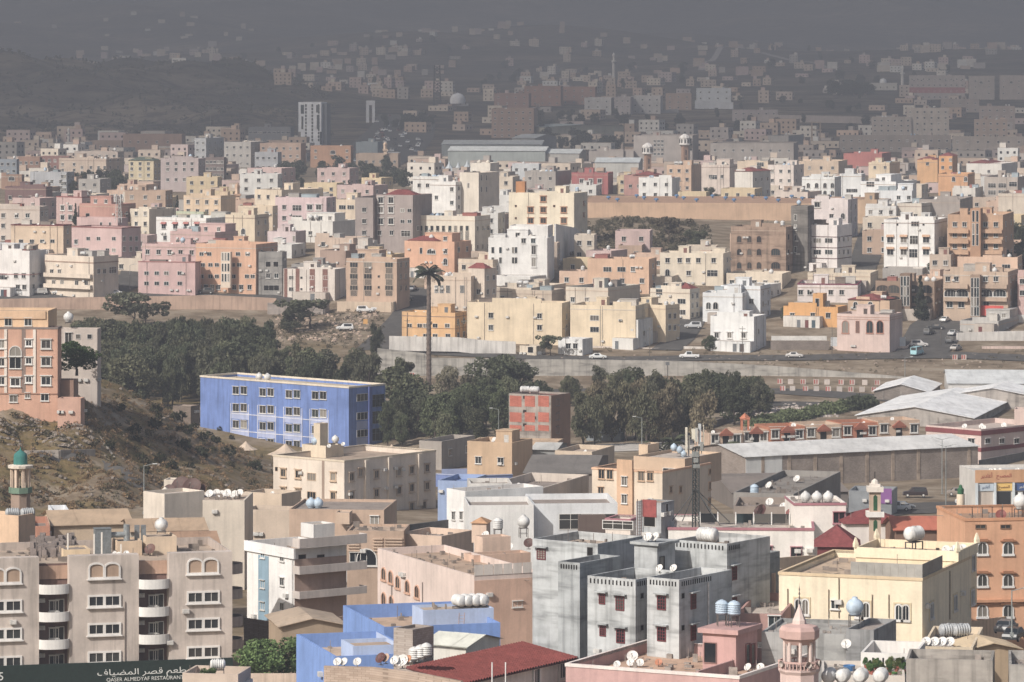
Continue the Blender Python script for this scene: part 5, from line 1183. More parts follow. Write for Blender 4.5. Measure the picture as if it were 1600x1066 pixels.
# far trees: dark scrubby canopy rows in front of the high-rise and on slopes
for (n, x0, x1, y0, y1, h0, h1, lab, grp) in ((46, 380, 640, 264, 302, 5, 9, 'dark tree in the belt before the far villas', 'trees of the dark belt'), (14, 110, 190, 290, 306, 6, 9, 'dark tree below the cream shaded flats', 'trees below the shaded flats'), (40, 820, 980, 185, 250, 6, 11, 'dark tree on slope beside green-white shed', 'trees on the shed slope'),
                                       (12, 1300, 1360, 148, 152, 10, 16, 'dark tree left of the small domed mosque', 'trees by the domed mosque'), (16, 600, 680, 186, 205, 6, 10, 'dark tree lining the far highway', 'highway trees'), (34, 1000, 1360, 150, 215, 5, 9, 'dark tree scattered over the hazy green slope', 'trees of the hazy slope'), (40, 100, 1500, 85, 140, 8, 14, 'dim tree lost in the far haze', 'trees of the far haze'), (18, 1000, 1500, 280, 345, 4, 7, 'small green garden tree among packed houses', 'garden trees'), (8, 1540, 1600, 345, 440, 6, 9, 'dark tree behind tan tower flats', 'trees behind the tower flats')):
    if 'garden' in lab or 'tower flats' in lab or 'cream shaded' in lab:
        for i in range(n): tree(rng.uniform(x0, x1), rng.uniform(y0, y1), rng.uniform(h0, h1), rng.choice(['round', 'round', 'gum']), lab, grp, '#626850')
    else:
        for i in range(n):
            p = G(rng.uniform(x0, x1), rng.uniform(y0, y1)); kd = rng.choice(['round', 'round', 'gum']); V0 = FT[kd]; k = rng.uniform(h0, h1) / HT[kd]; a = rng.uniform(0, 6.28); c_, s_ = math.cos(a), math.sin(a)
            FTV.append(np.stack([p.x + k * (V0[:, 0] * c_ - V0[:, 1] * s_), p.y + k * (V0[:, 0] * s_ + V0[:, 1] * c_), p.z + k * V0[:, 2]], 1))
V = np.concatenate(FTV); me = bpy.data.meshes.new('far_trees'); me.from_pydata(V.tolist(), [], np.arange(len(V)).reshape(-1, 4).tolist()); me.materials.append(M['foliage']); o = obj('far_trees', me, col='#626850'); o['kind'] = 'stuff'; o['label'] = 'belts of dark trees in the far quarters and haze'

# ------------------------------------------------------------------ the valley: park trees, school, walls, sheds, road (rows 460 to 800)
wall_line('long tan retaining wall under the parked cars', [(-30, 468, 1226), (95, 465, 1226), (245, 463, 1226), (330, 461, 1226), (432, 466, 1224)], 7, '#b89a7e', 'stucco_worn', .6, panels=9)
wall_line('lower grey-tan wall stub beside chequered house', [(418, 473, 1216), (505, 476, 1216), (512, 470, 1224)], 4.5, '#a99888', 'concrete', .5, panels=8)
wall_line('cream wall under tan stone-panel flats', [(527, 471, 1222), (612, 472, 1220), (640, 462, 1240)], 5, '#d1ba97', 'plaster', .4, panels=11)
wall_line('long grey concrete retaining wall above the lower road', [(590, 544, 1102), (664, 552, 1100), (672, 559, 1100), (800, 561, 1100), (930, 562, 1100), (1062, 564, 1100), (1200, 571, 1100), (1300, 579, 1098), (1452, 592, 1094)], 8, '#aba69c', 'concrete', .5, panels=8)
wall_line('dark stone wall with mesh fence beside gum trees', [(1062, 672, 960), (1110, 658, 985), (1206, 634, 1030)], 4.5, '#8b837c', 'blockwork', .4, panels=8)
# red and white concrete blocks beside the lower road
m = MB(); m.prism([(-.65, -.3), (.65, -.3), (.65, .3), (-.65, .3)], -.2, 1.15); BKM = m.mesh('road_block', ['plaster']); m = MB(); m.box(-.62, -.28, -.31, .31, .05, 1.1); m.box(.0, .3, -.31, .31, .05, 1.1); BKS = m.mesh('stripe', ['plaster'])
def road_block(px, py, red):
    p = G(px, py, .1); o = obj('road_block', BKM, None, p, rng.uniform(-.1, .1), '#cbb9a9'); tag(o, 'squat red and white block along the lower road' if red else 'squat plain concrete block along the lower road', 'road block', 'concrete blocks along the lower road')
    if red: obj('stripe', BKS, o, (0, 0, .003), 0, '#b8503e')
for i, x in enumerate(range(1218, 1382, 19)): road_block(x + rng.uniform(-2, 2), 600 + (x - 1218) * .012, i % 3 != 1)
for i, x in enumerate(range(1222, 1372, 18)): road_block(x + rng.uniform(-2, 2), 611 + (x - 1222) * .012, i % 2 == 0)
for x, y in ((1043, 604), (1050, 607), (1060, 606), (1492, 562), (1506, 562), (645, 590)): road_block(x, y, True)
# blue school
bs = B('bright blue school with white framed window bays', 313, 545, 602, 607, 720, 42, '#6284cc', 4, None, None, ph=.5, name='s', D=962, mat='stucco_worn', auto=False, rc='#c6b795', skirt=10)
q = MB(); e = .12
q.box(-bs.w - e, e, -e, .4, bs.H + .01, bs.H + .4); q.box(-.4, e, .4, bs.d + e, bs.H + .01, bs.H + .4); q.box(-bs.w - e, -bs.w + .4, .4, bs.d + e, bs.H + .01, bs.H + .4); q.box(-bs.w + .4, -.4, bs.d - .3, bs.d + e, bs.H + .01, bs.H + .4); q.build('coping', 'plaster', bs.root, col='#ddd0b4')
for x, ys in ((375, (610, 637, 663, 689)), (417, (613, 640, 666, 692)), (458, (616, 643, 669, 695)), (499, (618, 646, 672, 698))):
    u = bs.along('F', x)
    for k, y in enumerate(ys):
        add_windows(bs, bs.root, 'F', [x - 6.2, x + 6.2], [y], 'p', 'frame_white', False, None, 1.9, 1.6)
        if k:
            z = bs.height('F', u, y + 5); q = MB(); q.box(-u - 2.75, -u + 2.75, -.06, 0, z - 1.9, z - .15); sp = q.build('spandrel', 'plaster', bs.root, col='#a5b2dc')
    for s in (-2.95, 2.8): q = MB(); z1 = bs.height('F', u, ys[1] - 6); q.box(-u + s, -u + s + .15, -.14, 0, 0, z1); q.build('bay_frame', 'plaster', bs.root, col='#d7d9e6')
for k, y0 in enumerate((654, 681)):
    q = MB(); z = bs.height('F', bs.along('F', 460), y0); q.box(-bs.along('F', 362), -bs.along('F', 512), -.1, 0, z - .08, z + .08); q.build('string_course', 'plaster', bs.root, col='#d7d9e6')
for x, y in ((566, 621), (566, 650), (566, 677)): add_windows(bs, bs.root, 'R', [x], [y], 'w', 'frame_white', False, None, 3.4, 1.5)
for x, y in ((592, 626), (592, 652), (592, 679)): add_windows(bs, bs.root, 'R', [x], [y], 'e', 'frame_paint', False, '#6d7686', 4.2, 2.6)
for y0, y1 in ((658, 670), (684, 700)):
    q = MB(); u = bs.along('R', 566); q.box(0, .06, u - 1.8, u + 1.8, bs.height('R', u, y1), bs.height('R', u, y0)); q.build('spandrel', 'plaster', bs.root, col='#9aa7d0')
q = MB(); u = bs.along('R', 577); q.box(0, .5, u - .5, u + .5, -6, bs.H - .02); q.build('pilaster', 'plaster', bs.root, col='#5468b0')
roof_tanks(bs, [(-bs.w + 14, 5), (-bs.w + 16.5, 5.2)], 'white', 's', 1.15)
wall_line('low blue school wall with white painted panels', [(678, 741, 845), (738, 744, 842), (800, 742, 846)], 2.6, '#6b84c4', 'plaster', .3, panels=6, cope='#a8b7dd')
wall_line('second blue wall stretch behind painted panels', [(690, 733, 870), (790, 731, 872)], 2.2, '#8fa3d4', 'plaster', .3, panels=8)
for i, (x, y, r, h) in enumerate(((384, 722, 2.0, 1.7), (446, 725, 3.0, 2.2), (612, 720, 1.7, 1.8), (663, 722, 1.7, 1.6))):
    p = G(x, y); root = empty('shade_tent', p); tag(root, ['beige sunshade peak left of the school yard', 'wide beige sunshade before the blue school', 'beige sunshade peak behind the cream flats', 'small beige sunshade peak near blue wall'][i], 'sunshade', 'beige sunshades of the school yard')
    q = MB(); q.lathe([(r * 1.25, 2.2), (r * .7, 2.2 + h * .3), (r * .28, 2.2 + h * .7), (.08, 2.2 + h)], 8); q.build('canopy', 'plaster', root, col='#cdb798')
    for a in (.4, 2, 3.6, 5.2): q = MB(); q.tube((r * math.cos(a), r * math.sin(a), -2), (r * math.cos(a), r * math.sin(a), 2.5), .08, 5); q.build('pole', 'metal_paint', root, col='#8b8f94')
# brick infill building
bb = B('unfinished building with orange brick panels and tank', 795, 861, 891, 618, 698, 32, '#a3988b', 3, None, '871;629,651,672;p', ph=.4, D=925, mat='concrete', auto=False, fm='frame_paint', wcol='#7d6f62', rc='#8b5a4a')
q = MB(); q.box(0, .06, 0, bb.d, -5, bb.H - .02); q.build('side_render', 'plaster', bb.root, col='#8a6a4c')
for (x0, x1) in ((796.5, 815), (820, 836), (841, 858)):
    for (y0, y1) in ((619, 636), (645, 660), (665, 674)):
        u0, u1 = bb.along('F', x0), bb.along('F', x1); q = MB(); q.box(-u0, -u1, -.04, 0, bb.height('F', u1, y1), bb.height('F', u1, y0)); q.build('brick_panel', 'blockwork', bb.root, col='#cc6c4a')
for x, ys in ((820, (621, 643, 664)), (835, (653,))): add_windows(bb, bb.root, 'F', [x], ys, 'd', 'frame_paint', True, '#7d6f62', .8, .6)
roof_tanks(bb, [(-bb.w + 2.2, 3), (-bb.w + 4.4, 3.4)], 'white', 'h', 1.3)
# orange block on the hill, with beige neighbour
bo = B('peach hillside flats with white pilasters', -60, 90, 96, 512, 648, 4, '#d3a17b', 4, None, None, ph=.3, name='a', D=770, auto=False, rc='#cbb08c', trim='#8a7b72')
for x, ys, st in ((24, (549,), 'a2.0x1.7'), (24, (567,), 'p2.0x1.9'), (24, (597,), 's1.5x1.2'), (72, (538, 565, 595), 's1.5x1.3'), (45, (536, 564, 593), 's.9x.9'), (2, (538, 566, 595), 's1.2x1.2'), (21, (623,), 'p1.3x1.1'), (70, (621,), 'p1.3x1.1'), (43, (618,), 'p.8x.8')):
    for y in ys: add_windows(bo, bo.root, 'F', [x], [y], st[0], 'frame_white', False, None, *(float(v) for v in st[1:].split('x')))
for x, c, wd in ((9, '#e4d8c8', .5), (54, '#e4d8c8', .5), (37, '#8f7a6c', .7)):
    u = bo.along('F', x); q = MB(); q.box(-u - wd / 2, -u + wd / 2, -.18 if c[1] == 'e' else -.03, 0, bo.height('F', u, 614), bo.H - .35); q.build('pilaster', 'plaster', bo.root, col=c)  # pale ones are pilasters; the dark strip paints the shade of a recess
q = MB(); z = bo.height('F', 5, 615); q.box(-bo.w, .02, -.15, 0, z - .1, z + .12); q.build('string_course', 'plaster', bo.root, col='#b98a68')
kb = wing(bo, 'upper_storey', -60, 75, 82, 491, 514, col='#e2bd85', ph=.5, D=bo.D + 3, F_='13,44;503;p') if False else wing(bo, 'upper_storey', -60, 75, 82, 486, 516, None, '#e2bd85', .5, True, bo.D + 2.5, 9, '13,44;503;p')
q = MB(); q.box(-30, -8.6 + 8.2, -.25, 0, kb.H - 1.4, kb.H - .02); q.build('fascia', 'plaster', kb.root, col='#dcb682')
B('pale beige house behind the peach hillside flats', 90, 152, 156, 514, 606, 6, '#cdb9a4', 3, '107;529;p1.2x2.0|122,140;526;q.8x.8|141;556;p', None, ph=.4, D=800, tanks=0, dish=0, room=False)
tank(P(107, 506, 803), 'white bulb tank on the pale beige hillside house', 's', 'white', 1.3)
bx = B('low peach wall block below hillside flats', 90, 126, 130, 623, 652, 6, '#d0a283', 1, None, None, ph=1.0, D=766, tanks=0, dish=1, room=False, rc='#7d6a58')
B('brown garage beside the peach hillside flats', 88, 115, 120, 594, 640, 8, '#9b7a62', 1, None, None, D=772, tanks=0, dish=0, room=False)
tree(120, 590, 6.2, 'round', 'rounded bright green tree on hill crest', None, '#62853a', 1.5, D=790, p=P(120, 584, 792))
B('small stone hut behind the hill', 270, 298, 312, 635, 652, 24, '#8d7d6c', 1, None, None, ph=.2, D=915, tanks=0, dish=0, room=False, mat='blockwork', skirt=1.5)
# park trees
NTH = 'first second third fourth fifth sixth seventh eighth ninth tenth eleventh twelfth thirteenth fourteenth fifteenth sixteenth'.split()
def treeband(n, fn, heights, kinds, label, group, cols, top=None, order=None):
    pts = [fn() for _ in range(n)]
    if order: pts.sort()
    for i, (x, y) in enumerate(pts):
        h = rng.uniform(*heights)
        if top: h = min(h, max(4.5, (y - top(x) - rng.uniform(0, 14)) * Dg(y) / F))
        tree(x, y, h, rng.choice(kinds), f'{NTH[i]} {label}' if order else label, group, rng.choice(cols), rng.uniform(.8, 1.25))
G1 = ['#69704f', '#727651', '#5f6a4a', '#7b7b58', '#6a6a50']
def left_fn():
    while True:
        x = rng.uniform(130, 640); y = rng.uniform(553, 690)
        if x > 430 and y < 592: continue
        if x < 300 and y > 640: continue
        if x > 600 and y < 625: continue
        if 285 < x < 625 and y > 640: continue
        if x > 600 and y > 655: continue
        return x, y
treeband(128, left_fn, (9.5, 13.5), ['round', 'gum', 'gum'], 'dark tree in the dense wood behind blue school', 'trees of the wood behind the school', G1, lambda x: np.interp(x, [100, 190, 260, 350, 440, 500, 560, 640], [502, 488, 494, 482, 480, 516, 528, 560]))
treeband(12, lambda: (rng.uniform(90, 200), rng.uniform(545, 580)), (8, 10), ['round'], 'dark tree behind the pale beige hillside house', 'trees behind the hillside house', G1)
tree(210, 512, 9.5, 'acacia', 'flat-topped acacia against the tan retaining wall', None, '#74755a', 1.3)
tree(228, 515, 7.5, 'acacia', 'smaller acacia right of the flat-topped one', None, '#74755a', 1.2)
tree(485, 514, 8.0, 'acacia', 'dark spreading bush tree on the rubble slope', None, '#696d50', 1.5)
tree(460, 520, 6.5, 'round', 'low dark bush tree left of spreading one', None, '#696d50', 1.3)
tree(588, 560, 9.5, 'gum', 'thin dark tree at the road bend', None, '#696d50', .8)
tree(860, 557, 5.5, 'acacia', 'leafy tree growing beside the ruined white hut', None, '#747b58', 1.0)
for i, (x, y, h, k, lab) in enumerate(((756, 628, 11, 'round', 'dark rounded tree left of the lower-road gap'), (790, 622, 10.5, 'round', 'broad dark tree before grey retaining wall'), (815, 625, 9, 'round', 'dark tree at right end of broad clump'), (700, 640, 10.5, 'gum', 'grey-green wispy tree beside fake palm pole'), (720, 650, 10, 'gum', 'second wispy tree right of fake palm'), (650, 672, 10, 'round', 'dark tree below fake palm foot'))):
    tree(x, y, h, k, lab, None, '#69704f' if k == 'round' else '#8d8768', 1.25)
treeband(34, lambda: (rng.uniform(605, 800), rng.uniform(655, 694)), (7, 10.5), ['round', 'gum', 'gum'], 'green tree in grove right of blue school', 'grove right of the school', ['#6f7a50', '#7a7e5a', '#66704a'])
treeband(16, lambda: (rng.uniform(845, 1060), rng.uniform(618, 645)), (9, 12.5), ['round', 'gum'], 'dark dense tree behind the gum row, counted from the left', 'dense trees behind the gum row', G1, lambda x: np.interp(x, [840, 900, 940, 1030, 1045], [596, 578, 568, 572, 600]), True)
treeband(16, lambda: (rng.uniform(890, 1125), rng.uniform(684, 698)), (11, 14), ['gum'], 'brownish gum tree of the row, counted from brick panel building', 'gum tree row', ['#8a7f5c', '#7d7a54', '#938864', '#727252'], order=True)
treeband(15, lambda: (rng.uniform(1068, 1200), rng.uniform(625, 664)), (8, 11), ['round', 'gum'], 'dark tree right of the gum row, counted from the left', 'trees at the wall right of gum row', G1, lambda x: np.interp(x, [1060, 1080, 1140, 1205], [585, 574, 575, 592]), True)
# fake-palm mast and real palms
palm(G(670, 604), 'very tall palm-shaped mast standing above the park', 28.0, 4.0, 26, '#5f6852', .62, .75, 'mast', 'palm_mast', '#77685c', seed=3)
palm(G(637, 606), 'short palm with drooping dry skirt', 5.6, 2.4, 40, '#6a664c', .35, 2.4, seed=5)
palm(G(1164, 742), 'bushy palm behind orange-pillared flats', 4.4, 4.2, 34, '#5c6540', .4, 1.1, seed=8)
palm(G(1052, 712), 'small palm at end of gum row', 2.6, 3.2, 24, '#5a6243', .3, 1.1, seed=9)
palm(G(1020, 716), 'low palm left of small palm', 1.8, 2.8, 22, '#5a6243', .3, 1.1, seed=10)
# scrub and rubble
def scatter(name, n, fn, s0, s1, col, label, kd='bush', mat='foliage', leaves=46):
    r = np.random.default_rng(len(name) + n); C = []; S = []
    for i in range(n): px, y = fn(); p = G(px, y); s = rng.uniform(s0, s1); C.append((p.x, p.y, p.z + s * .4)); S.append(s)
    C = np.repeat(np.array(C), leaves, 0); S = np.repeat(np.array(S), leaves)[:, None]; N = len(C)
    nz = lambda a: a / np.linalg.norm(a, axis=1, keepdims=True)
    q = C + nz(r.normal(size=(N, 3))) * S * r.uniform(.5, 1, (N, 1)) * np.array([1, 1, .75]); u = nz(r.normal(size=(N, 3))); v = nz(np.cross(u, r.normal(size=(N, 3)))); e = S * r.uniform(.14, .3, (N, 1))
    V = np.stack([q - u * e, q + v * e * .7, q + u * e, q - v * e * .7], 1).reshape(-1, 3)
    me = bpy.data.meshes.new(name); me.from_pydata(V.tolist(), [], np.arange(N * 4).reshape(-1, 4).tolist()); me.materials.append(M[mat]); o = obj(name, me, col=col); o['kind'] = 'stuff'; o['label'] = label; return o
_HD = np.arange(600, 960, 2.0)
def GH(px, y):   # ground pixel on the bumpy hill: first ground along the sight line
    X = (px - 800) / F * _HD; Z = terr(X, _HD); hit = np.nonzero(CZ - (y - YH) / F * _HD <= Z)[0]
    if len(hit): k = hit[0]; return Vector((float(X[k]), float(_HD[k]), float(Z[k])))
    return _G(px, y)
_G = G
def hill_fn():
    while True:
        x, y = rng.uniform(0, 440), rng.uniform(590, 800)
        if y > 580 + max(0, x - 120) * .42 and not (x < 130 and y < 655): return x, y
def G(px, y, dz=0):
    if px < 450 and 575 < y < 805:
        v = GH(px, y); return Vector((v.x, v.y, v.z + dz))
    return _G(px, y, dz)
strip('path', [(60, 716, 2.6), (110, 722, 2.8), (150, 730, 3.2), (185, 740, 3.6), (212, 758, 3.8), (230, 782, 3.8)], 3.4, 'asphalt', .15, step=.8)
wall_line('low grey concrete wall across the scrub slope', [(38, 704, GH(38, 719).y), (92, 703, GH(92, 719).y), (147, 702, GH(147, 719).y)], 1.6, '#a79d90', 'concrete', .35, skirt=1.5, panels=6)
wall_line('narrow slanting kerb wall on the scrub hill', [(152, 676, GH(152, 682).y), (165, 693, GH(165, 699).y), (180, 714, GH(180, 721).y)], .5, '#b3aa9b', 'concrete', .3, skirt=.6)
scatter('dry_scrub', 1500, hill_fn, .25, .7, '#bb9a64', 'dry brown scrub covering the hillside')
scatter('green_scrub', 340, hill_fn, .3, 1.0, '#6d6a44', 'green and olive bushes dotted over the hillside')
scatter('dark_scrub', 34, lambda: (rng.uniform(170, 400), rng.uniform(640, 740)), .8, 1.8, '#4c5034', 'dark thorn bushes on the hill flank', leaves=110)
def boulders(name, n, fn, s0, s1, col, label):
    m = MB()
    for i in range(n):
        px, y = fn(); p = G(px, y); s = rng.uniform(s0, s1); pts = [[p + Vector((math.cos(a) * s * k * rng.uniform(.7, 1.2), math.sin(a) * s * k * rng.uniform(.7, 1.2), z * s)) for a in (0, 1.05, 2.1, 3.14, 4.2, 5.2)] for k, z in ((1, -.3), (.9, .25), (.45, .6))]
        for a, b in zip(pts, pts[1:]):
            for i2 in range(6): j = (i2 + 1) % 6; m.face([a[i2], a[j], b[j], b[i2]])
        m.face(pts[2])
    o = m.build(name, 'rock', col=col); o['kind'] = 'stuff'; o['label'] = label
boulders('rubble', 420, lambda: (rng.uniform(0, 150), rng.uniform(658, 700)), .12, .55, '#8f8374', 'pale broken rock and rubble below hillside flats')
boulders('hill_stones', 260, hill_fn, .15, .5, '#8e8172', 'loose stones over the brown hillside')
G = _G
scatter('slope_scrub', 260, lambda: (rng.uniform(425, 600), rng.uniform(485, 545)), .3, .9, '#77704c', 'low dry scrub on the rubble slope', leaves=30)
boulders('slope_rubble', 240, lambda: (rng.uniform(430, 590), rng.uniform(488, 535)), .2, .9, '#b39b80', 'tan rubble heaps on the slope')
boulders('roadside_rubble', 380, lambda: (rng.uniform(1130, 1310), rng.uniform(632, 652)), .2, .7, '#b9a796', 'pale rubble heap beside the lower road')
boulders('bank_stones', 300, lambda: (rng.uniform(760, 1600), rng.uniform(553, 588)), .15, .5, '#a5927c', 'stones on the road bank')
scatter('hedge', 150, lambda: (lambda x: (x, 668 - (x - 1170) * .19 + rng.uniform(-5, 5)))(rng.uniform(1170, 1325)), 1.0, 1.9, '#76834f', 'long green hedge beside the pale rubble', leaves=110)
scatter('hedge', 26, lambda: (rng.uniform(1322, 1362), rng.uniform(630, 642)), 1.2, 2.2, '#66714c', 'dense dark bush against grey shed', leaves=140)
scatter('bank_scrub', 240, lambda: (rng.uniform(620, 1600), rng.uniform(546, 585)), .2, .7, '#6d6644', 'low scrub along the road bank', leaves=30)
scatter('knoll_scrub', 420, lambda: (rng.uniform(890, 1110), rng.uniform(360, 402)), .5, 1.6, '#7a7456', 'olive thorn scrub on the knoll', leaves=70)
tree(1045, 388, 8, 'acacia', 'big bare acacia on the scrub knoll', None, '#82765a', 1.25)
tree(1085, 392, 5.5, 'acacia', 'dark green acacia right of the bare one', None, '#6b6e50', 1.4)
tree(1092, 398, 5, 'round', 'dark bush at right end of knoll', None, '#686b4e', 1.4)
tree(1438, 502, 13.5, 'cypress', 'tall dark cypress before the brown loggia flats', None, '#565e48', 1.1)
tree(1458, 430, 7, 'round', 'dark tree beside white flats with tan awnings', None, '#5f6b48', 1.1)
tree(1230, 500, 4, 'round', 'small garden tree beside mustard house', None, '#5f6b48', 1.1)
tree(1115, 474, 4, 'round', 'small garden tree before white blue villa', None, '#5f6b48', 1.2)
tree(1108, 548, 4, 'round', 'small garden tree left of three-windowed house', None, '#5f6b48', 1.2)
tree(118, 352, 8, 'cypress', 'slim cypress behind the cream eaves house', None, '#525b42', 1.0)
tree(277, 338, 8, 'cypress', 'slim cypress beside the cream annex', None, '#525b42', 1.0)
tree(460, 318, 9, 'cypress', 'thin cypress before the dark tree belt', None, '#525b42', .8)
tree(545, 310, 8, 'cypress', 'dark conical tree behind small cream house', None, '#525b42', 1.2)
# valley sheds and compounds
def gable(label, xl, xc, xr, yt, yb, th, col, roof, D, rise, depth, mat='plaster', pil=None):
    """low-pitched hall seen gable-on: the ridge runs back from the front face"""
    b = Block(xl, xc, xr, yt, yb, th, D, depth); root = empty('warehouse', b.c, b.rz); tag(root, label, 'warehouse'); b.root = root; b.label = label; b.ph = 0; b.wcol = col; b.sub = False; b.ox = b.oy = b.oz = b.orz = 0
    m = MB(); w, d, H = b.w, b.d, b.H; m.box(-w, 0, 0, d, -6, H, bottom=False); m.face([(-w, 0, H), (0, 0, H), (-w / 2, 0, H + rise)]); m.face([(0, d, H), (-w, d, H), (-w / 2, d, H + rise)]); m.build('wall', mat, root, col=col)
    n = max(3, int(d / 5)); e = .5
    for k in range(n):
        for s in (0, 1):
            y0, y1 = -e + (d + 2 * e) * k / n, -e + (d + 2 * e) * (k + 1) / n - .03; xe = e if s else -w - e; ze = H - rise * 2 * e / w + .05 + .02 * (k % 2); zr = H + rise + .05 + .02 * (k % 2)
            a = [(xe, y0, ze), (xe, y1, ze), (-w / 2, y1, zr), (-w / 2, y0, zr)]; q = MB(); q.face(a if s else a[::-1]); q.face([(v[0], v[1], v[2] - .09) for v in (a[::-1] if s else a)]); q.face([(v[0], v[1], v[2] - (.09 if i > 1 else 0)) for i, v in enumerate((a[0], a[3], a[3], a[0]))]); q.build('roof_sheet', 'sheet_metal', root, col=roof)
    if pil:
        for k in range(pil): q = MB(); x = -w * (k + .5) / pil; q.box(x - .2, x + .2, -.12, 0, -3, H - .1); q.build('pilaster', 'concrete', root, col='#9a9186')
    BL.append(b); return b
gable('broad white-roofed hall beside row houses', 1339, 1520, 1600, 653, 678, 16, '#a9a198', '#eef0ef', 985, 2.2, 55, 'concrete', 5)
gable('grey hall with shallow white gable roof', 1366, 1450, 1500, 612, 642, 12, '#8f857b', '#eef0ef', 1045, 1.7, 26, 'blockwork', 3)
gable('white roofed hall with maroon roof lines', 1462, 1640, 1700, 624, 652, 16, '#a39a90', '#eef0ef', 1025, 2.4, 40, 'concrete', 4)
shed('flat white roofed hall by photo edge behind halls', 1482, 1660, 1670, 600, 626, 4, '#c3bfba', '#d9dcdc', 1045, 2.0, 34)
bl = shed('long brown block warehouse with white roof', 1165, 1528, 1530, 697, 745, -25, '#a3917f', '#dcdad6', 868, 1.5, 22, mat='blockwork')
for i in range(9): q = MB(); u = bl.w * (i + .35) / 9; q.box(-u - .35, -u + .35, -.1, 0, -4, bl.H - .05); q.build('pilaster', 'concrete', bl.root, col='#a8957d')
q = MB(); q.box(-bl.w, -bl.along('F', 1222), -.06, 0, 0, bl.H - .1); q.build('painted_bay', 'plaster', bl.root, col='#c9cac8')
shed('dark flat workshop with grey-brown sheet roof', 1146, 1325, 1335, 768, 800, -6, '#7d746c', '#8a7d70', 798, 1.2, 34)
bp = B('grey shop with purple sign board', 1326, 1393, 1402, 768, 808, 12, '#868b90', 2, None, None, D=780, tanks=0, dish=0, room=False, rc='#b7bcbb', mat='sheet_metal')
q = MB(); u = bp.along('F', 1376); q.box(-u, .05, -.15, 0, bp.H - 2.2, bp.H + .5); q.build('sign_board', 'paint_gloss', bp.root, col='#8d4f9c')
shed('grey-brown roofed workshop with ladder rail', 820, 926, 940, 740, 776, 6, '#847a70', '#7f7870', 785, 1.6, 34)
shed('small grey corrugated shed among pale yards', 831, 868, 878, 703, 720, 10, '#9a9b98', '#c9c7c0', 870, .8, 14)
B('pale low wall house beside grey-brown workshop', 867, 925, 960, 706, 722, 20, '#cbb898', 1, None, None, D=860, tanks=0, dish=1, room=False)
B('sandy compound house with green gates', 730, 800, 832, 692, 742, 24, '#c9aa7b', 1, '#2p', None, D=858, tanks=0)
for x in (752, 790):
    p = G(x, 742); q = MB(); q.box(-1.7, 1.7, -.06, .06, -1, 3.6); o = q.build('green_gate', 'metal_paint', None, (p.x, p.y - 6, p.z), -.2, '#1f6b57'); tag(o, 'tall green sheet gate, ' + ('left one' if x < 760 else 'right one beside the workshop'), 'gate')
B('grey stone yard house behind cream flats', 655, 690, 742, 690, 722, 26, '#a59c90', 1, None, '#2p', D=880, tanks=0)
B('flat sandy roof before the brick panel building', 740, 872, 880, 690, 712, 10, '#c2a67e', 1, None, None, D=895, tanks=0, dish=2, room=False, ph=.5)
strip('lot', [(880, 704, 18), (960, 700, 22), (1060, 697, 20), (1110, 690, 14)], 18, 'roof_dust', .1, '#c4bcb0')
shed('white roofed low stall under the gum trees', 916, 970, 985, 676, 688, 8, '#8e979c', '#d6d8d6', 955, .5, 8)
# terracotta and tan terrace
segs = [(1108, 1160, '#c9ac8b', 'tan terrace house with arched porch at the left end', 676, 694), (1160, 1202, '#c7a987', 'second tan terrace house with twin arches', 672, 691), (1202, 1258, '#bf7748', 'terracotta terrace house left of the tan one', 666, 689), (1258, 1315, '#c6aa88', 'tan terrace house between terracotta ones', 663, 687), (1315, 1372, '#c0774a', 'terracotta terrace house right of the tan one', 660, 684), (1372, 1437, '#c8ab89', 'wide tan terrace house beside orange pier', 656, 681)]
for x0, x1, c, lab, yt, yb in segs:
    D = 932 + (x0 - 1108) * .05; xm = (x0 + x1) / 2
    b = B(lab, x0, x1, x1, yt, yb, -18, c, 1, f'{x0 + 9},{x1 - 9};{(yt + yb) / 2 + 1};s1.5x1.6', None, D=D, tanks=0, dish=1, room=False, ph=.7, depth=9)
    u = b.along('F', xm); q = MB(); q.box(-u - 1.5, -u + 1.5, -.5, 0, 1.9, 2.2); q.face([(-u - 1.7, -.55, 2.2), (-u + 1.7, -.55, 2.2), (-u, -.55, 3.5)]); q.face([(-u - 1.7, -.55, 2.2), (-u, -.55, 3.5), (-u, 0, 3.5), (-u - 1.7, 0, 2.2)]); q.face([(-u + 1.7, -.55, 2.2), (-u + 1.7, 0, 2.2), (-u, 0, 3.5), (-u, -.55, 3.5)]); q.build('porch_hood', 'plaster', b.root, col='#a85f3c')
    q = MB(); q.box(-u - .7, -u + .7, -.05, 0, -.5, 1.9); q.build('door', 'dark_opening', b.root)
p = G(1164, 690); p = P(1164, 672, 938); root = empty('gate_kiosk', p); tag(root, 'small terracotta four-post kiosk with pointed cap', 'kiosk')
for sx in (-1, 1):
    for sy in (-1, 1): q = MB(); q.box(sx * .7 - .22, sx * .7 + .22, sy * .7 - .22, sy * .7 + .22, -2, 2.3); q.build('post', 'plaster', root, col='#c4713f')
q = MB(); q.prism([(-1.05, -1.05), (1.05, -1.05), (1.05, 1.05), (-1.05, 1.05)], 2.3, 2.6); q.lathe([(1.2, 2.6), (.001, 3.7)], 4); q.build('cap', 'plaster', root, col='#c4713f')
bm = B('pinkish hall with two maroon bands', 1447, 1533, 1640, 671, 722, 44, '#dcbba8', 1, '1518;689;p1.6x.9', '1543,1565,1588;689;p1.6x.9', D=892, tanks=0, dish=0, room=False, ph=1.0, rc='#c9b19a')
for zt, hh in ((bm.H - 1.3, .95), (bm.H - 4.6, .8)): q = MB(); q.box(-bm.w - .1, .1, -.1, 0, zt, zt + hh); q.box(0, .1, 0, bm.d, zt, zt + hh); q.build('maroon_band', 'plaster', bm.root, col='#8e4443')
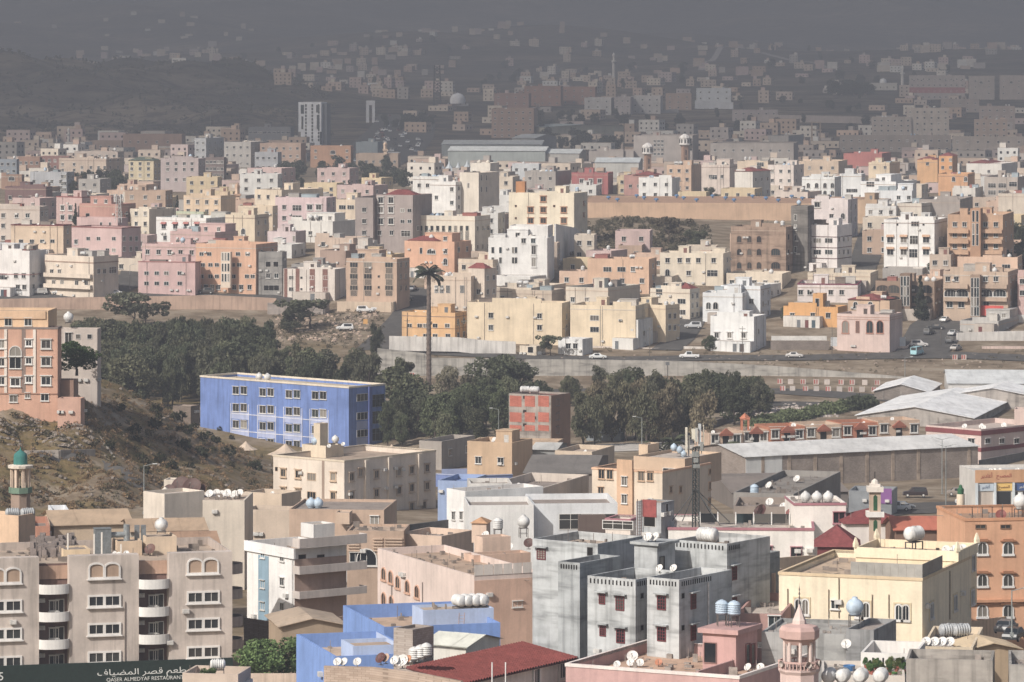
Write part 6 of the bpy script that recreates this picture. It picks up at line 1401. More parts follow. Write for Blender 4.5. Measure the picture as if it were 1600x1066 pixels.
roof_dishes(bm, [(-4, 6), (-7, 9), (-2.5, 11), (-9, 6), (-5, 14)], .8)
wing(bm, 'stair_room', 1585, 1640, 1650, 640, 672, 10, '#d9b6a0', .4, True, 912, 5)
wall_line('grey block yard wall below the banded hall', [(1529, 719, 880), (1610, 704, 905), (1680, 692, 925)], 4.5, '#8b8884', 'blockwork', .3, skirt=4)
# sign-boarded shop row
bsn = B('shop row with orange sign fascia and lettering', 1524, 1680, 1690, 735, 790, -8, '#cfc9c0', 1, None, None, D=792, tanks=0, dish=0, room=False, ph=.5, rc='#c9c5be')
q = MB(); q.box(-bsn.w - .05, .05, -.35, 0, bsn.H - 2.0, bsn.H + .3); fas = q.build('sign_fascia', 'plaster', bsn.root, col='#d6a060')
def lettering(key, parent, loc, size, col, sx=1.0):
    o = obj('lettering', TX[key], parent, loc, 0, col); o.rotation_euler = (R_(90), 0, 0); o.scale = (size * sx, size, 1); return o
def fx(b, px): return -b.along('F', px)
lettering('aghadir', fas, (fx(bsn, 1541), -.38, bsn.H - .75), 1.0, '#a32a22')
lettering('shop', fas, (fx(bsn, 1568), -.38, bsn.H - .75), .95, '#a32a22')
for k, (x0, x1, c) in enumerate(((1528, 1552, '#b9c9d6'), (1556, 1581, '#f0c21c'), (1585, 1612, '#3d5f9c'))):
    q = MB(); q.box(fx(bsn, x0), fx(bsn, x1), -.2, 0, bsn.H - 3.5, bsn.H - 2.15); sb = q.build('sign_board', 'paint_gloss', bsn.root, col=c)
    lettering('shop' if k == 1 else 'aghadir', sb, ((fx(bsn, x0) + fx(bsn, x1)) / 2, -.23, bsn.H - 2.8), .7, ['#3d5a86', '#7a3b14', '#e8e4da'][k])
    q = MB(); q.box(fx(bsn, x0) + .2, fx(bsn, x1) - .2, -.05, 0, -.5, bsn.H - 3.7); so = q.build('shopfront', 'window_glass' if k else 'plaster', bsn.root, col='#c4b6a4')
for x in (1525.5, 1554, 1583, 1614): q = MB(); q.box(fx(bsn, x) - .18, fx(bsn, x) + .18, -.6, -.02, -1, bsn.H - 2.02); q.build('column', 'plaster', bsn.root, col='#cfdbe2')
roof_dishes(bsn, [(fx(bsn, 1552), 2), (fx(bsn, 1558), 2), (fx(bsn, 1566), 2), (fx(bsn, 1594), 2)], .6)
# lamps, poles, cars
street_lamp(G(1472, 772), 10.5, 'tall double lamp pole before brown warehouse, left one', 2)
street_lamp(G(1478, 790), 11, 'tall double lamp pole nearer the shops', 2)
street_lamp(G(1234, 750), 8.5, 'lamp pole before the long brown warehouse', 1)
street_lamp(G(1003, 700), 6.5, 'lamp pole among the gum trees', 1, math.pi)
street_lamp(G(779, 700), 8.5, 'lamp pole right of the green grove', 1, math.pi)
street_lamp(G(1414, 590), 5, 'lamp pole on the earth bank', 1)
street_lamp(P(225, 800, 655), 7.0, 'lamp pole beside the hill path', 1)
street_lamp(G(203, 452), 7, 'lamp pole at foot of steep street', 1)
for x, y, h, l in ((843, 575, 3.4, 'square floodlight on post by wall'), (1043, 592, 3.4, 'square floodlight on post beside gum row')):
    p = G(x, y); root = empty('floodlight', p); tag(root, l, 'floodlight'); q = MB(); q.tube((0, 0, -1), (0, 0, h), .08, 6); q.build('pole', 'metal_paint', root, col='#55504c'); q = MB(); q.box(-.5, .5, -.12, .12, h, h + .8); q.build('lamp_head', 'metal_paint', root, col='#6d7074')
for x, y, h, l in ((1064, 320, 24 * .4, 'thin pole before the tan stair-tower flats'), (1406, 268, 9, 'leaning pole at the dark street'), (1168, 690, 7, 'pole beside terracotta kiosk')): pole(G(x, y), h, l)
CARL = [(5, 462, 'sedan', '#d8d8d8', 'white car half hidden at photo edge'), (27, 462, 'suv', '#cfcfcf', 'pale car behind grey post'), (62, 461, 'suv', '#b8b4b0', 'silver off-roader outside white pink-lined house'), (94, 461, 'sedan', '#dcdcdc', 'white saloon outside ribbon balcony house'), (131, 460, 'sedan', '#b9bcbd', 'silver saloon left of steep street'), (179, 462, 'sedan', '#efefef', 'bright white car at foot of steep street'), (262, 458, 'van', '#e2ddd6', 'white box van before pink annex'), (290, 459, 'pickup', '#dedede', 'white pickup right of box van'), (322, 460, 'suv', '#55504c', 'dark car before orange flats'),
    (570, 489, 'suv', '#e4e4e4', 'white off-roader on rubble slope, left one'), (584, 486, 'suv', '#dcdcdc', 'white off-roader parked behind another'), (594, 487, 'pickup', '#e0e0e0', 'white car beside green bin'), (604, 485, 'sedan', '#4a4c4c', 'dark car at right end of slope row'), (539, 517, 'suv', '#dadada', 'white car among slope trees'), (637, 471, 'sedan', '#3a3b3d', 'black car on the road past tan flats'), (645, 455, 'sedan', '#6d7178', 'grey car far up the tan flats road'),
    (905, 444, 'suv', '#d9dbdd', 'white car on lot by scrub slope'), (934, 562, 'sedan', '#dfe3e3', 'white car low behind the grey wall'), (1077, 561, 'pickup', '#e6e6e6', 'white pickup beside three-windowed house wall'), (1083, 514, 'suv', '#c3c6c9', 'silver car in lane by white villa'), (1241, 560, 'sedan', '#d2cdc8', 'beige saloon on road before slatted wall'), (1433, 556, 'van', '#8fd0dc', 'light blue van at the steep road foot'), (1436, 543, 'suv', '#cfcac6', 'pale off-roader behind blue van'), (1452, 524, 'suv', '#4a4d52', 'dark off-roader parked up the steep road'), (1462, 516, 'sedan', '#3d4044', 'dark car behind dark off-roader'), (1477, 504, 'sedan', '#d7d7d5', 'white saloon at top of steep road'), (1494, 548, 'sedan', '#a8a39c', 'silver saloon by peeling yard wall'), (1484, 537, 'suv', '#54565a', 'dark car beside peeling yard wall'), (1489, 525, 'sedan', '#c9c9c9', 'pale car above the dark one by yard wall'), (1505, 502, 'sedan', '#cfcfcf', 'white car at the upper yard gate'),
    (1430, 778, 'suv', '#3b2f30', 'dark maroon off-roader before brown warehouse'), (1498, 776, 'sedan', '#9c8f80', 'beige saloon beyond the lamp poles'), (1513, 790, 'suv', '#d5d9de', 'white car at the shop row'), (1530, 792, 'sedan', '#64788c', 'blue-grey saloon at the shop row'), (1410, 798, 'sedan', '#7f858c', 'grey saloon beside purple sign shop'), (1400, 800, 'pickup', '#d8d8d8', 'white car in front of purple sign'),
    (1470, 300, 'sedan', '#d8d8dc', 'white car on the dark bend'), (1512, 312, 'suv', '#5a5c60', 'dark car outside white gate house'), (1428, 276, 'sedan', '#777a7c', 'grey car under the bend tree'), (818, 718, 'sedan', '#d8d8d8', 'white car in the sandy yard'), (925, 250, 'suv', '#d0d0d0', 'white car beside the far sheds')]
for x, y, k, c, l in CARL:
    p = G(x, y, .22); up = l.find('steep road') > 0 or l.find('yard wall') > 0 or 'road past' in l or 'far up' in l
    car(p, (1.2 if up else 0) + rng.choice((0, math.pi)) + rng.uniform(-.12, .12), k, c, l)
p = G(570, 508); 
p = G(571, 512); root = empty('yellow_sign', p); tag(root, 'small yellow board among slope trees', 'sign'); q = MB(); q.box(-.6, .6, -.05, .05, 1.0, 2.3); q.build('board', 'paint_gloss', root, col='#e0a52a'); q = MB(); q.tube((0, 0.08, -.5), (0, .08, 2.0), .05, 5); q.build('post', 'metal_paint', root, col='#7a7a78')
# steel mast on the tall pink flats
p = bmast.loc(-bmast.w * .22, 4, bmast.H + 2.2); root = empty('lattice_mast', p); tag(root, 'white lattice mast on the tall pink flats', 'mast')
for sx, sy in ((-1, -1), (1, -1), (0, 1)): q = MB(); q.tube((sx * 1.0, sy * 1.0, -1), (sx * .55, sy * .55, 7.2), .09, 5); q.build('leg', 'metal_paint', root, col='#c9c9c6')
for k in range(6):
    q = MB(); z0, z1 = k * 1.2, (k + 1) * 1.2
    pts = lambda z: [Vector((sx * (1 - .45 * z / 7.2), sy * (1 - .45 * z / 7.2), z)) for sx, sy in ((-1, -1), (1, -1), (0, 1))]
    a, b = pts(z0), pts(z1)
    for i in range(3): q.tube(a[i], b[(i + 1) % 3], .05, 4); q.tube(b[i], b[(i + 1) % 3], .05, 4)
    q.build('brace', 'metal_paint', root, col='#c9c9c6')
for i in range(6): a = i * 1.05; q = MB(); q.box(-.16, .16, -.1, .1, 5.2, 7.6); q.build('antenna', 'plastic_tank', root, (1.3 * math.cos(a), 1.3 * math.sin(a), 0), a, '#d9d9d6')
q = MB(); q.tube((0, 0, 6.5), (0, 0, 9.6), .05, 5); q.build('rod', 'metal_paint', root, col='#b9b9b6')
# red hipped roofs set on some of the houses above
def hip(b, root, x0, x1, y0, y1, z, rise, col='#8c3f38', name='hipped_roof', e=.4):
    m = MB(); x0 -= e; x1 += e; y0 -= e; y1 += e; k = min(x1 - x0, y1 - y0) / 2; cx0, cx1, cy0, cy1 = x0 + k, x1 - k, y0 + k, y1 - k
    A = [(x0, y0, z), (x1, y0, z), (x1, y1, z), (x0, y1, z)]; T = [(cx0, cy0, z + rise), (cx1, cy0, z + rise), (cx1, cy1, z + rise), (cx0, cy1, z + rise)]
    for i in range(4): j = (i + 1) % 4; m.face([A[i], A[j], T[j], T[i]])
    m.face(A[::-1]); m.face(T); return m.build(name, 'clay_tile', root, col=col)
def find(s): return next(b for b in BL if b.root['label'].startswith(s))
mvw = find('mauve grey'); hip(mvw, mvw.root, 3.2, 12.5, 3, 9, mvw.H + .8, 1.6)
for s, fr in (('cream house with red hipped', (.35, .95, .25, .9)), ('orange villa with red hipped', (.0, .55, .2, .9)), ('white house with red hipped', (.0, .6, .1, .9)), ('bright orange villa', (.0, 1, .1, 1)), ('orange and cream villa', (0, 1, .1, 1)), ('beige house with maroon', (.0, 1, .05, .5)), ('pale cream flats with brown', (0, 1, 0, 1)), ('brown tiled house', (0, .75, 0, .8)), ('rose brown house', (.3, 1, 0, 1)), ('yellow flats with green', (0, 1, 0, 1))):
    b = find(s); hip(b, b.root, -b.w * (1 - fr[0]), -b.w * (1 - fr[1]), b.d * fr[2], b.d * fr[3], b.H + .02, 1.5, '#93453c' if 'green' not in s else '#5f6b5c')

p = G(1275, 228); root = empty('water_tower_frame', p); tag(root, 'bare concrete frame tower on the hazy slope', 'tower'); kk = p.y / F
for sx in (-1, 1):
    for sy in (-1, 1): q = MB(); q.box(sx * 6.5 * kk - .3, sx * 6.5 * kk + .3, sy * 6.5 * kk - .3, sy * 6.5 * kk + .3, -3, 36 * kk); q.build('post', 'concrete', root, col='#b39c82')
for z in (12, 24, 36): q = MB(); q.box(-8 * kk, 8 * kk, -8 * kk, 8 * kk, z * kk, (z + 1.5) * kk); q.build('platform', 'concrete', root, col='#b39c82')
pole(G(975, 262), 75 * Dg(262) / F, 'tall thin dark mast left of the palace', '#4a4644', .35)
b = find('yellow flats with orange'); wing(b, 'roof_box', 806, 820, 825, 284, 300, 10, '#c98636', .1, True, b.D + 6, 3)
for x, y, h, l in ((636, 545, 8, 'pole at the road bend below yellow house'), (718, 553, 8, 'pole along the upper road near yellow house'), (884, 558, 8, 'pole beside the ruined white hut'), (1015, 560, 8, 'pole before long cream compound wall'), (1160, 558, 8, 'pole before the three-windowed house'), (1300, 557, 8, 'pole before the pinkish compound wall'), (1470, 540, 8, 'pole along the steep road'), (1360, 392, 8, 'pole in the lane by white flats'), (160, 466, 7, 'pole at the left of steep street'), (400, 462, 7, 'pole before the orange flats'), (520, 468, 7, 'pole beside chequered house')): pole(G(x, y), h, l)

# ------------------------------------------------------------------ near rooftops and facades (rows 690 to 1066)
def slots(b, root, face, x0, x1, n, dz=.25, w=.17, h=.5):
    if ('slot', w, h) not in WC: q = MB(); q.box(-w / 2, w / 2, -.025, 0, 0, h); WC[('slot', w, h)] = q.mesh('slot', ['dark_opening'])
    for i in range(n):
        u = b.along(face, x0 + (x1 - x0) * (i + .5) / n); (x, y, z), rz = b.place(face, u, b.H - dz - h); obj('slot', WC[('slot', w, h)], root, (x, y, z), rz)
def pipe(b, face, px, y0, y1, col='#8f8378', r=.06, root=None):
    u = b.along(face, px); z0, z1 = b.height(face, u, y1), b.height(face, u, y0); q = MB(); q.tube((0, -.1, z0), (0, -.1, z1), r, 6); (x, y, _), rz = b.place(face, u, 0); q.build('pipe', 'metal_paint', root or b.root, (x, y, 0), rz, col)
def acu(b, face, px, py, root=None):
    u = b.along(face, px); (x, y, z), rz = b.place(face, u, b.height(face, u, py)); o = obj('ac_unit', ACM, root or b.root, (x, y, z - .25), rz, '#d6d2cb')
def on(b, px, py, z=None):                    # world point on a roof level under a photo pixel
    zz = b.H - b.ph if z is None else z; x, y = b.roof_xy(px, py, zz); return b.loc(x, y, zz)
# --- 1. beige restaurant building
D1 = 528
r1 = Block(-40, 363, 364, 862, 1100, -14, D1, 16); r1.sub = False; r1.ox = r1.oy = r1.oz = r1.orz = 0; r1.ph = .9; r1.wcol = '#cfbba6'
root = empty('apartment_building', r1.c, r1.rz); tag(root, 'beige restaurant building with curved white balconies', 'building'); r1.root = root; r1.label = root['label']; r1.fl = 4; BL.append(r1)
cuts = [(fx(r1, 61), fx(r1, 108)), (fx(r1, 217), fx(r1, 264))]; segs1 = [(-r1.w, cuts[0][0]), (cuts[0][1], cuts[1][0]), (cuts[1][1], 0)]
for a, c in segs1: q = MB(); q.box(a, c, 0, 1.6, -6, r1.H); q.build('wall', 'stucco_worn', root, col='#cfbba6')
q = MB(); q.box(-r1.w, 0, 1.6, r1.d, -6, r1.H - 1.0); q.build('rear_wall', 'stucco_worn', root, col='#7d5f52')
q = MB(); q.face([(-r1.w, 0, r1.H - 1.0 + .01), (0, 0, r1.H - 1.0 + .01), (0, r1.d, r1.H - 1.0 + .01), (-r1.w, r1.d, r1.H - 1.0 + .01)]); q.build('roof', 'roof_dust', root, (0, 1.61, 0), col='#b9a488')
for a, c, st in ((-r1.w, 0, 'b'),): q = MB(); q.box(a, c, r1.d - .25, r1.d, r1.H - 1, r1.H); q.box(-.25, 0, 1.6, r1.d - .25, r1.H - 1.0, r1.H); q.build('parapet', 'stucco_worn', root, col='#bfa992')
def pair_window(b, px, py, arch=False, w=1.45, h=1.05):
    u = b.along('F', px); z = b.height('F', u, py) - h / 2; m = MB(); g = MB(); W2 = w + .35; t = .22
    m.box(-W2 - t, W2 + t, -.16, 0, -t, 0); m.box(-W2 - t, W2 + t, -.16, 0, h, h + t) if not arch else None
    for x0, x1 in ((-W2 - t, -W2), (-.17, .17), (W2, W2 + t)): m.box(x0, x1, -.16, 0, 0, h)
    m.box(-W2 - t - .15, W2 + t + .15, -.34, -.001, -t - .14, -t - .003)
    cs = (-(W2 + .17) / 2, (W2 + .17) / 2); hw = (W2 - .17) / 2
    for c in cs:
        if arch:
            n = 8; arc = [(c + hw * math.cos(math.pi * i / n), h + .5 * hw * math.sin(math.pi * i / n)) for i in range(n + 1)]; out = [(c + (hw + .18) * math.cos(math.pi * i / n), h + .03 + (.5 * hw + .2) * math.sin(math.pi * i / n)) for i in range(n + 1)]
            g.face([(c - hw, -.02, 0), (c + hw, -.02, 0)] + [(x, -.02, zz) for x, zz in arc])
            for i in range(n): m.face([(arc[i][0], -.16, arc[i][1]), (arc[i + 1][0], -.16, arc[i + 1][1]), (out[i + 1][0], -.16, out[i + 1][1]), (out[i][0], -.16, out[i][1])]); m.face([(out[i][0], -.16, out[i][1]), (out[i + 1][0], -.16, out[i + 1][1]), (out[i + 1][0], 0, out[i + 1][1]), (out[i][0], 0, out[i][1])])
        else:
            g.face([(c - hw, -.02, 0), (c + hw, -.02, 0), (c + hw, -.02, h), (c - hw, -.02, h)]); m.box(c - .03, c + .03, -.07, -.02, 0, h)
    o = m.build('window', 'plaster', b.root, (-u, 0, z), 0, '#e3ded8'); g.build('pane', 'window_glass' if not arch else 'plaster', o, col='#b79a78' if arch else None)  # arch panes: tan colour painted for the daylight inside open arches
for x, ys in ((8, (947, 991, 1035)), (163, (939, 983, 1027)), (317.5, (933, 975, 1019))):
    for y in ys: pair_window(r1, x, y)
for x, y in ((8, 902), (163, 894), (317, 887)): pair_window(r1, x, y, True, 1.4, 1.15)
for (a, c), ys in ((cuts[0], (918, 961, 1004)), (cuts[1], (910, 953, 996))):
    cx = (a + c) / 2; hw = (c - a) / 2
    for y in ys:
        z = r1.height('F', -cx, y) - .75; q = MB(); n = 12
        arc = [(cx + hw * math.cos(math.pi + math.pi * i / n), -.85 * math.sin(math.pi * i / n)) for i in range(n + 1)]; inn = [(cx + (hw - .12) * math.cos(math.pi + math.pi * i / n), -.75 * math.sin(math.pi * i / n)) for i in range(n + 1)]
        for i in range(n):
            p0, p1, i0, i1 = arc[i], arc[i + 1], inn[i], inn[i + 1]
            q.face([(*p0, z), (*p1, z), (*p1, z + 1.15), (*p0, z + 1.15)]); q.face([(*i1, z), (*i0, z), (*i0, z + 1.15), (*i1, z + 1.15)]); q.face([(*p0, z + 1.15), (*p1, z + 1.15), (*i1, z + 1.15), (*i0, z + 1.15)])
            q.face([(*p1, z), (*p0, z), (cx, 0, z)]); q.face([(*p0, z + .12), (*p1, z + .12), (cx, 0, z + .12)])
        q.box(a, c, 0, 1.6, z, z + .12); q.build('balcony', 'plaster', root, col='#e4e1dc')
        o = obj('window', win_meshes('p', 1.0, 1.1, True, 'frame_white')[0], root, (cx + .2, 1.6, z - 2.2)); o2 = obj('door', win_meshes('o', .9, 1.9, True, 'frame_white')[0], root, (cx + hw - .9, 1.6, z - 2.85))
        obj('ac_unit', ACM, root, (cx - hw + .5, 1.6, z - 1.2), 0, '#cfcbc4')
    z = r1.height('F', -cx, ys[0] - 16); q = MB(); n = 10
    q.box(a, c, 1.45, 1.6, z - .4, z + 1.2); q.build('roof_parapet', 'stucco_worn', root, col='#c39c78')
sg = MB(); zt = r1.height('F', r1.along('F', 317), 1029); sg.box(-r1.w, .0, -.35, -.002, -2, zt); sgo = sg.build('sign_band', 'metal_paint', root, col='#1d332d')
zc = r1.height('F', r1.along('F', 225), 1048)
lettering('qasr', sgo, (fx(r1, 226), -.38, zc - .05), 1.0, '#d9dcd8', 1.4)
lettering('latin', sgo, (fx(r1, 226), -.38, r1.height('F', r1.along('F', 225), 1060)), .64, '#d9dcd8')
lettering('five', sgo, (fx(r1, 1), -.38, r1.height('F', r1.along('F', 1), 1057)), 1.4, '#d9dcd8')
em = MB(); em.lathe([(.62, 0), (.62, .03), (.54, .03), (.54, 0)], 20, (0, 0, 0), 'y'); em.lathe([(.4, 0), (.4, .03), (.34, .03), (.34, 0)], 16, (0, 0, 0), 'y')
for a in range(8): em.tube((.1 * math.cos(a * .785), .015, .1 * math.sin(a * .785)), (.52 * math.cos(a * .785), .015, .52 * math.sin(a * .785)), .025, 4)
em.build('emblem', 'frame_paint', sgo, (fx(r1, 331), -.38, r1.height('F', r1.along('F', 331), 1041)), col='#5f6f68')
for k, y in enumerate((893, 932, 975, 1010)):      # rounded corner balconies on the far side
    z = CZ - (y - YH) / F * (D1 + 3) - r1.c.z; q = MB(); n = 8
    q.lathe([(1.9, z - .2), (1.9, z + 1.0), (1.75, z + 1.0), (1.75, z), (.01, z)], n, (0, 3.4, 0), 'z', 0, -math.pi / 2, math.pi / 2); q.lathe([(.01, z - .2), (1.9, z - .2)], n, (0, 3.4, 0), 'z', 0, -math.pi / 2, math.pi / 2); q.build('corner_balcony', 'stucco_worn', root, col='#a8978a')
for x, y in ((20, 972), (290, 955), (265, 1004)): acu(r1, 'F', x, y)
pipe(r1, 'F', 195, 940, 1040)
# its roof: rooms, tank, ducts, junk
k1 = wing(r1, 'stair_room', 228, 276, 290, 838, 866, -14, '#dcc49c', .25, True, None, 5.0, base=r1.H - 1)
tank(on(r1, 250, 866, r1.H - 1) + Vector((0, 2.0, 2.3)), 'round white tank on the restaurant building stair room', 's', 'white', 1.15)
wing(r1, 'stair_room', 99, 141, 146, 858, 873, -14, '#dfc693', .2, True, None, 4.0, base=r1.H - 1)
wing(r1, 'stair_room', 183, 222, 228, 845, 868, -14, '#d8bd92', .2, True, None, 4.0, base=r1.H - 1)
pj = on(r1, 160, 867, r1.H - 1); root2 = empty('duct_unit', pj, r1.rz); tag(root2, 'tall grey roof air handler with duct', 'air handler')
q = MB(); q.box(-1.0, 1.0, -.7, .7, 0, 3.2); q.box(-1.05, 1.05, -.75, .75, 3.2, 3.3); q.build('casing', 'metal_paint', root2, col='#7b8285'); q = MB(); q.tube((1.0, 0, 2.4), (3.2, 0, 2.4), .35, 10); q.tube((3.0, 0, 1.2), (3.0, 0, 3.6), .4, 10); q.build('duct', 'metal_paint', root2, col='#8f9698')
pj = on(r1, 214, 864, r1.H - 1); root2 = empty('chimney_pair', pj, r1.rz); tag(root2, 'pair of upright grey ducts beside round tank', 'duct')
for s in (0, .8): q = MB(); q.box(s - .28, s + .28, -.28, .28, 0, 3.4); q.build('flue', 'metal_paint', root2, col='#80868a')
for i, (x, y, h) in enumerate(((147, 873, 3.0), (159, 873, 3.2), (106, 872, 3.0), (189, 871, 1.6))):
    p = on(r1, x, y, r1.H - 1); q = MB(); q.box(-.09, .09, -.09, .09, 0, h); o = q.build('roof_post', 'plaster', None, p, 0, '#e3dccf'); tag(o, ['white roof post left of tall air handler', 'white roof post before the air handler', 'white post beside the yellow stair room', 'short white post near small dishes'][i], 'post')
jm = MB()
for i in range(150):
    p = on(r1, rng.uniform(50, 118), rng.uniform(852, 872), r1.H - 1); s = rng.uniform(.1, .4); jm.box(p.x - s, p.x + s, p.y - s * .7, p.y + s * .7, p.z, p.z + rng.uniform(.3, 1.7))
o = jm.build('junk_pile', 'rock', col='#8d8078'); o['kind'] = 'stuff'; o['label'] = 'heap of junk and crates on the restaurant roof'
for i, (x, y) in enumerate(((178, 872), (184, 873), (197, 871))): dish(on(r1, x, y, r1.H - 1), f'{ORD[3][i]}small white dish on the restaurant roof edge', .55)
dish(on(r1, 234, 869, r1.H - 1), 'big brown dish in the restaurant roof arch', 1.0, '#6d4a3c')
# --- 2. cream stair block and green-domed minaret
b = B('cream block at photo edge before green minaret', -40, 29, 44, 806, 905, 30, '#dcb98a', 3, None, None, D=545, tanks=0, dish=0, room=False, skirt=4)
roof_tanks(b, [(-b.w * .35, 2), (-b.w * .12, 3)], 'grey', 'h', 1.1)
p = P(32, 870, 575); root = empty('minaret', p); tag(root, 'minaret with green dome and open columns', 'minaret'); k = 575 / F
zz = lambda y: (870 - y) * k
q = MB(); q.lathe([(15 * k, -4), (15 * k, zz(771))], 8); q.build('shaft', 'plaster', root, col='#a88f78')
q = MB(); q.lathe([(15 * k, zz(771)), (18.5 * k, zz(770)), (18.5 * k, zz(761)), (17 * k, zz(761)), (17 * k, zz(768)), (1, zz(768))], 8); q.build('gallery', 'plaster', root, col='#6f9179')
for i in range(8): a = i * .785 + .39; q = MB(); q.box(-.16, .16, -.16, .16, zz(769), zz(731)); q.build('column', 'plaster', root, (14 * k * math.cos(a), 14 * k * math.sin(a), 0), a, '#dbc2a2')
q = MB(); q.lathe([(.1, zz(731)), (19.5 * k, zz(731)), (20 * k, zz(727)), (11 * k, zz(725.5))], 12); q.build('cornice', 'plaster', root, col='#ddd0bb')
q = MB(); q.lathe([(11 * k, zz(726)), (10.8 * k, zz(714)), (9.5 * k, zz(709)), (5 * k, zz(705.5)), (1.2 * k, zz(703)), (.03, zz(698))], 16); q.build('dome', 'plaster', root, col='#1f7d76', smooth=True)
# --- 3. yards and sheds behind the restaurant
shed('long sandy roofed hall behind the restaurant roof', 84, 205, 215, 818, 850, -12, '#cdb690', '#c3a679', 600, 1.3, 14)
shed('second sandy roofed hall with grey walls', 205, 322, 330, 828, 856, -10, '#a9a294', '#c0a275', 585, 1.0, 12)
shed('low hall with brown sloping eaves', 262, 340, 346, 848, 872, -10, '#9a8c7c', '#b08a60', 560, 1.0, 9)
b4 = B('broad blank cream wall house crowded with dishes', 256, 382, 384, 782, 868, 3, '#d6c9b2', 3, None, None, D=626, tanks=0, dish=0, room=False, ph=.4, depth=11, skirt=5)
wing(b4, 'wing', 224, 257, 300, 772, 830, 50, '#ddd0bb', .5, True, 622, 7)
wing(b4, 'stair_room', 256, 284, 288, 750, 776, 10, '#d9ccb6', .2, True, None, 3)
for i, (x, y, r) in enumerate(((264, 778, 1.3), (282, 777, 2.0), (300, 778, 1.9), (313, 777, 1.3))): dish(on(b4, x, y), f'{ORD[4][i]}brown mesh dish on the blank cream house', r, '#5f4238')
for i, (x, y) in enumerate(((327, 779), (338, 778), (346, 780), (355, 778), (365, 780), (374, 778))): dish(on(b4, x, y), f'{ORD[6][i]}small white dish on the blank cream house', .85)
tank(on(b4, 258, 778), 'orange-rimmed round tank on blank cream house', 's', 'cream', .9)
B('white tile stack hut behind the sandy hall', 84, 112, 118, 803, 822, -10, '#e0e3e8', 1, None, None, D=625, tanks=0, dish=0, room=False)
B('orange block hut beside green-domed minaret', 50, 78, 84, 822, 850, -8, '#c98a63', 1, None, None, D=590, tanks=0, dish=0, room=False)
# --- 4. white flats with blue stripe
b5 = B('white flats with blue stripe and tan balconies', 386, 460, 541, 858, 985, 54, '#e6e3df', 3, None, None, D=575, ph=1.3, tanks=0, dish=0, room=False, rc='#b79c7c', skirt=5)
u0, u1 = b5.along('F', 404), b5.along('F', 420); q = MB(); q.box(-u0, -u1, -.06, 0, -2, b5.H - 1.6); q.build('blue_stripe', 'plaster', b5.root, col='#7fa3b9')
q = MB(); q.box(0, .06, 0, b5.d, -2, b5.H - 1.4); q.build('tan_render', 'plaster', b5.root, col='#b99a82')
for x, ys in ((411, (866, 913, 947)), (441, (871, 909, 948))):
    for y in ys: add_windows(b5, b5.root, 'F', [x], [y], 'p', 'frame_white', True, None, .9, .9)
for y in (873, 910, 949):
    for x in (472, 501): add_windows(b5, b5.root, 'R', [x], [y], 'd', 'frame_paint', True, '#8a7460', 1.1, 1.0)
for y0, y1 in ((838, 856), (881, 897), (920, 935)):
    z1, z0 = b5.height('R', 3, y0), b5.height('R', 3, y1); q = MB(); q.box(.06, 1.7, -.3, b5.d + 2.2, z0 + .3, z0 + .45); q.box(1.55, 1.7, -.3, b5.d + 2.2, z0 + .45, z1); q.box(.06, 1.55, -.3, -.15, z0 + .45, z1); q.box(.06, 1.55, b5.d + 2.05, b5.d + 2.2, z0 + .45, z1); q.build('balcony', 'plaster', b5.root, col='#d3c2b2')
q = MB(); q.box(-b5.w - .3, .3, -.3, 0, b5.H - 1.3, b5.H + .05); q.build('parapet_band', 'plaster', b5.root, col='#ebe9e6')
wing(b5, 'stair_room', 470, 490, 512, 820, 838, 54, '#e2dfda', .3, True)
pipe(b5, 'F', 458, 860, 960, '#cfcac4', .09)
# --- 5. tan slatted house, grey shed, walls
b6 = B('tan house with slatted porch and arched door', 542, 631, 640, 830, 882, 4, '#bb9f80', 1, '573;871;a2.6x2.2|555;871;p1.4x1.2', None, D=600, tanks=0, dish=0, room=False, ph=.3, rc='#c6ab8a')
for i in range(5):
    for x0, x1 in ((544, 562), (583, 598), (601, 629)): u0, u1 = b6.along('F', x0), b6.along('F', x1); z = b6.height('F', u1, 842 + i * 4.6); q = MB(); q.box(-u0, -u1, -.22, 0, z - .1, z + .1); q.build('slat', 'plaster', b6.root, col='#c9ad8c')
wing(b6, 'upper_storey', 452, 600, 612, 797, 838, 6, '#c2a585', .4, True, 622, 14, '585;813;p1.1x1.1')
bk = wing(b6, 'stair_room', 524, 546, 552, 801, 816, 6, '#cdb18f', .2, True, 619, 3)
for i, x in enumerate((486, 497)): tank(P(x, 797, 628), ['pale blue striped tank left of its twin', 'pale blue striped tank right of its twin'][i] + ' on tan slatted house', 's', 'pale blue', 1.05)
shed('grey ribbed shed with pale corrugated roof', 500, 592, 598, 908, 950, 2, '#7d8d99', '#c9ccc8', 612, 1.6, 12, mat='sheet_metal')
gable('low tan roofed barn behind green trees', 440, 536, 540, 975, 1000, -12, '#a5906f', '#c0a986', 520, .8, 10)
wall_line('dark grey cinder block yard wall beside cream flats', [(620, 822, 640), (698, 812, 655)], 5, '#6d6c6b', 'blockwork', .3, skirt=4)
wall_line('mottled block wall with tree shadow', [(384, 965, 545), (470, 978, 535), (545, 960, 560)], 3.4, '#a3907a', 'blockwork', .3, skirt=4)
wall_line('low tan wall at the frame bottom beside trees', [(384, 1052, 480), (465, 1052, 478)], 2.2, '#c3ad92', 'stucco_worn', .3, skirt=4)
tree(405, 1060, 5.2, 'round', 'bright green bushy tree beside restaurant sign', None, '#7a9a4c', 1.3, p=P(408, 1068, 492))
tree(455, 1060, 5.0, 'round', 'bright green tree against the blue house', None, '#76964a', 1.3, p=P(450, 1066, 494))
tree(318, 1066, 1.8, 'bush', 'small bush in front of the restaurant sign', None, '#5d7a36', 1.0, p=P(322, 1064, 470), cat='bush', name='bush')
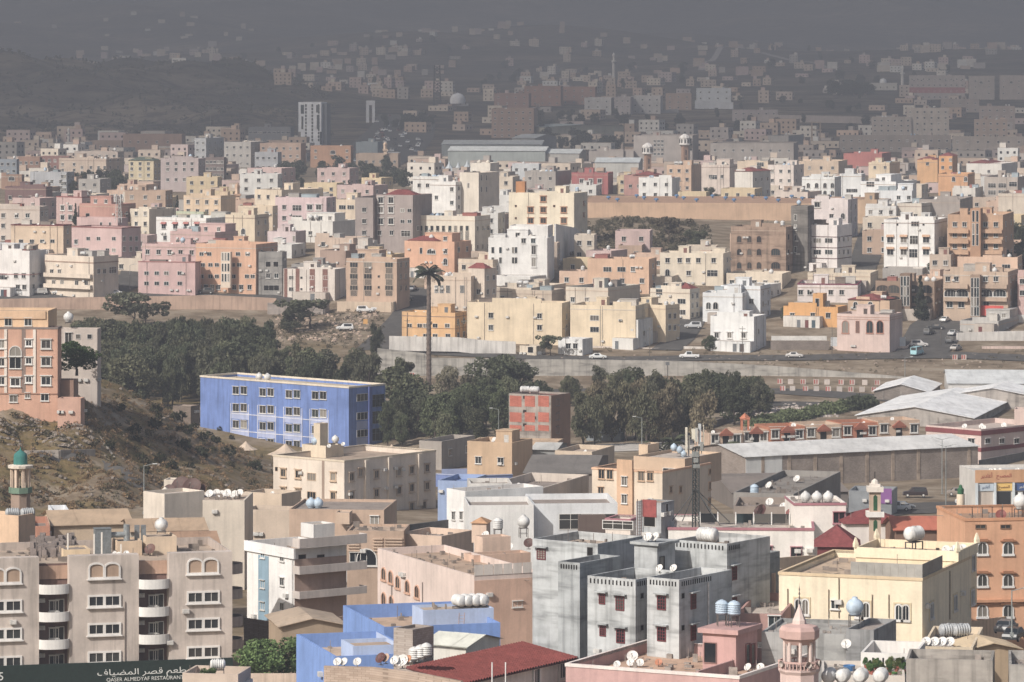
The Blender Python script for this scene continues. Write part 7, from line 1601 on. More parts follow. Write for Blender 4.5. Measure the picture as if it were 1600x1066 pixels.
B('low tan roof with ledge before the restaurant sign', 285, 372, 392, 1054, 1080, 10, '#c9b59c', 1, None, None, D=468, tanks=1, dish=0, room=False)
# --- 6. cream flats with pilasters
b8 = B('cream flats with pilasters and turned corner', 427, 538, 681, 720, 822, 39, '#decfb9', 3, None, None, D=775, name='a', ph=1.1, tanks=0, dish=0, room=False, rc='#b29c80', trim='#d8c9a8')
for x, y in ((443, 739), (466, 741), (521, 745), (443, 768), (466, 770), (521, 775)): add_windows(b8, b8.root, 'F', [x], [y], 's', 'frame_paint', True, '#c9ae86', 1.0, 1.2)
for x, y in ((487, 745), (487, 774)): add_windows(b8, b8.root, 'F', [x], [y], 'w', 'frame_paint', True, '#c9ae86', 1.9, 1.2)
for x, y in ((432, 733),): add_windows(b8, b8.root, 'F', [x], [y], 'd', 'frame_paint', True, '#c9ae86', .6, .7)
for x, y in ((549, 745), (563, 738), (588, 741), (623, 737), (643, 734), (667, 731), (549, 774), (588, 770), (623, 766), (643, 762), (667, 759), (612, 796), (643, 791), (662, 789), (655, 813)): add_windows(b8, b8.root, 'R', [x], [y], 's', 'frame_paint', True, '#bfa98c', 1.0, 1.25)
for x in (572, 608, 655): u = b8.along('R', x); q = MB(); q.box(0, .45, u - .55, u + .55, b8.height('R', u, 790), b8.H - .3); q.build('pilaster', 'plaster', b8.root, col='#dccdb6')
u = b8.along('F', 505); q = MB(); q.box(-u - .3, -u + .3, -.04, 0, 0, b8.H - .3); q.build('dark_strip', 'plaster', b8.root, col='#a08a74')  # upright strip in a darker tone than the front wall
for x, y in ((600, 734), (617, 732), (546, 772), (602, 763), (617, 761)): acu(b8, 'R', x, y)
k8 = wing(b8, 'stair_room', 472, 509, 537, 697, 716, 39, '#dccba8', .3, True)
wing(b8, 'chimney', 490, 500, 512, 662, 697, 39, '#d9c8a6', .1, True, k8.D + 2, 2.2)
for i, (x, y) in enumerate(((492, 693), (524, 690))): tank(P(x, y + 4, k8.D + 3), ['white round tank left of the cream flats chimney', 'white round tank right of the cream flats chimney'][i], 's', 'white' if i else 'pale blue', .95)
for i, (x, y) in enumerate(((514, 697), (536, 694))): dish(P(x, y + 4, k8.D), f'{ORD[2][i]}white dish before the cream flats chimney', .55)
B('cream low house with parapet behind white flats', 380, 452, 470, 798, 850, 14, '#cbb79b', 1, None, None, D=650, tanks=0, dish=0, room=False, ph=1.3)
B('tan flat roof house left of the cream flats', 382, 440, 470, 772, 830, 30, '#c9b597', 1, None, None, D=690, tanks=0, dish=1, room=False)
# --- 7. peach house with tall side wall
b9 = B('peach house with long arched side wall and tan front', 590, 741, 832, 900, 1030, 66, '#e2c5b0', 3, None, None, D=535, ph=.9, tanks=0, dish=0, room=False, rc='#b99d7c', depth=9.5)
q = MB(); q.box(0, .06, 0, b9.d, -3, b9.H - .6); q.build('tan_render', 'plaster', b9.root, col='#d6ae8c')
for x, y in ((600, 897), (611, 902), (622, 910), (637, 917), (652, 925), (600, 936), (612, 941)): add_windows(b9, b9.root, 'F', [x], [y], 'a', 'frame_paint', True, '#d6a77f', 1.3, 1.5)
add_windows(b9, b9.root, 'R', [808], [944], 'p', 'frame_white', True, None, 1.2, .6)
for x, y0, y1 in ((613, 895, 945), (661, 910, 945)): pipe(b9, 'F', x, y0, y1)
k9 = wing(b9, 'roof_terrace', 725, 740, 832, 868, 906, 66, '#d9b492', .9, True, 556, 8)
wing(b9, 'stair_room', 741, 754, 782, 840, 872, 66, '#e0c0a0', .3, True, 566, 4)
hip_b = wing(b9, 'stair_room', 737, 760, 770, 818, 845, 10, '#e0c2a2', .1, True, 590, 3)
hip(hip_b, hip_b.root, -hip_b.w, 0, 0, hip_b.d, hip_b.H, .7, '#cf9a5a', e=.25)
for i, (x, y, c) in enumerate(((778, 838, 'white'), (818, 836, 'white'))): tank(P(x, y + 4, 585), ['ribbed white tank beside the orange-capped stair room', 'white bulb tank at the peach house corner'][i], ['v', 's'][i], c, 1.2, 1)
for i, (x, y) in enumerate(((758, 838), (777, 852), (795, 856))): dish(P(x, y + 6, 575), f'{ORD[3][i]}white dish below the orange-capped stair room', .8)
dish(P(826, 858, 545), 'brown dish between peach and concrete houses', .9, '#5f3f36')
for i in range(6): u = .6 + i * 1.3; q = MB(); q.box(.0, .05, u - .6, u + .6, 0, 1.3); q.build('lattice_panel', 'plaster', b9.root, (0.02, 0, b9.H + .02), 0, '#d9cfc4')
# --- 8. white and grey house
b10 = B('white house with grey panels and long roof', 698, 727, 790, 768, 850, 58, '#e3e1de', 3, '709,721;806,835;p.8x1.1', None, D=660, tanks=0, dish=0, room=False, rc='#b7a28a', depth=14)
wing(b10, 'wing', 732, 834, 840, 789, 850, -4, '#e0dfdc', .8, True, 648, 12, skirt=4)
wing(b10, 'wing', 834, 965, 972, 786, 850, -5, '#d9dcdf', .9, True, 652, 14, '900,935;815;e5x2.2', skirt=4)
k10 = wing(b10, 'upper_storey', 735, 800, 830, 755, 790, -4, '#d6d2cc', .7, True, 672, 8)
for x0, x1, c in ((812, 835, '#cdb7a4'), (921, 943, '#cdb7a4')): pass
b10b = wing(b10, 'wing', 905, 947, 950, 806, 840, -5, '#6b5a50', .2, True, 649, 2)
B('cream parapet house behind white grey house', 736, 830, 920, 768, 812, 20, '#d3c1a8', 1, None, None, D=690, tanks=0, dish=2, room=False, ph=1.4)
# --- 9. orange-pillared flats
b11 = B('cream flats with orange stair pillar', 925, 1035, 1147, 737, 815, 30, '#dccaac', 3, '940,953;739;p1.0x1.4|939;768;p.9x1.3|1002,1016;744;p1.0x1.4', '1048,1063;765;p.7x.9|1110;737;p.7x.7|1134;759;p.7x1.1|1134;783;p.7x.9', D=700, tanks=0, dish=0, room=False, rc='#b89a76', trim='#e2b483', fm='frame_paint', wcol='#c9a87c', depth=17)
u0, u1 = b11.along('F', 966), b11.along('F', 990); q = MB(); q.box(-u0, -u1, -.5, 0, -2, b11.H + 1.6); q.build('orange_pillar', 'plaster', b11.root, col='#d6ae7c')
for y in (752, 780): (xx, yy, z), _ = b11.place('F', (u0 + u1) / 2, b11.height('F', u1, y)); obj('window', win_meshes('p', .9, 1.3, True, 'frame_white')[0], b11.root, (xx, -.5, z - .65))
wing(b11, 'upper_storey', 990, 1070, 1147, 717, 752, 30, '#cbb08a', .5, True, 708, 13, '1050;739;e3.2x1.4', skirt=1)
wing(b11, 'stair_room', 998, 1012, 1024, 695, 722, 30, '#d8bd93', .2, True, 718, 4)
for i, (x, y) in enumerate(((1053, 700), (1062, 704), (1068, 710))): tank(P(x, y + 6, 716), f'{ORD[3][i]}pale blue tank above the orange-pillared flats', 's', 'pale blue', .8)
# --- 10. raw concrete house
GC = '#b6babb'
bg = B('raw concrete house with red grilles and slotted parapets', 918, 993, 1016, 906, 1110, 35, GC, 3, None, None, D=463, mat='concrete', tanks=0, dish=0, room=False, ph=1.2, rc='#8f8a84', depth=9)
slots(bg, bg.root, 'F', 920, 990, 12); slots(bg, bg.root, 'R', 995, 1012, 5)
def rg(b, face, x, y, w, h, root=None):
    add_windows(b, root or b.root, face, [x], [y], 'g', 'frame_paint', True, '#7a2f33', w, h); u = b.along(face, x); (lx, ly, z), rz = b.place(face, u, b.height(face, u, y) + h / 2 + .25); q = MB(); q.box(-w / 2 - .4, w / 2 + .4, -.5, 0, 0, .12); q.build('window_hood', 'concrete', root or b.root, (lx, ly, z), rz, GC)
for x, y, w, h in ((941, 936, .6, .9), (969, 943, .9, 1.3), (942, 986, .6, .9), (970, 994, .9, 1.3)): rg(bg, 'F', x, y, w, h)
for y in (931, 981): add_windows(bg, bg.root, 'R', [1003], [y], 'd', 'frame_paint', True, '#777', .5, .5)
kB = wing(bg, 'wing', 1011, 1061, 1114, 906, 1110, 35, GC, 1.2, True, 459, 10.5, mat='concrete', skirt=4); slots(kB, kB.root, 'F', 1014, 1058, 9); slots(kB, kB.root, 'R', 1064, 1112, 14)
for y in (942, 991): rg(kB, 'F', 1034, y, .9, 1.3, kB.root); rg(kB, 'R', 1083, y - 2, .8, 1.4, kB.root)
for y in (931, 981): add_windows(kB, kB.root, 'R', [1067], [y], 'd', 'frame_paint', True, '#777', .5, .5)
kC = wing(bg, 'wing', 1053, 1136, 1158, 850, 1090, 35, GC, 1.1, True, 478, 9, mat='concrete', skirt=4); slots(kC, kC.root, 'F', 1055, 1132, 14); slots(kC, kC.root, 'R', 1138, 1156, 6)
for y in (896, 944): rg(kC, 'R', 1147, y, .8, 1.3, kC.root)
kE = wing(bg, 'wing', 1140, 1160, 1181, 872, 1080, 35, '#8f9496', 1.1, True, 487, 8, mat='concrete', skirt=4); slots(kE, kE.root, 'R', 1162, 1180, 6)
kG = wing(bg, 'wing', 832, 934, 952, 850, 1105, 35, GC, .9, True, 480, 9, mat='concrete', skirt=4); rg(kG, 'F', 846, 866, 1.0, 1.0, kG.root)
kH = wing(bg, 'wing', 872, 906, 920, 880, 1105, 35, '#a6abad', 1.0, True, 471, 8, mat='concrete', skirt=4); slots(kH, kH.root, 'F', 875, 903, 7)
add_windows(kG, kG.root, 'F', [922], [862], 'd', 'frame_paint', True, '#777', .7, .9)
kS = wing(bg, 'stair_tower', 991, 1027, 1045, 853, 899, 35, '#b3b7b9', .3, True, None, 3.6, mat='concrete'); add_windows(kS, kS.root, 'R', [1034], [884], 'o', 'frame_paint', True, '#444', .8, 1.9)
q = MB(); q.box(-kS.w - .35, .35, -.35, kS.d + .35, kS.H + .01, kS.H + .3); q.build('roof_slab', 'concrete', kS.root, col='#a9adae')
for i, x in enumerate((1012, 1023)): dish(P(x, 848, kS.D + 1), f'{ORD[2][i]}white dish on the concrete stair tower', .75)
tank(kC.loc(-4.6, 3.2, kC.H - .9), 'long white tank on the raw concrete house', 'h', 'white', 1.5, 0, kC.rz)
pipe(kB, 'R', 1106, 910, 985, '#d8d8d6', .1, kB.root)
for i, (x, y) in enumerate(((1030, 893), (1052, 893))): dish(P(x, y + 2, 470), f'{ORD[2][i]}white dish lying behind concrete parapet', .6)
bx = B('small grey lift room with red door', 994, 1033, 1050, 786, 850, 30, '#a9adb0', 2, '1015;794;d1.6x2.8', '1042;785;d.5x1.0', D=548, mat='concrete', tanks=0, dish=0, room=False, ph=.2)
q = MB(); u = bx.along('F', 1015); q.box(-u - 1.0, -u + 1.0, -.08, 0, bx.height('F', u, 808), bx.height('F', u, 781)); q.build('red_door', 'metal_paint', bx.root, col='#a5423a')
ld = MB()
for s in (0, .55): ld.tube((s, -.3, 0), (s, -.3, 7), .05, 5)
for i in range(18): ld.tube((0, -.3, .4 + i * .36), (.55, -.3, .4 + i * .36), .035, 4)
lo = ld.build('ladder', 'metal_paint', None, bx.loc(-bx.w + .4, -.1, -1.5), bx.rz, '#6b4a42'); tag(lo, 'rusty steel ladder on the grey lift room', 'ladder')
# --- 11. cell mast with guys
p = P(1087, 818, 552); root = empty('cell_mast', p); tag(root, 'roof cell mast with panel antennas and stays', 'mast'); kk = 552 / F; Hm = 145 * kk
for sx, sy in ((-1, -1), (1, -1), (0, 1)): q = MB(); q.tube((sx * .42, sy * .42, -.5), (sx * .38, sy * .38, Hm * .82), .09, 6); q.build('leg', 'metal_paint', root, col='#3d4444')
tri = [Vector((-.4, -.4, 0)), Vector((.4, -.4, 0)), Vector((0, .4, 0))]
for k in range(16):
    q = MB(); z0, z1 = Hm * .82 * k / 16, Hm * .82 * (k + 1) / 16
    for i in range(3): q.tube(tri[i] + Vector((0, 0, z0)), tri[(i + 1) % 3] + Vector((0, 0, z1)), .035, 4); q.tube(tri[i] + Vector((0, 0, z1)), tri[(i + 1) % 3] + Vector((0, 0, z1)), .03, 4)
    q.build('brace', 'metal_paint', root, col='#3d4444')
for i, (dx, y0, y1, w, c) in enumerate(((-15, 667, 706, .28, '#d9d2bb'), (-11, 680, 708, .25, '#d5d0c0'), (-3, 670, 688, .62, '#dcd6bd'), (1, 668, 690, .3, '#b9bab4'), (6, 662, 696, .36, '#c9d0d4'), (12, 664, 700, .16, '#cbc2a8'), (9, 690, 704, .4, '#9a9c98'))):
    z0, z1 = (818 - y1) * kk, (818 - y0) * kk; q = MB(); q.box(-w / 2, w / 2, -.15, .15, z0, z1); ao = q.build('antenna', 'plastic_tank', root, (dx * kk, -.7 + .3 * (i % 3), 0), 0, c); q = MB(); q.tube((0, .0, (z0 + z1) / 2), (-dx * kk, .6, (z0 + z1) / 2), .05, 5); q.tube((0, .22, z0 - .4), (0, .22, z1 - .3), .05, 5); q.build('bracket', 'metal_paint', ao, col='#7d8080')
q = MB(); q.box(-.5, .4, -.5, -.3, Hm * .72, Hm * .78); q.box(-.35, .5, -.5, -.25, Hm * .6, Hm * .64); q.box(-.3, .3, -.5, -.2, Hm * .66, Hm * .71); q.build('radio_unit', 'metal_paint', root, col='#8d9290')
for ex, ey in ((-3.4, -1.5), (3.0, -2.2), (-1.6, 2.4), (2.6, 2.5), (4.4, 1.0)): q = MB(); q.tube((0, 0, 4.4), (ex, ey, 0), .06, 5); q.build('stay', 'metal_paint', root, col='#4b4f50')
# --- 12. white house with pink trim
b13 = B('white house with pink trimmed parapets', 1044, 1272, 1276, 826, 930, 3, '#ebe6dd', 2, '1244;863;p1.3x1.2|1199;861;p1.1x1.1|1170;857;p1.0x1.1', None, D=548, ph=.8, tanks=0, dish=0, room=False, trim='#b5747c', depth=15, fm='frame_paint', wcol='#c58d93', rc='#c9b79e')
k13 = wing(b13, 'tower', 1241, 1322, 1330, 786, 905, -4, '#e8e0d6', .4, True, 556, 9, '1311;809;p1.4x1.3', skirt=2, fm='frame_paint', wcol='#b5747c')
q = MB(); e = .08; q.box(-k13.w - e, e, -e, 0, k13.H - .28, k13.H + .04); q.box(-k13.w - e, -k13.w, 0, k13.d, k13.H - .28, k13.H + .04); q.build('coping', 'plaster', k13.root, col='#b5747c')
for i, x in enumerate((1267, 1282, 1297)): tank(k13.loc(-k13.w * (.72 - .22 * i), 3, k13.H - .4), f'{ORD[3][i]}round white tank on the pink trimmed tower', 's', 'white', .95)
acu(b13, 'F', 1265, 860)
dish(P(1187, 812, 560), 'large brown dish on the pink trimmed house', 1.3, '#5f3a33'); dish(P(1233, 808, 560), 'reddish dish left of the pink trimmed tower', .7, '#8a4034')
for i in range(9):
    q = MB(); q.box(0, 2.1, -.04, .04, .1, 1.3); o = q.build('screen_panel', 'window_glass', b13.root, (-b13.w + 4 + i * 2.3, 11, b13.H - .7)); 
    q = MB(); q.box(-.06, .06, -.06, .06, 0, 1.6); q.build('screen_post', 'plaster', b13.root, (-b13.w + 3.9 + i * 2.3, 11, b13.H - .8), 0, '#e3e3e0')
B('white wall with blue glass above concrete house', 946, 985, 1003, 812, 900, 20, '#e4d6c6', 2, '966;806;e4x1.0', None, D=556, tanks=0, dish=0, room=False, trim='#b5747c')
bwa = B('white annex under red tiled roof and small minaret', 1322, 1410, 1416, 818, 870, -4, '#e3dbd2', 1, None, None, D=552, tanks=0, dish=0, room=False, depth=8, ph=.2)
hip(bwa, bwa.root, -bwa.w, 0, 0, bwa.d, bwa.H + .01, 1.5, '#8f3f3a')
# small square minaret with green arches
p = P(1367, 850, 544); k = 544 / F; root = empty('minaret', p); tag(root, 'small tan minaret with green arches and white cap', 'minaret'); zz = lambda y: (850 - y) * k
q = MB(); q.box(-8.5 * k, 8.5 * k, -8.5 * k, 8.5 * k, -1, zz(768)); q.build('shaft', 'plaster', root, col='#c3ab8c')
q = MB(); q.box(-13.5 * k, 13.5 * k, -13.5 * k, 13.5 * k, zz(807), zz(799)); q.build('gallery', 'plaster', root, col='#e6e2da')
q = MB(); q.box(-12.5 * k, 12.5 * k, -12.5 * k, 12.5 * k, zz(768), zz(760)); q.box(-8 * k, 8 * k, -8 * k, 8 * k, zz(760), zz(756)); q.lathe([(6 * k, zz(756)), (5 * k, zz(751)), (.5 * k, zz(748))], 8); q.build('cap', 'plaster', root, col='#e3d9c9')
for y0, y1 in ((797, 772), (829, 811)): q = MB(); o_ = -8.5 * k - .03; q.face([(-3 * k, o_, zz(y0)), (3 * k, o_, zz(y0)), (3 * k, o_, zz(y1 + 3)), (0, o_, zz(y1)), (-3 * k, o_, zz(y1 + 3))]); q.build('green_arch', 'metal_paint', root, col='#1d5a32')
q = MB(); q.tube((0, 0, zz(750)), (0, 0, zz(737)), .06, 6); q.build('finial', 'metal_paint', root, col='#33302e')
shed('orange sheet roofed shelter behind yellow house', 1400, 1478, 1484, 826, 850, -6, '#8a6a50', '#c9683c', 545, 1.2, 7)
# --- 13. yellow house, red hut, orange house
b14 = B('pale yellow house with twin arch windows', 1217, 1441, 1500, 904, 1030, 20, '#efdfb6', 2, '1305;945;p.8x.8', None, D=474, ph=.8, tanks=0, dish=0, room=False, rc='#c4ab86', depth=22, trim='#dcc48f')
def twin(b, face, x, y, root=None):
    u = b.along(face, x); (lx, ly, z), rz = b.place(face, u, b.height(face, u, y) - .95); q = MB(); q.box(-1.0, 1.0, -.1, 0, -.18, 0); q.box(-1.0, -.82, -.1, 0, 0, 1.95); q.box(.82, 1.0, -.1, 0, 0, 1.95); q.box(-.82, .82, -.1, 0, 1.77, 1.95); f = q.build('window_surround', 'plaster', root or b.root, (lx, ly, z), rz, '#d9c794')
    for s in (-.4, .4): obj('window', win_meshes('a', .62, 1.6, True, 'frame_white')[0], f, (s, 0, .05))
for x, y in ((1253, 947), (1348, 952), (1410, 956)): twin(b14, 'F', x, y)
for x, y in ((1455, 953), (1492, 941), (1519, 932)): twin(b14, 'R', x, y)
for x, y in ((1447, 947), (1502, 927)): acu(b14, 'R', x, y)
for x, y0, y1 in ((1231, 920, 962), (1295, 921, 965), (1311, 903, 965), (1363, 929, 965), (1389, 929, 965)): pipe(b14, 'F', x, y0, y1, '#8d7a5c')
pipe(b14, 'R', 1483, 892, 968, '#8d7a5c')
uR = b14.along('R', 1497)
k14 = wing(b14, 'upper_storey', 1337, 1496, 1529, 862, 905, 20, '#ebd9a8', .9, True, b14.D + uR * math.cos(R_(20)), 9, skirt=4)
twin(k14, 'R', 1520, 878, k14.root)
q = MB(); q.box(-k14.w - .15, .15, -.15, 0, k14.H - 1.1, k14.H + .05); q.box(0, .15, 0, k14.d, k14.H - 1.1, k14.H + .05); q.build('parapet_band', 'plaster', k14.root, col='#eedfb4')
for cx, cy in ((-k14.w, 0), (0, 0), (0, k14.d), (-k14.w, k14.d)): q = MB(); q.lathe([(.35, k14.H), (.35, k14.H + .4), (.1, k14.H + 1.1), (.01, k14.H + 1.15)], 4, (cx, cy, 0)); q.build('corner_horn', 'plaster', k14.root, col='#eedfb4')
for i in range(9):
    q = MB(); q.box(-i * .9 - .88, -i * .9, .05, .1, b14.H, b14.H + 1.5); q.build('mesh_screen', 'sheet_metal', b14.root, col='#a9a59c')
for i in range(9):
    q = MB(); q.box(-.1, -.05, .1 + i * 1.0, 1.08 + i * 1.0, b14.H, b14.H + 1.5); q.build('mesh_screen', 'sheet_metal', b14.root, col='#8f8c84')
tank(k14.loc(-k14.w * .48, 2.5, k14.H - .9), 'big striped tank on yellow house upper roof', 'h', 'white', 1.5, 1, k14.rz + 1.2)
for i, x in enumerate((1462, 1473, 1482)): dish(k14.loc(-k14.w * (.2 - .06 * i), 4 + i, k14.H - .9), f'{ORD[3][i]}dish on the yellow house upper roof', .7)
b16 = B('dark red cabin with hipped roof', 1277, 1340, 1346, 855, 920, 4, '#7c3735', 1, None, None, D=520, tanks=0, dish=0, room=False, ph=.1, mat='sheet_metal', depth=7)
hip(b16, b16.root, -b16.w, 0, 0, b16.d, b16.H + .02, 2.2, '#8c403d')
wall_line('cream curved garden parapet left of yellow house', [(1205, 872, 505), (1260, 868, 512), (1283, 868, 515)], 3, '#e2d0a8', 'plaster', .3, skirt=5)
b15 = B('orange house with hooded arch windows', 1508, 1690, 1700, 808, 1010, -8, '#dba36c', 4, None, None, D=512, ph=.9, tanks=0, dish=0, room=False, rc='#a98660', depth=14, trim='#d49559')
for x in (1535, 1575, 1612):
    for y in (857, 907, 955): add_windows(b15, b15.root, 'F', [x], [y], 'a', 'frame_white', True, None, 1.05, 1.35); u = b15.along('F', x); (lx, ly, z), rz = b15.place('F', u, b15.height('F', u, y) + .85); q = MB(); q.box(-.95, .95, -.35, 0, -.02, .1); q.box(-.6, .6, -.35, 0, .1, .28); q.build('window_hood', 'plaster', b15.root, (lx, ly, z), rz, '#a9713f')
for x in (1532, 1571): add_windows(b15, b15.root, 'F', [x], [823], 'v', 'frame_paint', True, '#8a6a48', 1.1, .35)
q = MB(); z = b15.height('F', 4, 937); q.box(-b15.w, 0, -.5, 0, z - .15, z + .15); q.build('ledge', 'plaster', b15.root, col='#c98f58')
for i in range(10): q = MB(); q.tube((-b15.w + 1 + i * 1.2, .6, b15.H - .9), (-b15.w + 1 + i * 1.2, .6, b15.H + 1.3), .05, 5); q.build('roof_rail', 'metal_paint', b15.root, col='#4d3a30')
tank(b15.loc(-b15.w + 8, 5, b15.H - .9), 'white covered tank on the orange house roof', 's', 'white', 1.3, 1)
dish(b15.loc(-b15.w + 5.6, 5, b15.H - .9), 'rust red dish on the orange house roof', .9, '#8a3d2e')
p = P(1501, 830, 530); k = 530 / F; root = empty('chimney_tower', p); tag(root, 'slim cream tower with green cap beside orange house', 'tower')
q = MB(); q.lathe([(6.3 * k, -3), (6.3 * k, 58 * k)], 14); q.build('shaft', 'plaster', root, col='#e6d3b0'); q = MB(); q.lathe([(4.8 * k, 58 * k), (5.2 * k, 66 * k), (3 * k, 68 * k), (2.6 * k, 71 * k), (.2 * k, 73 * k)], 12); q.build('cap', 'plaster', root, col='#2c6b45')
street_lamp(P(1581, 990, 480), 4.8, 'lamp pole before the orange house', 1)
wall_line('tan compound wall along the yellow house lane', [(1445, 993, 478), (1512, 972, 500), (1575, 962, 512)], 3, '#cdb48c', 'stucco_worn', .3, skirt=4)
car(P(1585, 1000, 486), 1.2, 'sedan', '#3a3d40', 'dark car parked in the yellow house lane'); car(P(1572, 988, 492), 1.2, 'sedan', '#6b6d70', 'grey car farther up the yellow house lane')
gable('yellowish sheet canopy beside the lane', 1512, 1590, 1596, 1012, 1040, -10, '#b9a074', '#d8c08c', 462, .6, 6)
B('cream low roof with dish row beside yellow house', 1440, 1520, 1536, 1012, 1050, 10, '#d9c7a0', 1, None, None, D=458, tanks=0, dish=0, room=False)
for i, x in enumerate((1447, 1460, 1472, 1484)): dish(P(x, 1012, 462), f'{ORD[4][i]}white dish in the row beside yellow house', .75)
for i, x in enumerate((1482, 1502)): tank(P(x, 1000, 468), ['grey-white lying tank by the lane, left one', 'grey-white lying tank by the lane, right one'][i], 'h', 'grey', 1.25, 0, .3)
# --- 14. grey low roofs, yard, terrace
b20 = B('low grey concrete house below the yellow house', 1190, 1363, 1414, 993, 1040, 14, '#a3a3a1', 1, None, None, D=452, mat='concrete', tanks=0, dish=0, room=False, ph=.4, rc='#a8a49c', depth=11)
wing(b20, 'wing', 1322, 1365, 1414, 985, 1040, 20, '#8f9091', .5, True, 450, 9, mat='concrete')
tank(b20.loc(-2.5, 4, b20.H + .1), 'pale blue white tank on tall stand', 's', 'pale blue', 1.3, 1)
dish(P(1322, 1016, 447), 'white dish against the grey concrete house', .75)
b21 = B('white walled roof yard with potted plants', 1345, 1430, 1540, 1022, 1090, 12, '#dedad5', 1, None, None, D=440, tanks=0, dish=0, room=False, ph=1.8, rc='#c9b59c', depth=9)
slots(b21, b21.root, 'F', 1360, 1384, 3, .5)
bcb = B('board-marked concrete box by the roof yard', 1416, 1551, 1577, 1032, 1100, 8, '#a39c92', 1, None, None, D=428, mat='concrete', tanks=0, dish=0, room=False, ph=1.0, depth=7)
B('grey flat roof at the bottom corner', 1577, 1680, 1690, 1040, 1100, 6, '#aaa59d', 1, None, None, D=425, mat='concrete', tanks=0, dish=0, room=False, depth=10)
for i, x in enumerate((1296, 1317, 1345, 1376)): tank(P(x, 1073, 420), f'{ORD[4][i]}white ribbed tank at the bottom edge', 'h', 'white', 1.25, 0, 1.35)
pl = B('pale terrace with planters below the yellow house', 1284, 1414, 1420, 1056, 1110, 4, '#cfc6ba', 1, None, None, D=432, tanks=0, dish=0, room=False, ph=.4, depth=10, rc='#c4b49c')
pcol = ['#b5573d', '#4d7a34', '#c9b59a', '#3b4a8a', '#8a3f5a', '#6a8a3c']
for i in range(16):
    x, y = rng.uniform(1350, 1412), rng.uniform(1044, 1056); p = on(pl, x, y); q = MB(); q.lathe([(.16, 0), (.24, .4), (.22, .4), (.01, .36)], 8); rt = q.build('flower_pot', 'plaster', None, p, 0, '#a95a42'); tag(rt, 'potted plant on the pale terrace', 'plant pot', 'potted plants on the pale terrace'); f = obj('foliage', TREES['bush'][i % 3][0], rt, (0, 0, .3), rng.uniform(0, 6), rng.choice(['#4d7a34', '#5d8a3c', '#7a8a3c'])); f.scale = (.28, .28, .45)
q = MB(); q.box(-2.5, 2.5, -.7, .7, 0, .08); gl = q.build('turf_mat', 'foliage', None, on(pl, 1395, 1052), 0, '#4f8a2f'); tag(gl, 'green turf mat on the pale terrace', 'mat')
q = MB(); q.lathe([(.5, 0), (.62, .55), (.58, .55), (.45, .06), (.01, .06)], 14); gl = q.build('blue_tub', 'plastic_tank', None, on(pl, 1327, 1048), 0, '#2f7fc4'); tag(gl, 'bright blue tub on the pale terrace', 'tub')
# --- 15. pink house and minaret
b18 = B('salmon pink house with pale copings and roof terrace', 884, 1155, 1291, 1057, 1180, 27, '#d6998a', 2, None, None, D=438, ph=1.3, tanks=0, dish=0, room=False, rc='#c7a27c', depth=19.5, trim='#ecd9cc')
k18 = wing(b18, 'stair_tower', 1098, 1150, 1195, 992, 1050, 27, '#d29384', .3, True, None, 5.5, skirt=.6)
q = MB(); q.box(-k18.w - .4, .4, -.4, k18.d + .4, k18.H + .01, k18.H + .5); q.build('roof_slab', 'plaster', k18.root, col='#cf9384')
add_windows(k18, k18.root, 'F', [1110], [1020], 'o', 'frame_paint', True, '#8f6a60', 1.3, 2.0); add_windows(k18, k18.root, 'R', [1168, 1176], [1022], 'o', 'frame_paint', True, '#8f4a42', .9, 2.0)
for i, x in enumerate((-2.4, -1.0)): tank(k18.loc(x - .2, 2.2, k18.H + .5), f'{ORD[2][i]}pale ribbed tank on salmon stair tower', 'v', 'pale blue', 1.15, 1)
u = b18.along('F', 1075); q = MB(); q.box(-u, -u + .25, 2, b18.d - 4, b18.H - 1.3, b18.H - .1); q.build('roof_divider', 'plaster', b18.root, col='#cf9586')
for i, (x, y, r) in enumerate(((964, 1045, .55), (985, 1043, .6), (988, 1036, .85), (1000, 1043, .6))): dish(on(b18, x, y), f'{ORD[4][i]}white dish on the salmon pink roof', r)
dish(on(b18, 1029, 1042), 'orange painted dish on the salmon pink roof', .55, '#c97a42')
for i, x in enumerate((1168, 1188)): dish(on(b18, x, 1050), f'{ORD[2][i]}white dish beside the salmon stair tower', .6)
p = P(1249, 1085, 418); k = 418 / F; root = empty('minaret', p); tag(root, 'pink minaret with open columned balcony', 'minaret'); zz = lambda y: (1085 - y) * k; pk = '#dba58f'; pw = '#e6c4b0'
q = MB(); q.lathe([(30 * k, -6), (30 * k, zz(1052)), (33 * k, zz(1047)), (33 * k, zz(1044)), (1, zz(1043.9))], 8); q.build('shaft', 'plaster', root, col='#e0b8a6')
q = MB(); q.lathe([(33.5 * k, zz(1034)), (33.5 * k, zz(1031)), (31 * k, zz(1031)), (31 * k, zz(1034)), (33.5 * k, zz(1034))], 8); q.build('rail', 'plaster', root, col=pk)
for i in range(32):
    a = i * math.pi / 16; s = 1 / max(abs(math.cos((a % (math.pi / 4)) - math.pi / 8)), .5) * math.cos(math.pi / 8); q = MB(); q.tube((0, 0, zz(1044)), (0, 0, zz(1033)), .07, 5); q.build('baluster', 'plaster', root, (32 * k * s * math.cos(a), 32 * k * s * math.sin(a), 0), 0, pk)
for i in range(8): a = i * math.pi / 4; q = MB(); q.tube((0, 0, zz(1044)), (0, 0, zz(1002)), .16, 8); q.build('column', 'plaster', root, (23 * k * math.cos(a), 23 * k * math.sin(a), 0), 0, pw)
q = MB(); q.lathe([(22 * k, zz(1006)), (26 * k, zz(1000)), (31 * k, zz(996)), (31.5 * k, zz(984)), (28 * k, zz(978)), (11 * k, zz(974.5))], 8); q.build('canopy', 'plaster', root, col=pk)
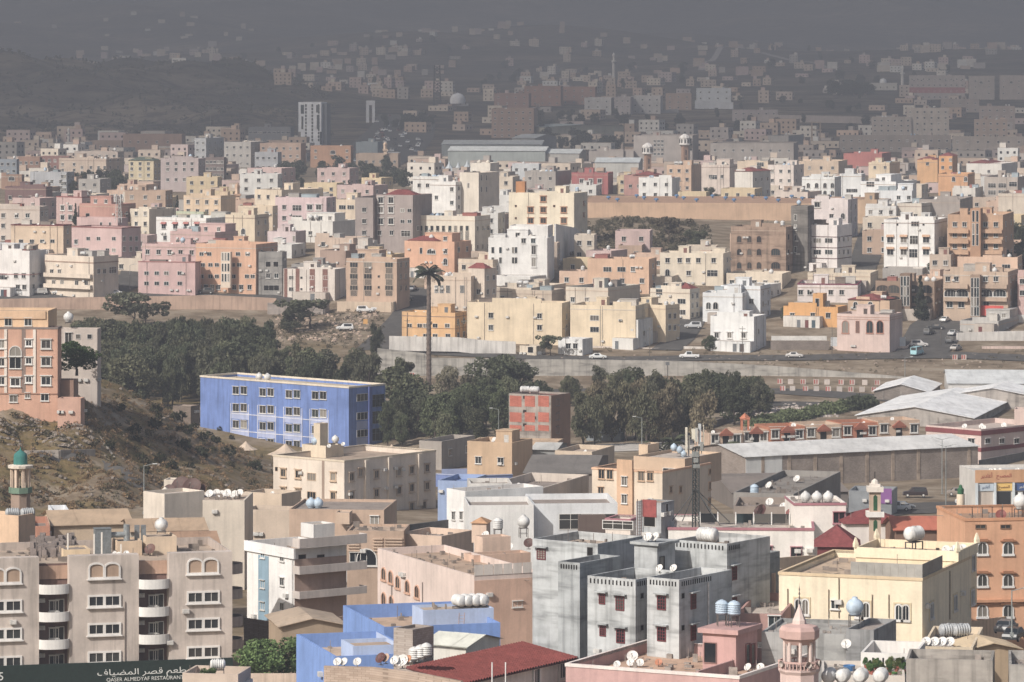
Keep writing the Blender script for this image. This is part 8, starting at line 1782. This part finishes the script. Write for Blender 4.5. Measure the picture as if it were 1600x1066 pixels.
for i in range(8): 
    a = i * math.pi / 4 + math.pi / 8; q = MB(); q.face([(-4.5 * k, 0, zz(1001)), (4.5 * k, 0, zz(1001)), (4.5 * k, 0, zz(1004)), (0, 0, zz(998.5)), (-4.5 * k, 0, zz(1004))][::-1]); 
q = MB(); q.lathe([(11 * k, zz(975)), (10.5 * k, zz(969)), (9 * k, zz(966)), (1.2 * k, zz(946)), (.8 * k, zz(944))], 8); q.build('spire', 'plaster', root, col=pw)
q = MB(); q.lathe([(.7 * k, zz(945)), (.6 * k, zz(936)), (1.6 * k, zz(934)), (.5 * k, zz(931)), (1.4 * k, zz(928)), (.4 * k, zz(924)), (1.1 * k, zz(921)), (.3 * k, zz(917)), (.05 * k, zz(911))], 8); q.build('finial', 'metal_paint', root, col='#6b5a50')
for i, a in enumerate((-2.6, -1.2, -.4)): q = MB(); q.lathe([(.1, 0), (.16, .1), (.32, .55), (.30, .55), (.1, .1)], 10, (0, 0, 0), 'x'); q.build('loudspeaker', 'metal_paint', root, (26 * k * math.cos(a), 26 * k * math.sin(a), zz(1035)), a, '#b9aca0')
# --- 16. blue house, red tiled house, block wall
BLU, PAL = '#6c98e2', '#adc3ea'
b22 = B('sky blue house with deep parapets', 463, 523, 640, 1026, 1120, 74, BLU, 2, None, None, D=448, ph=1.5, tanks=0, dish=0, room=False, rc='#cbb08e', depth=9)
q = MB(); q.box(-b22.w + .26, -.26, b22.d - .27, b22.d - .26, b22.H - 1.49, b22.H - .02); q.build('inner_parapet', 'plaster', b22.root, col=PAL)
kb1 = wing(b22, 'upper_storey', 536, 600, 706, 980, 1110, 74, BLU, 1.5, True, 468, 13, skirt=3, rc='#c4a57f')
kb2 = wing(b22, 'stair_block', 644, 661, 773, 954, 1008, 74, PAL, .3, True, 474, 8, skirt=3)
kb3 = wing(b22, 'roof_room', 533, 552, 616, 1010, 1060, 74, PAL, .4, True, 449, 5, skirt=2)
for i in range(4): tank(kb2.loc(-2.0 - .0 * i, 4.6 + i * .85, kb2.H - .3), f'{ORD[4][i]}white tank in the row on blue stair block', 'h', 'white', 1.15, 0, kb2.rz + .2)
lad = MB()
for s in (0, .6): lad.tube((s, 0, 0), (s, -.9, 4.2), .045, 5)
for i in range(11): lad.tube((0, -.0 - i * .08, .3 + i * .36), (.6, -.0 - i * .08, .3 + i * .36), .03, 4)
lo = lad.build('ladder', 'metal_paint', None, kb2.loc(.9, 3.6, -.6), kb2.rz + math.pi / 2, '#c9a09c'); tag(lo, 'pink steel ladder leaning on blue stair block', 'ladder')
bt_ = B('square cinder block stair shaft beside blue house', 615, 645, 665, 984, 1060, 36, '#b3a291', 1, None, None, D=440, mat='blockwork', tanks=0, dish=0, room=False, ph=.3)
shed('pale cream sheet roof beside the stair shaft', 664, 728, 740, 1010, 1040, 30, '#d6d2c4', '#dcdccb', 452, .8, 7)
for i, (x, y) in enumerate(((647, 1030), (657, 1027), (666, 1024))): tank(P(x, y + 4, 436), f'{ORD[3][i]}white tank beside the red tiled roof', 'v', 'white', 1.0, 0)
b23 = B('white house under long red tiled roof', 650, 722, 909, 1068, 1160, 33, '#d5cdc2', 1, None, '838,878;1044;s1.0x1.5', D=434, tanks=0, dish=0, room=False, ph=.1, depth=20)
rm_ = MB(); w, d, H = b23.w + 1.4, b23.d + 1.6, b23.H; rise = 1.1; nroll = int(d / .5)
def rp(a, bb): return (.7 - w * a, -.8 + d * bb, H + .05 + rise * a)     # slope up from the lane side
for i in range(nroll):
    t0, t1, tm = i / nroll, (i + 1) / nroll, (i + .5) / nroll
    for c in range(14):
        a0, a1 = c / 14, (c + 1) / 14; lift = .035
        A, Bq, Cq = rp(a0, t0), rp(a0, tm), rp(a0, t1); A2, B2, C2 = rp(a1, t0), rp(a1, tm), rp(a1, t1)
        up = lambda v, z: (v[0], v[1], v[2] + z)
        rm_.face([up(A, lift), up(Bq, lift + .2), up(B2, .2), up(A2, 0)]); rm_.face([up(Bq, lift + .2), up(Cq, lift), up(C2, 0), up(B2, .2)])
ro = rm_.build('tile_courses', 'clay_tile', b23.root, col='#85392f'); ro['kind'] = 'stuff'
q = MB(); A, Bq, Cq, Dq = rp(0, 0), rp(0, 1), rp(1, 1), rp(1, 0); lw = lambda v: (v[0], v[1], v[2] - .12)
q.face([lw(A), lw(Dq), lw(Cq), lw(Bq)]); q.face([A, lw(A), lw(Bq), Bq]); q.face([Dq, lw(Dq), lw(A), A]); q.face([Bq, lw(Bq), lw(Cq), Cq]); q.build('eaves_board', 'plaster', b23.root, col='#5f3a33')
q = MB(); hh = rise * .93
q.face([(0, 0, H - .02), (0, 0, H + .06), (-b23.w, 0, H + hh), (-b23.w, 0, H - .02)][::-1]); q.build('gable_wall', 'plaster', b23.root, (0, -.004, 0), col='#bdb6ad')
for i, x in enumerate((769, 790)): p = P(x, 1060, 436); q = MB(); q.tube((0, 0, -2), (0, 0, 1.6), .07, 6); o = q.build('vent_pipe', 'plaster', None, p, 0, '#e6e4e0'); tag(o, ['white vent pipe before the red tiled roof', 'second white vent pipe before red tiled roof'][i], 'pipe')
wall_line('rough cinder block wall with dish row', [(508, 1040, 426), (584, 1042, 424), (650, 1050, 420), (724, 1064, 414)], 6, '#bda78f', 'blockwork', .3, skirt=4)
for i, x in enumerate((527, 537, 558)): dish(P(x, 1040, 427), f'{ORD[3][i]}white dish on the block wall left end', .6, hz=.4)
for i, (x, c, w_) in enumerate(((594, '#6b3a33', 'brown'), (602, '#c9a98a', 'cream'))): dish(P(x, 1034, 427), f'{w_} dish at the block wall middle', .65 if i else .8, c, hz=.4)
for i, (x, r) in enumerate(((616, .65), (628, .9))): dish(P(x, 1038, 426), f'{ORD[2][i]}white dish near the block stair shaft', r, hz=.4)
dish(P(637, 1036, 426), 'orange dish beside the lying white tanks', .6, '#cf8a4a', hz=.4)
# --- 17. remaining roofs between
B('tan low house between concrete and yellow houses', 1176, 1210, 1222, 896, 1000, 14, '#cdb092', 2, '1193;940;p1x.6', None, D=492, tanks=0, dish=0, room=False, rc='#b79c7a')
B('peach strip house behind the salmon stair tower', 1150, 1222, 1250, 960, 1030, 10, '#b98d7e', 1, '1210;942;p', None, D=470, tanks=0, dish=0, room=False)
B('brown parapet house behind white pink-trim house', 1146, 1240, 1250, 792, 830, 6, '#9c8d7e', 1, None, None, D=590, tanks=0, dish=2, room=False)
B('grey yard house beside the lamp-lined lot', 1146, 1240, 1330, 772, 806, 16, '#8f8a84', 1, None, None, D=640, tanks=1, dish=2, room=False, rc='#8c847a')
B('cream court house before the white grey house', 620, 690, 740, 838, 880, 30, '#d2b799', 1, None, None, D=600, tanks=0, dish=0, room=False)
B('blue sheet canopy beside school wall', 684, 730, 760, 752, 775, 16, '#8aa3cf', 1, None, None, D=760, tanks=0, dish=0, room=False, rc='#7894c9')

for b in list(BL):
    if b.D < 700 and hasattr(b, 'label') and b.w > 5 and b.d > 5 and b.ph > .15:
        r0 = b.root; junk(b, r0, int(b.w * b.d * .16) + 6, b.H - b.ph + .01, -b.w + .5, -.5, .5 if b is not r1 else 2.2, b.d - .6)
for k in (kb1, kb2, k13, k14, kC, kG, kB, k10, k9): junk(k, k.root, int(k.w * k.d * .18) + 4, k.H - k.ph + .01, -k.w + .4, -.4, .4, k.d - .5)
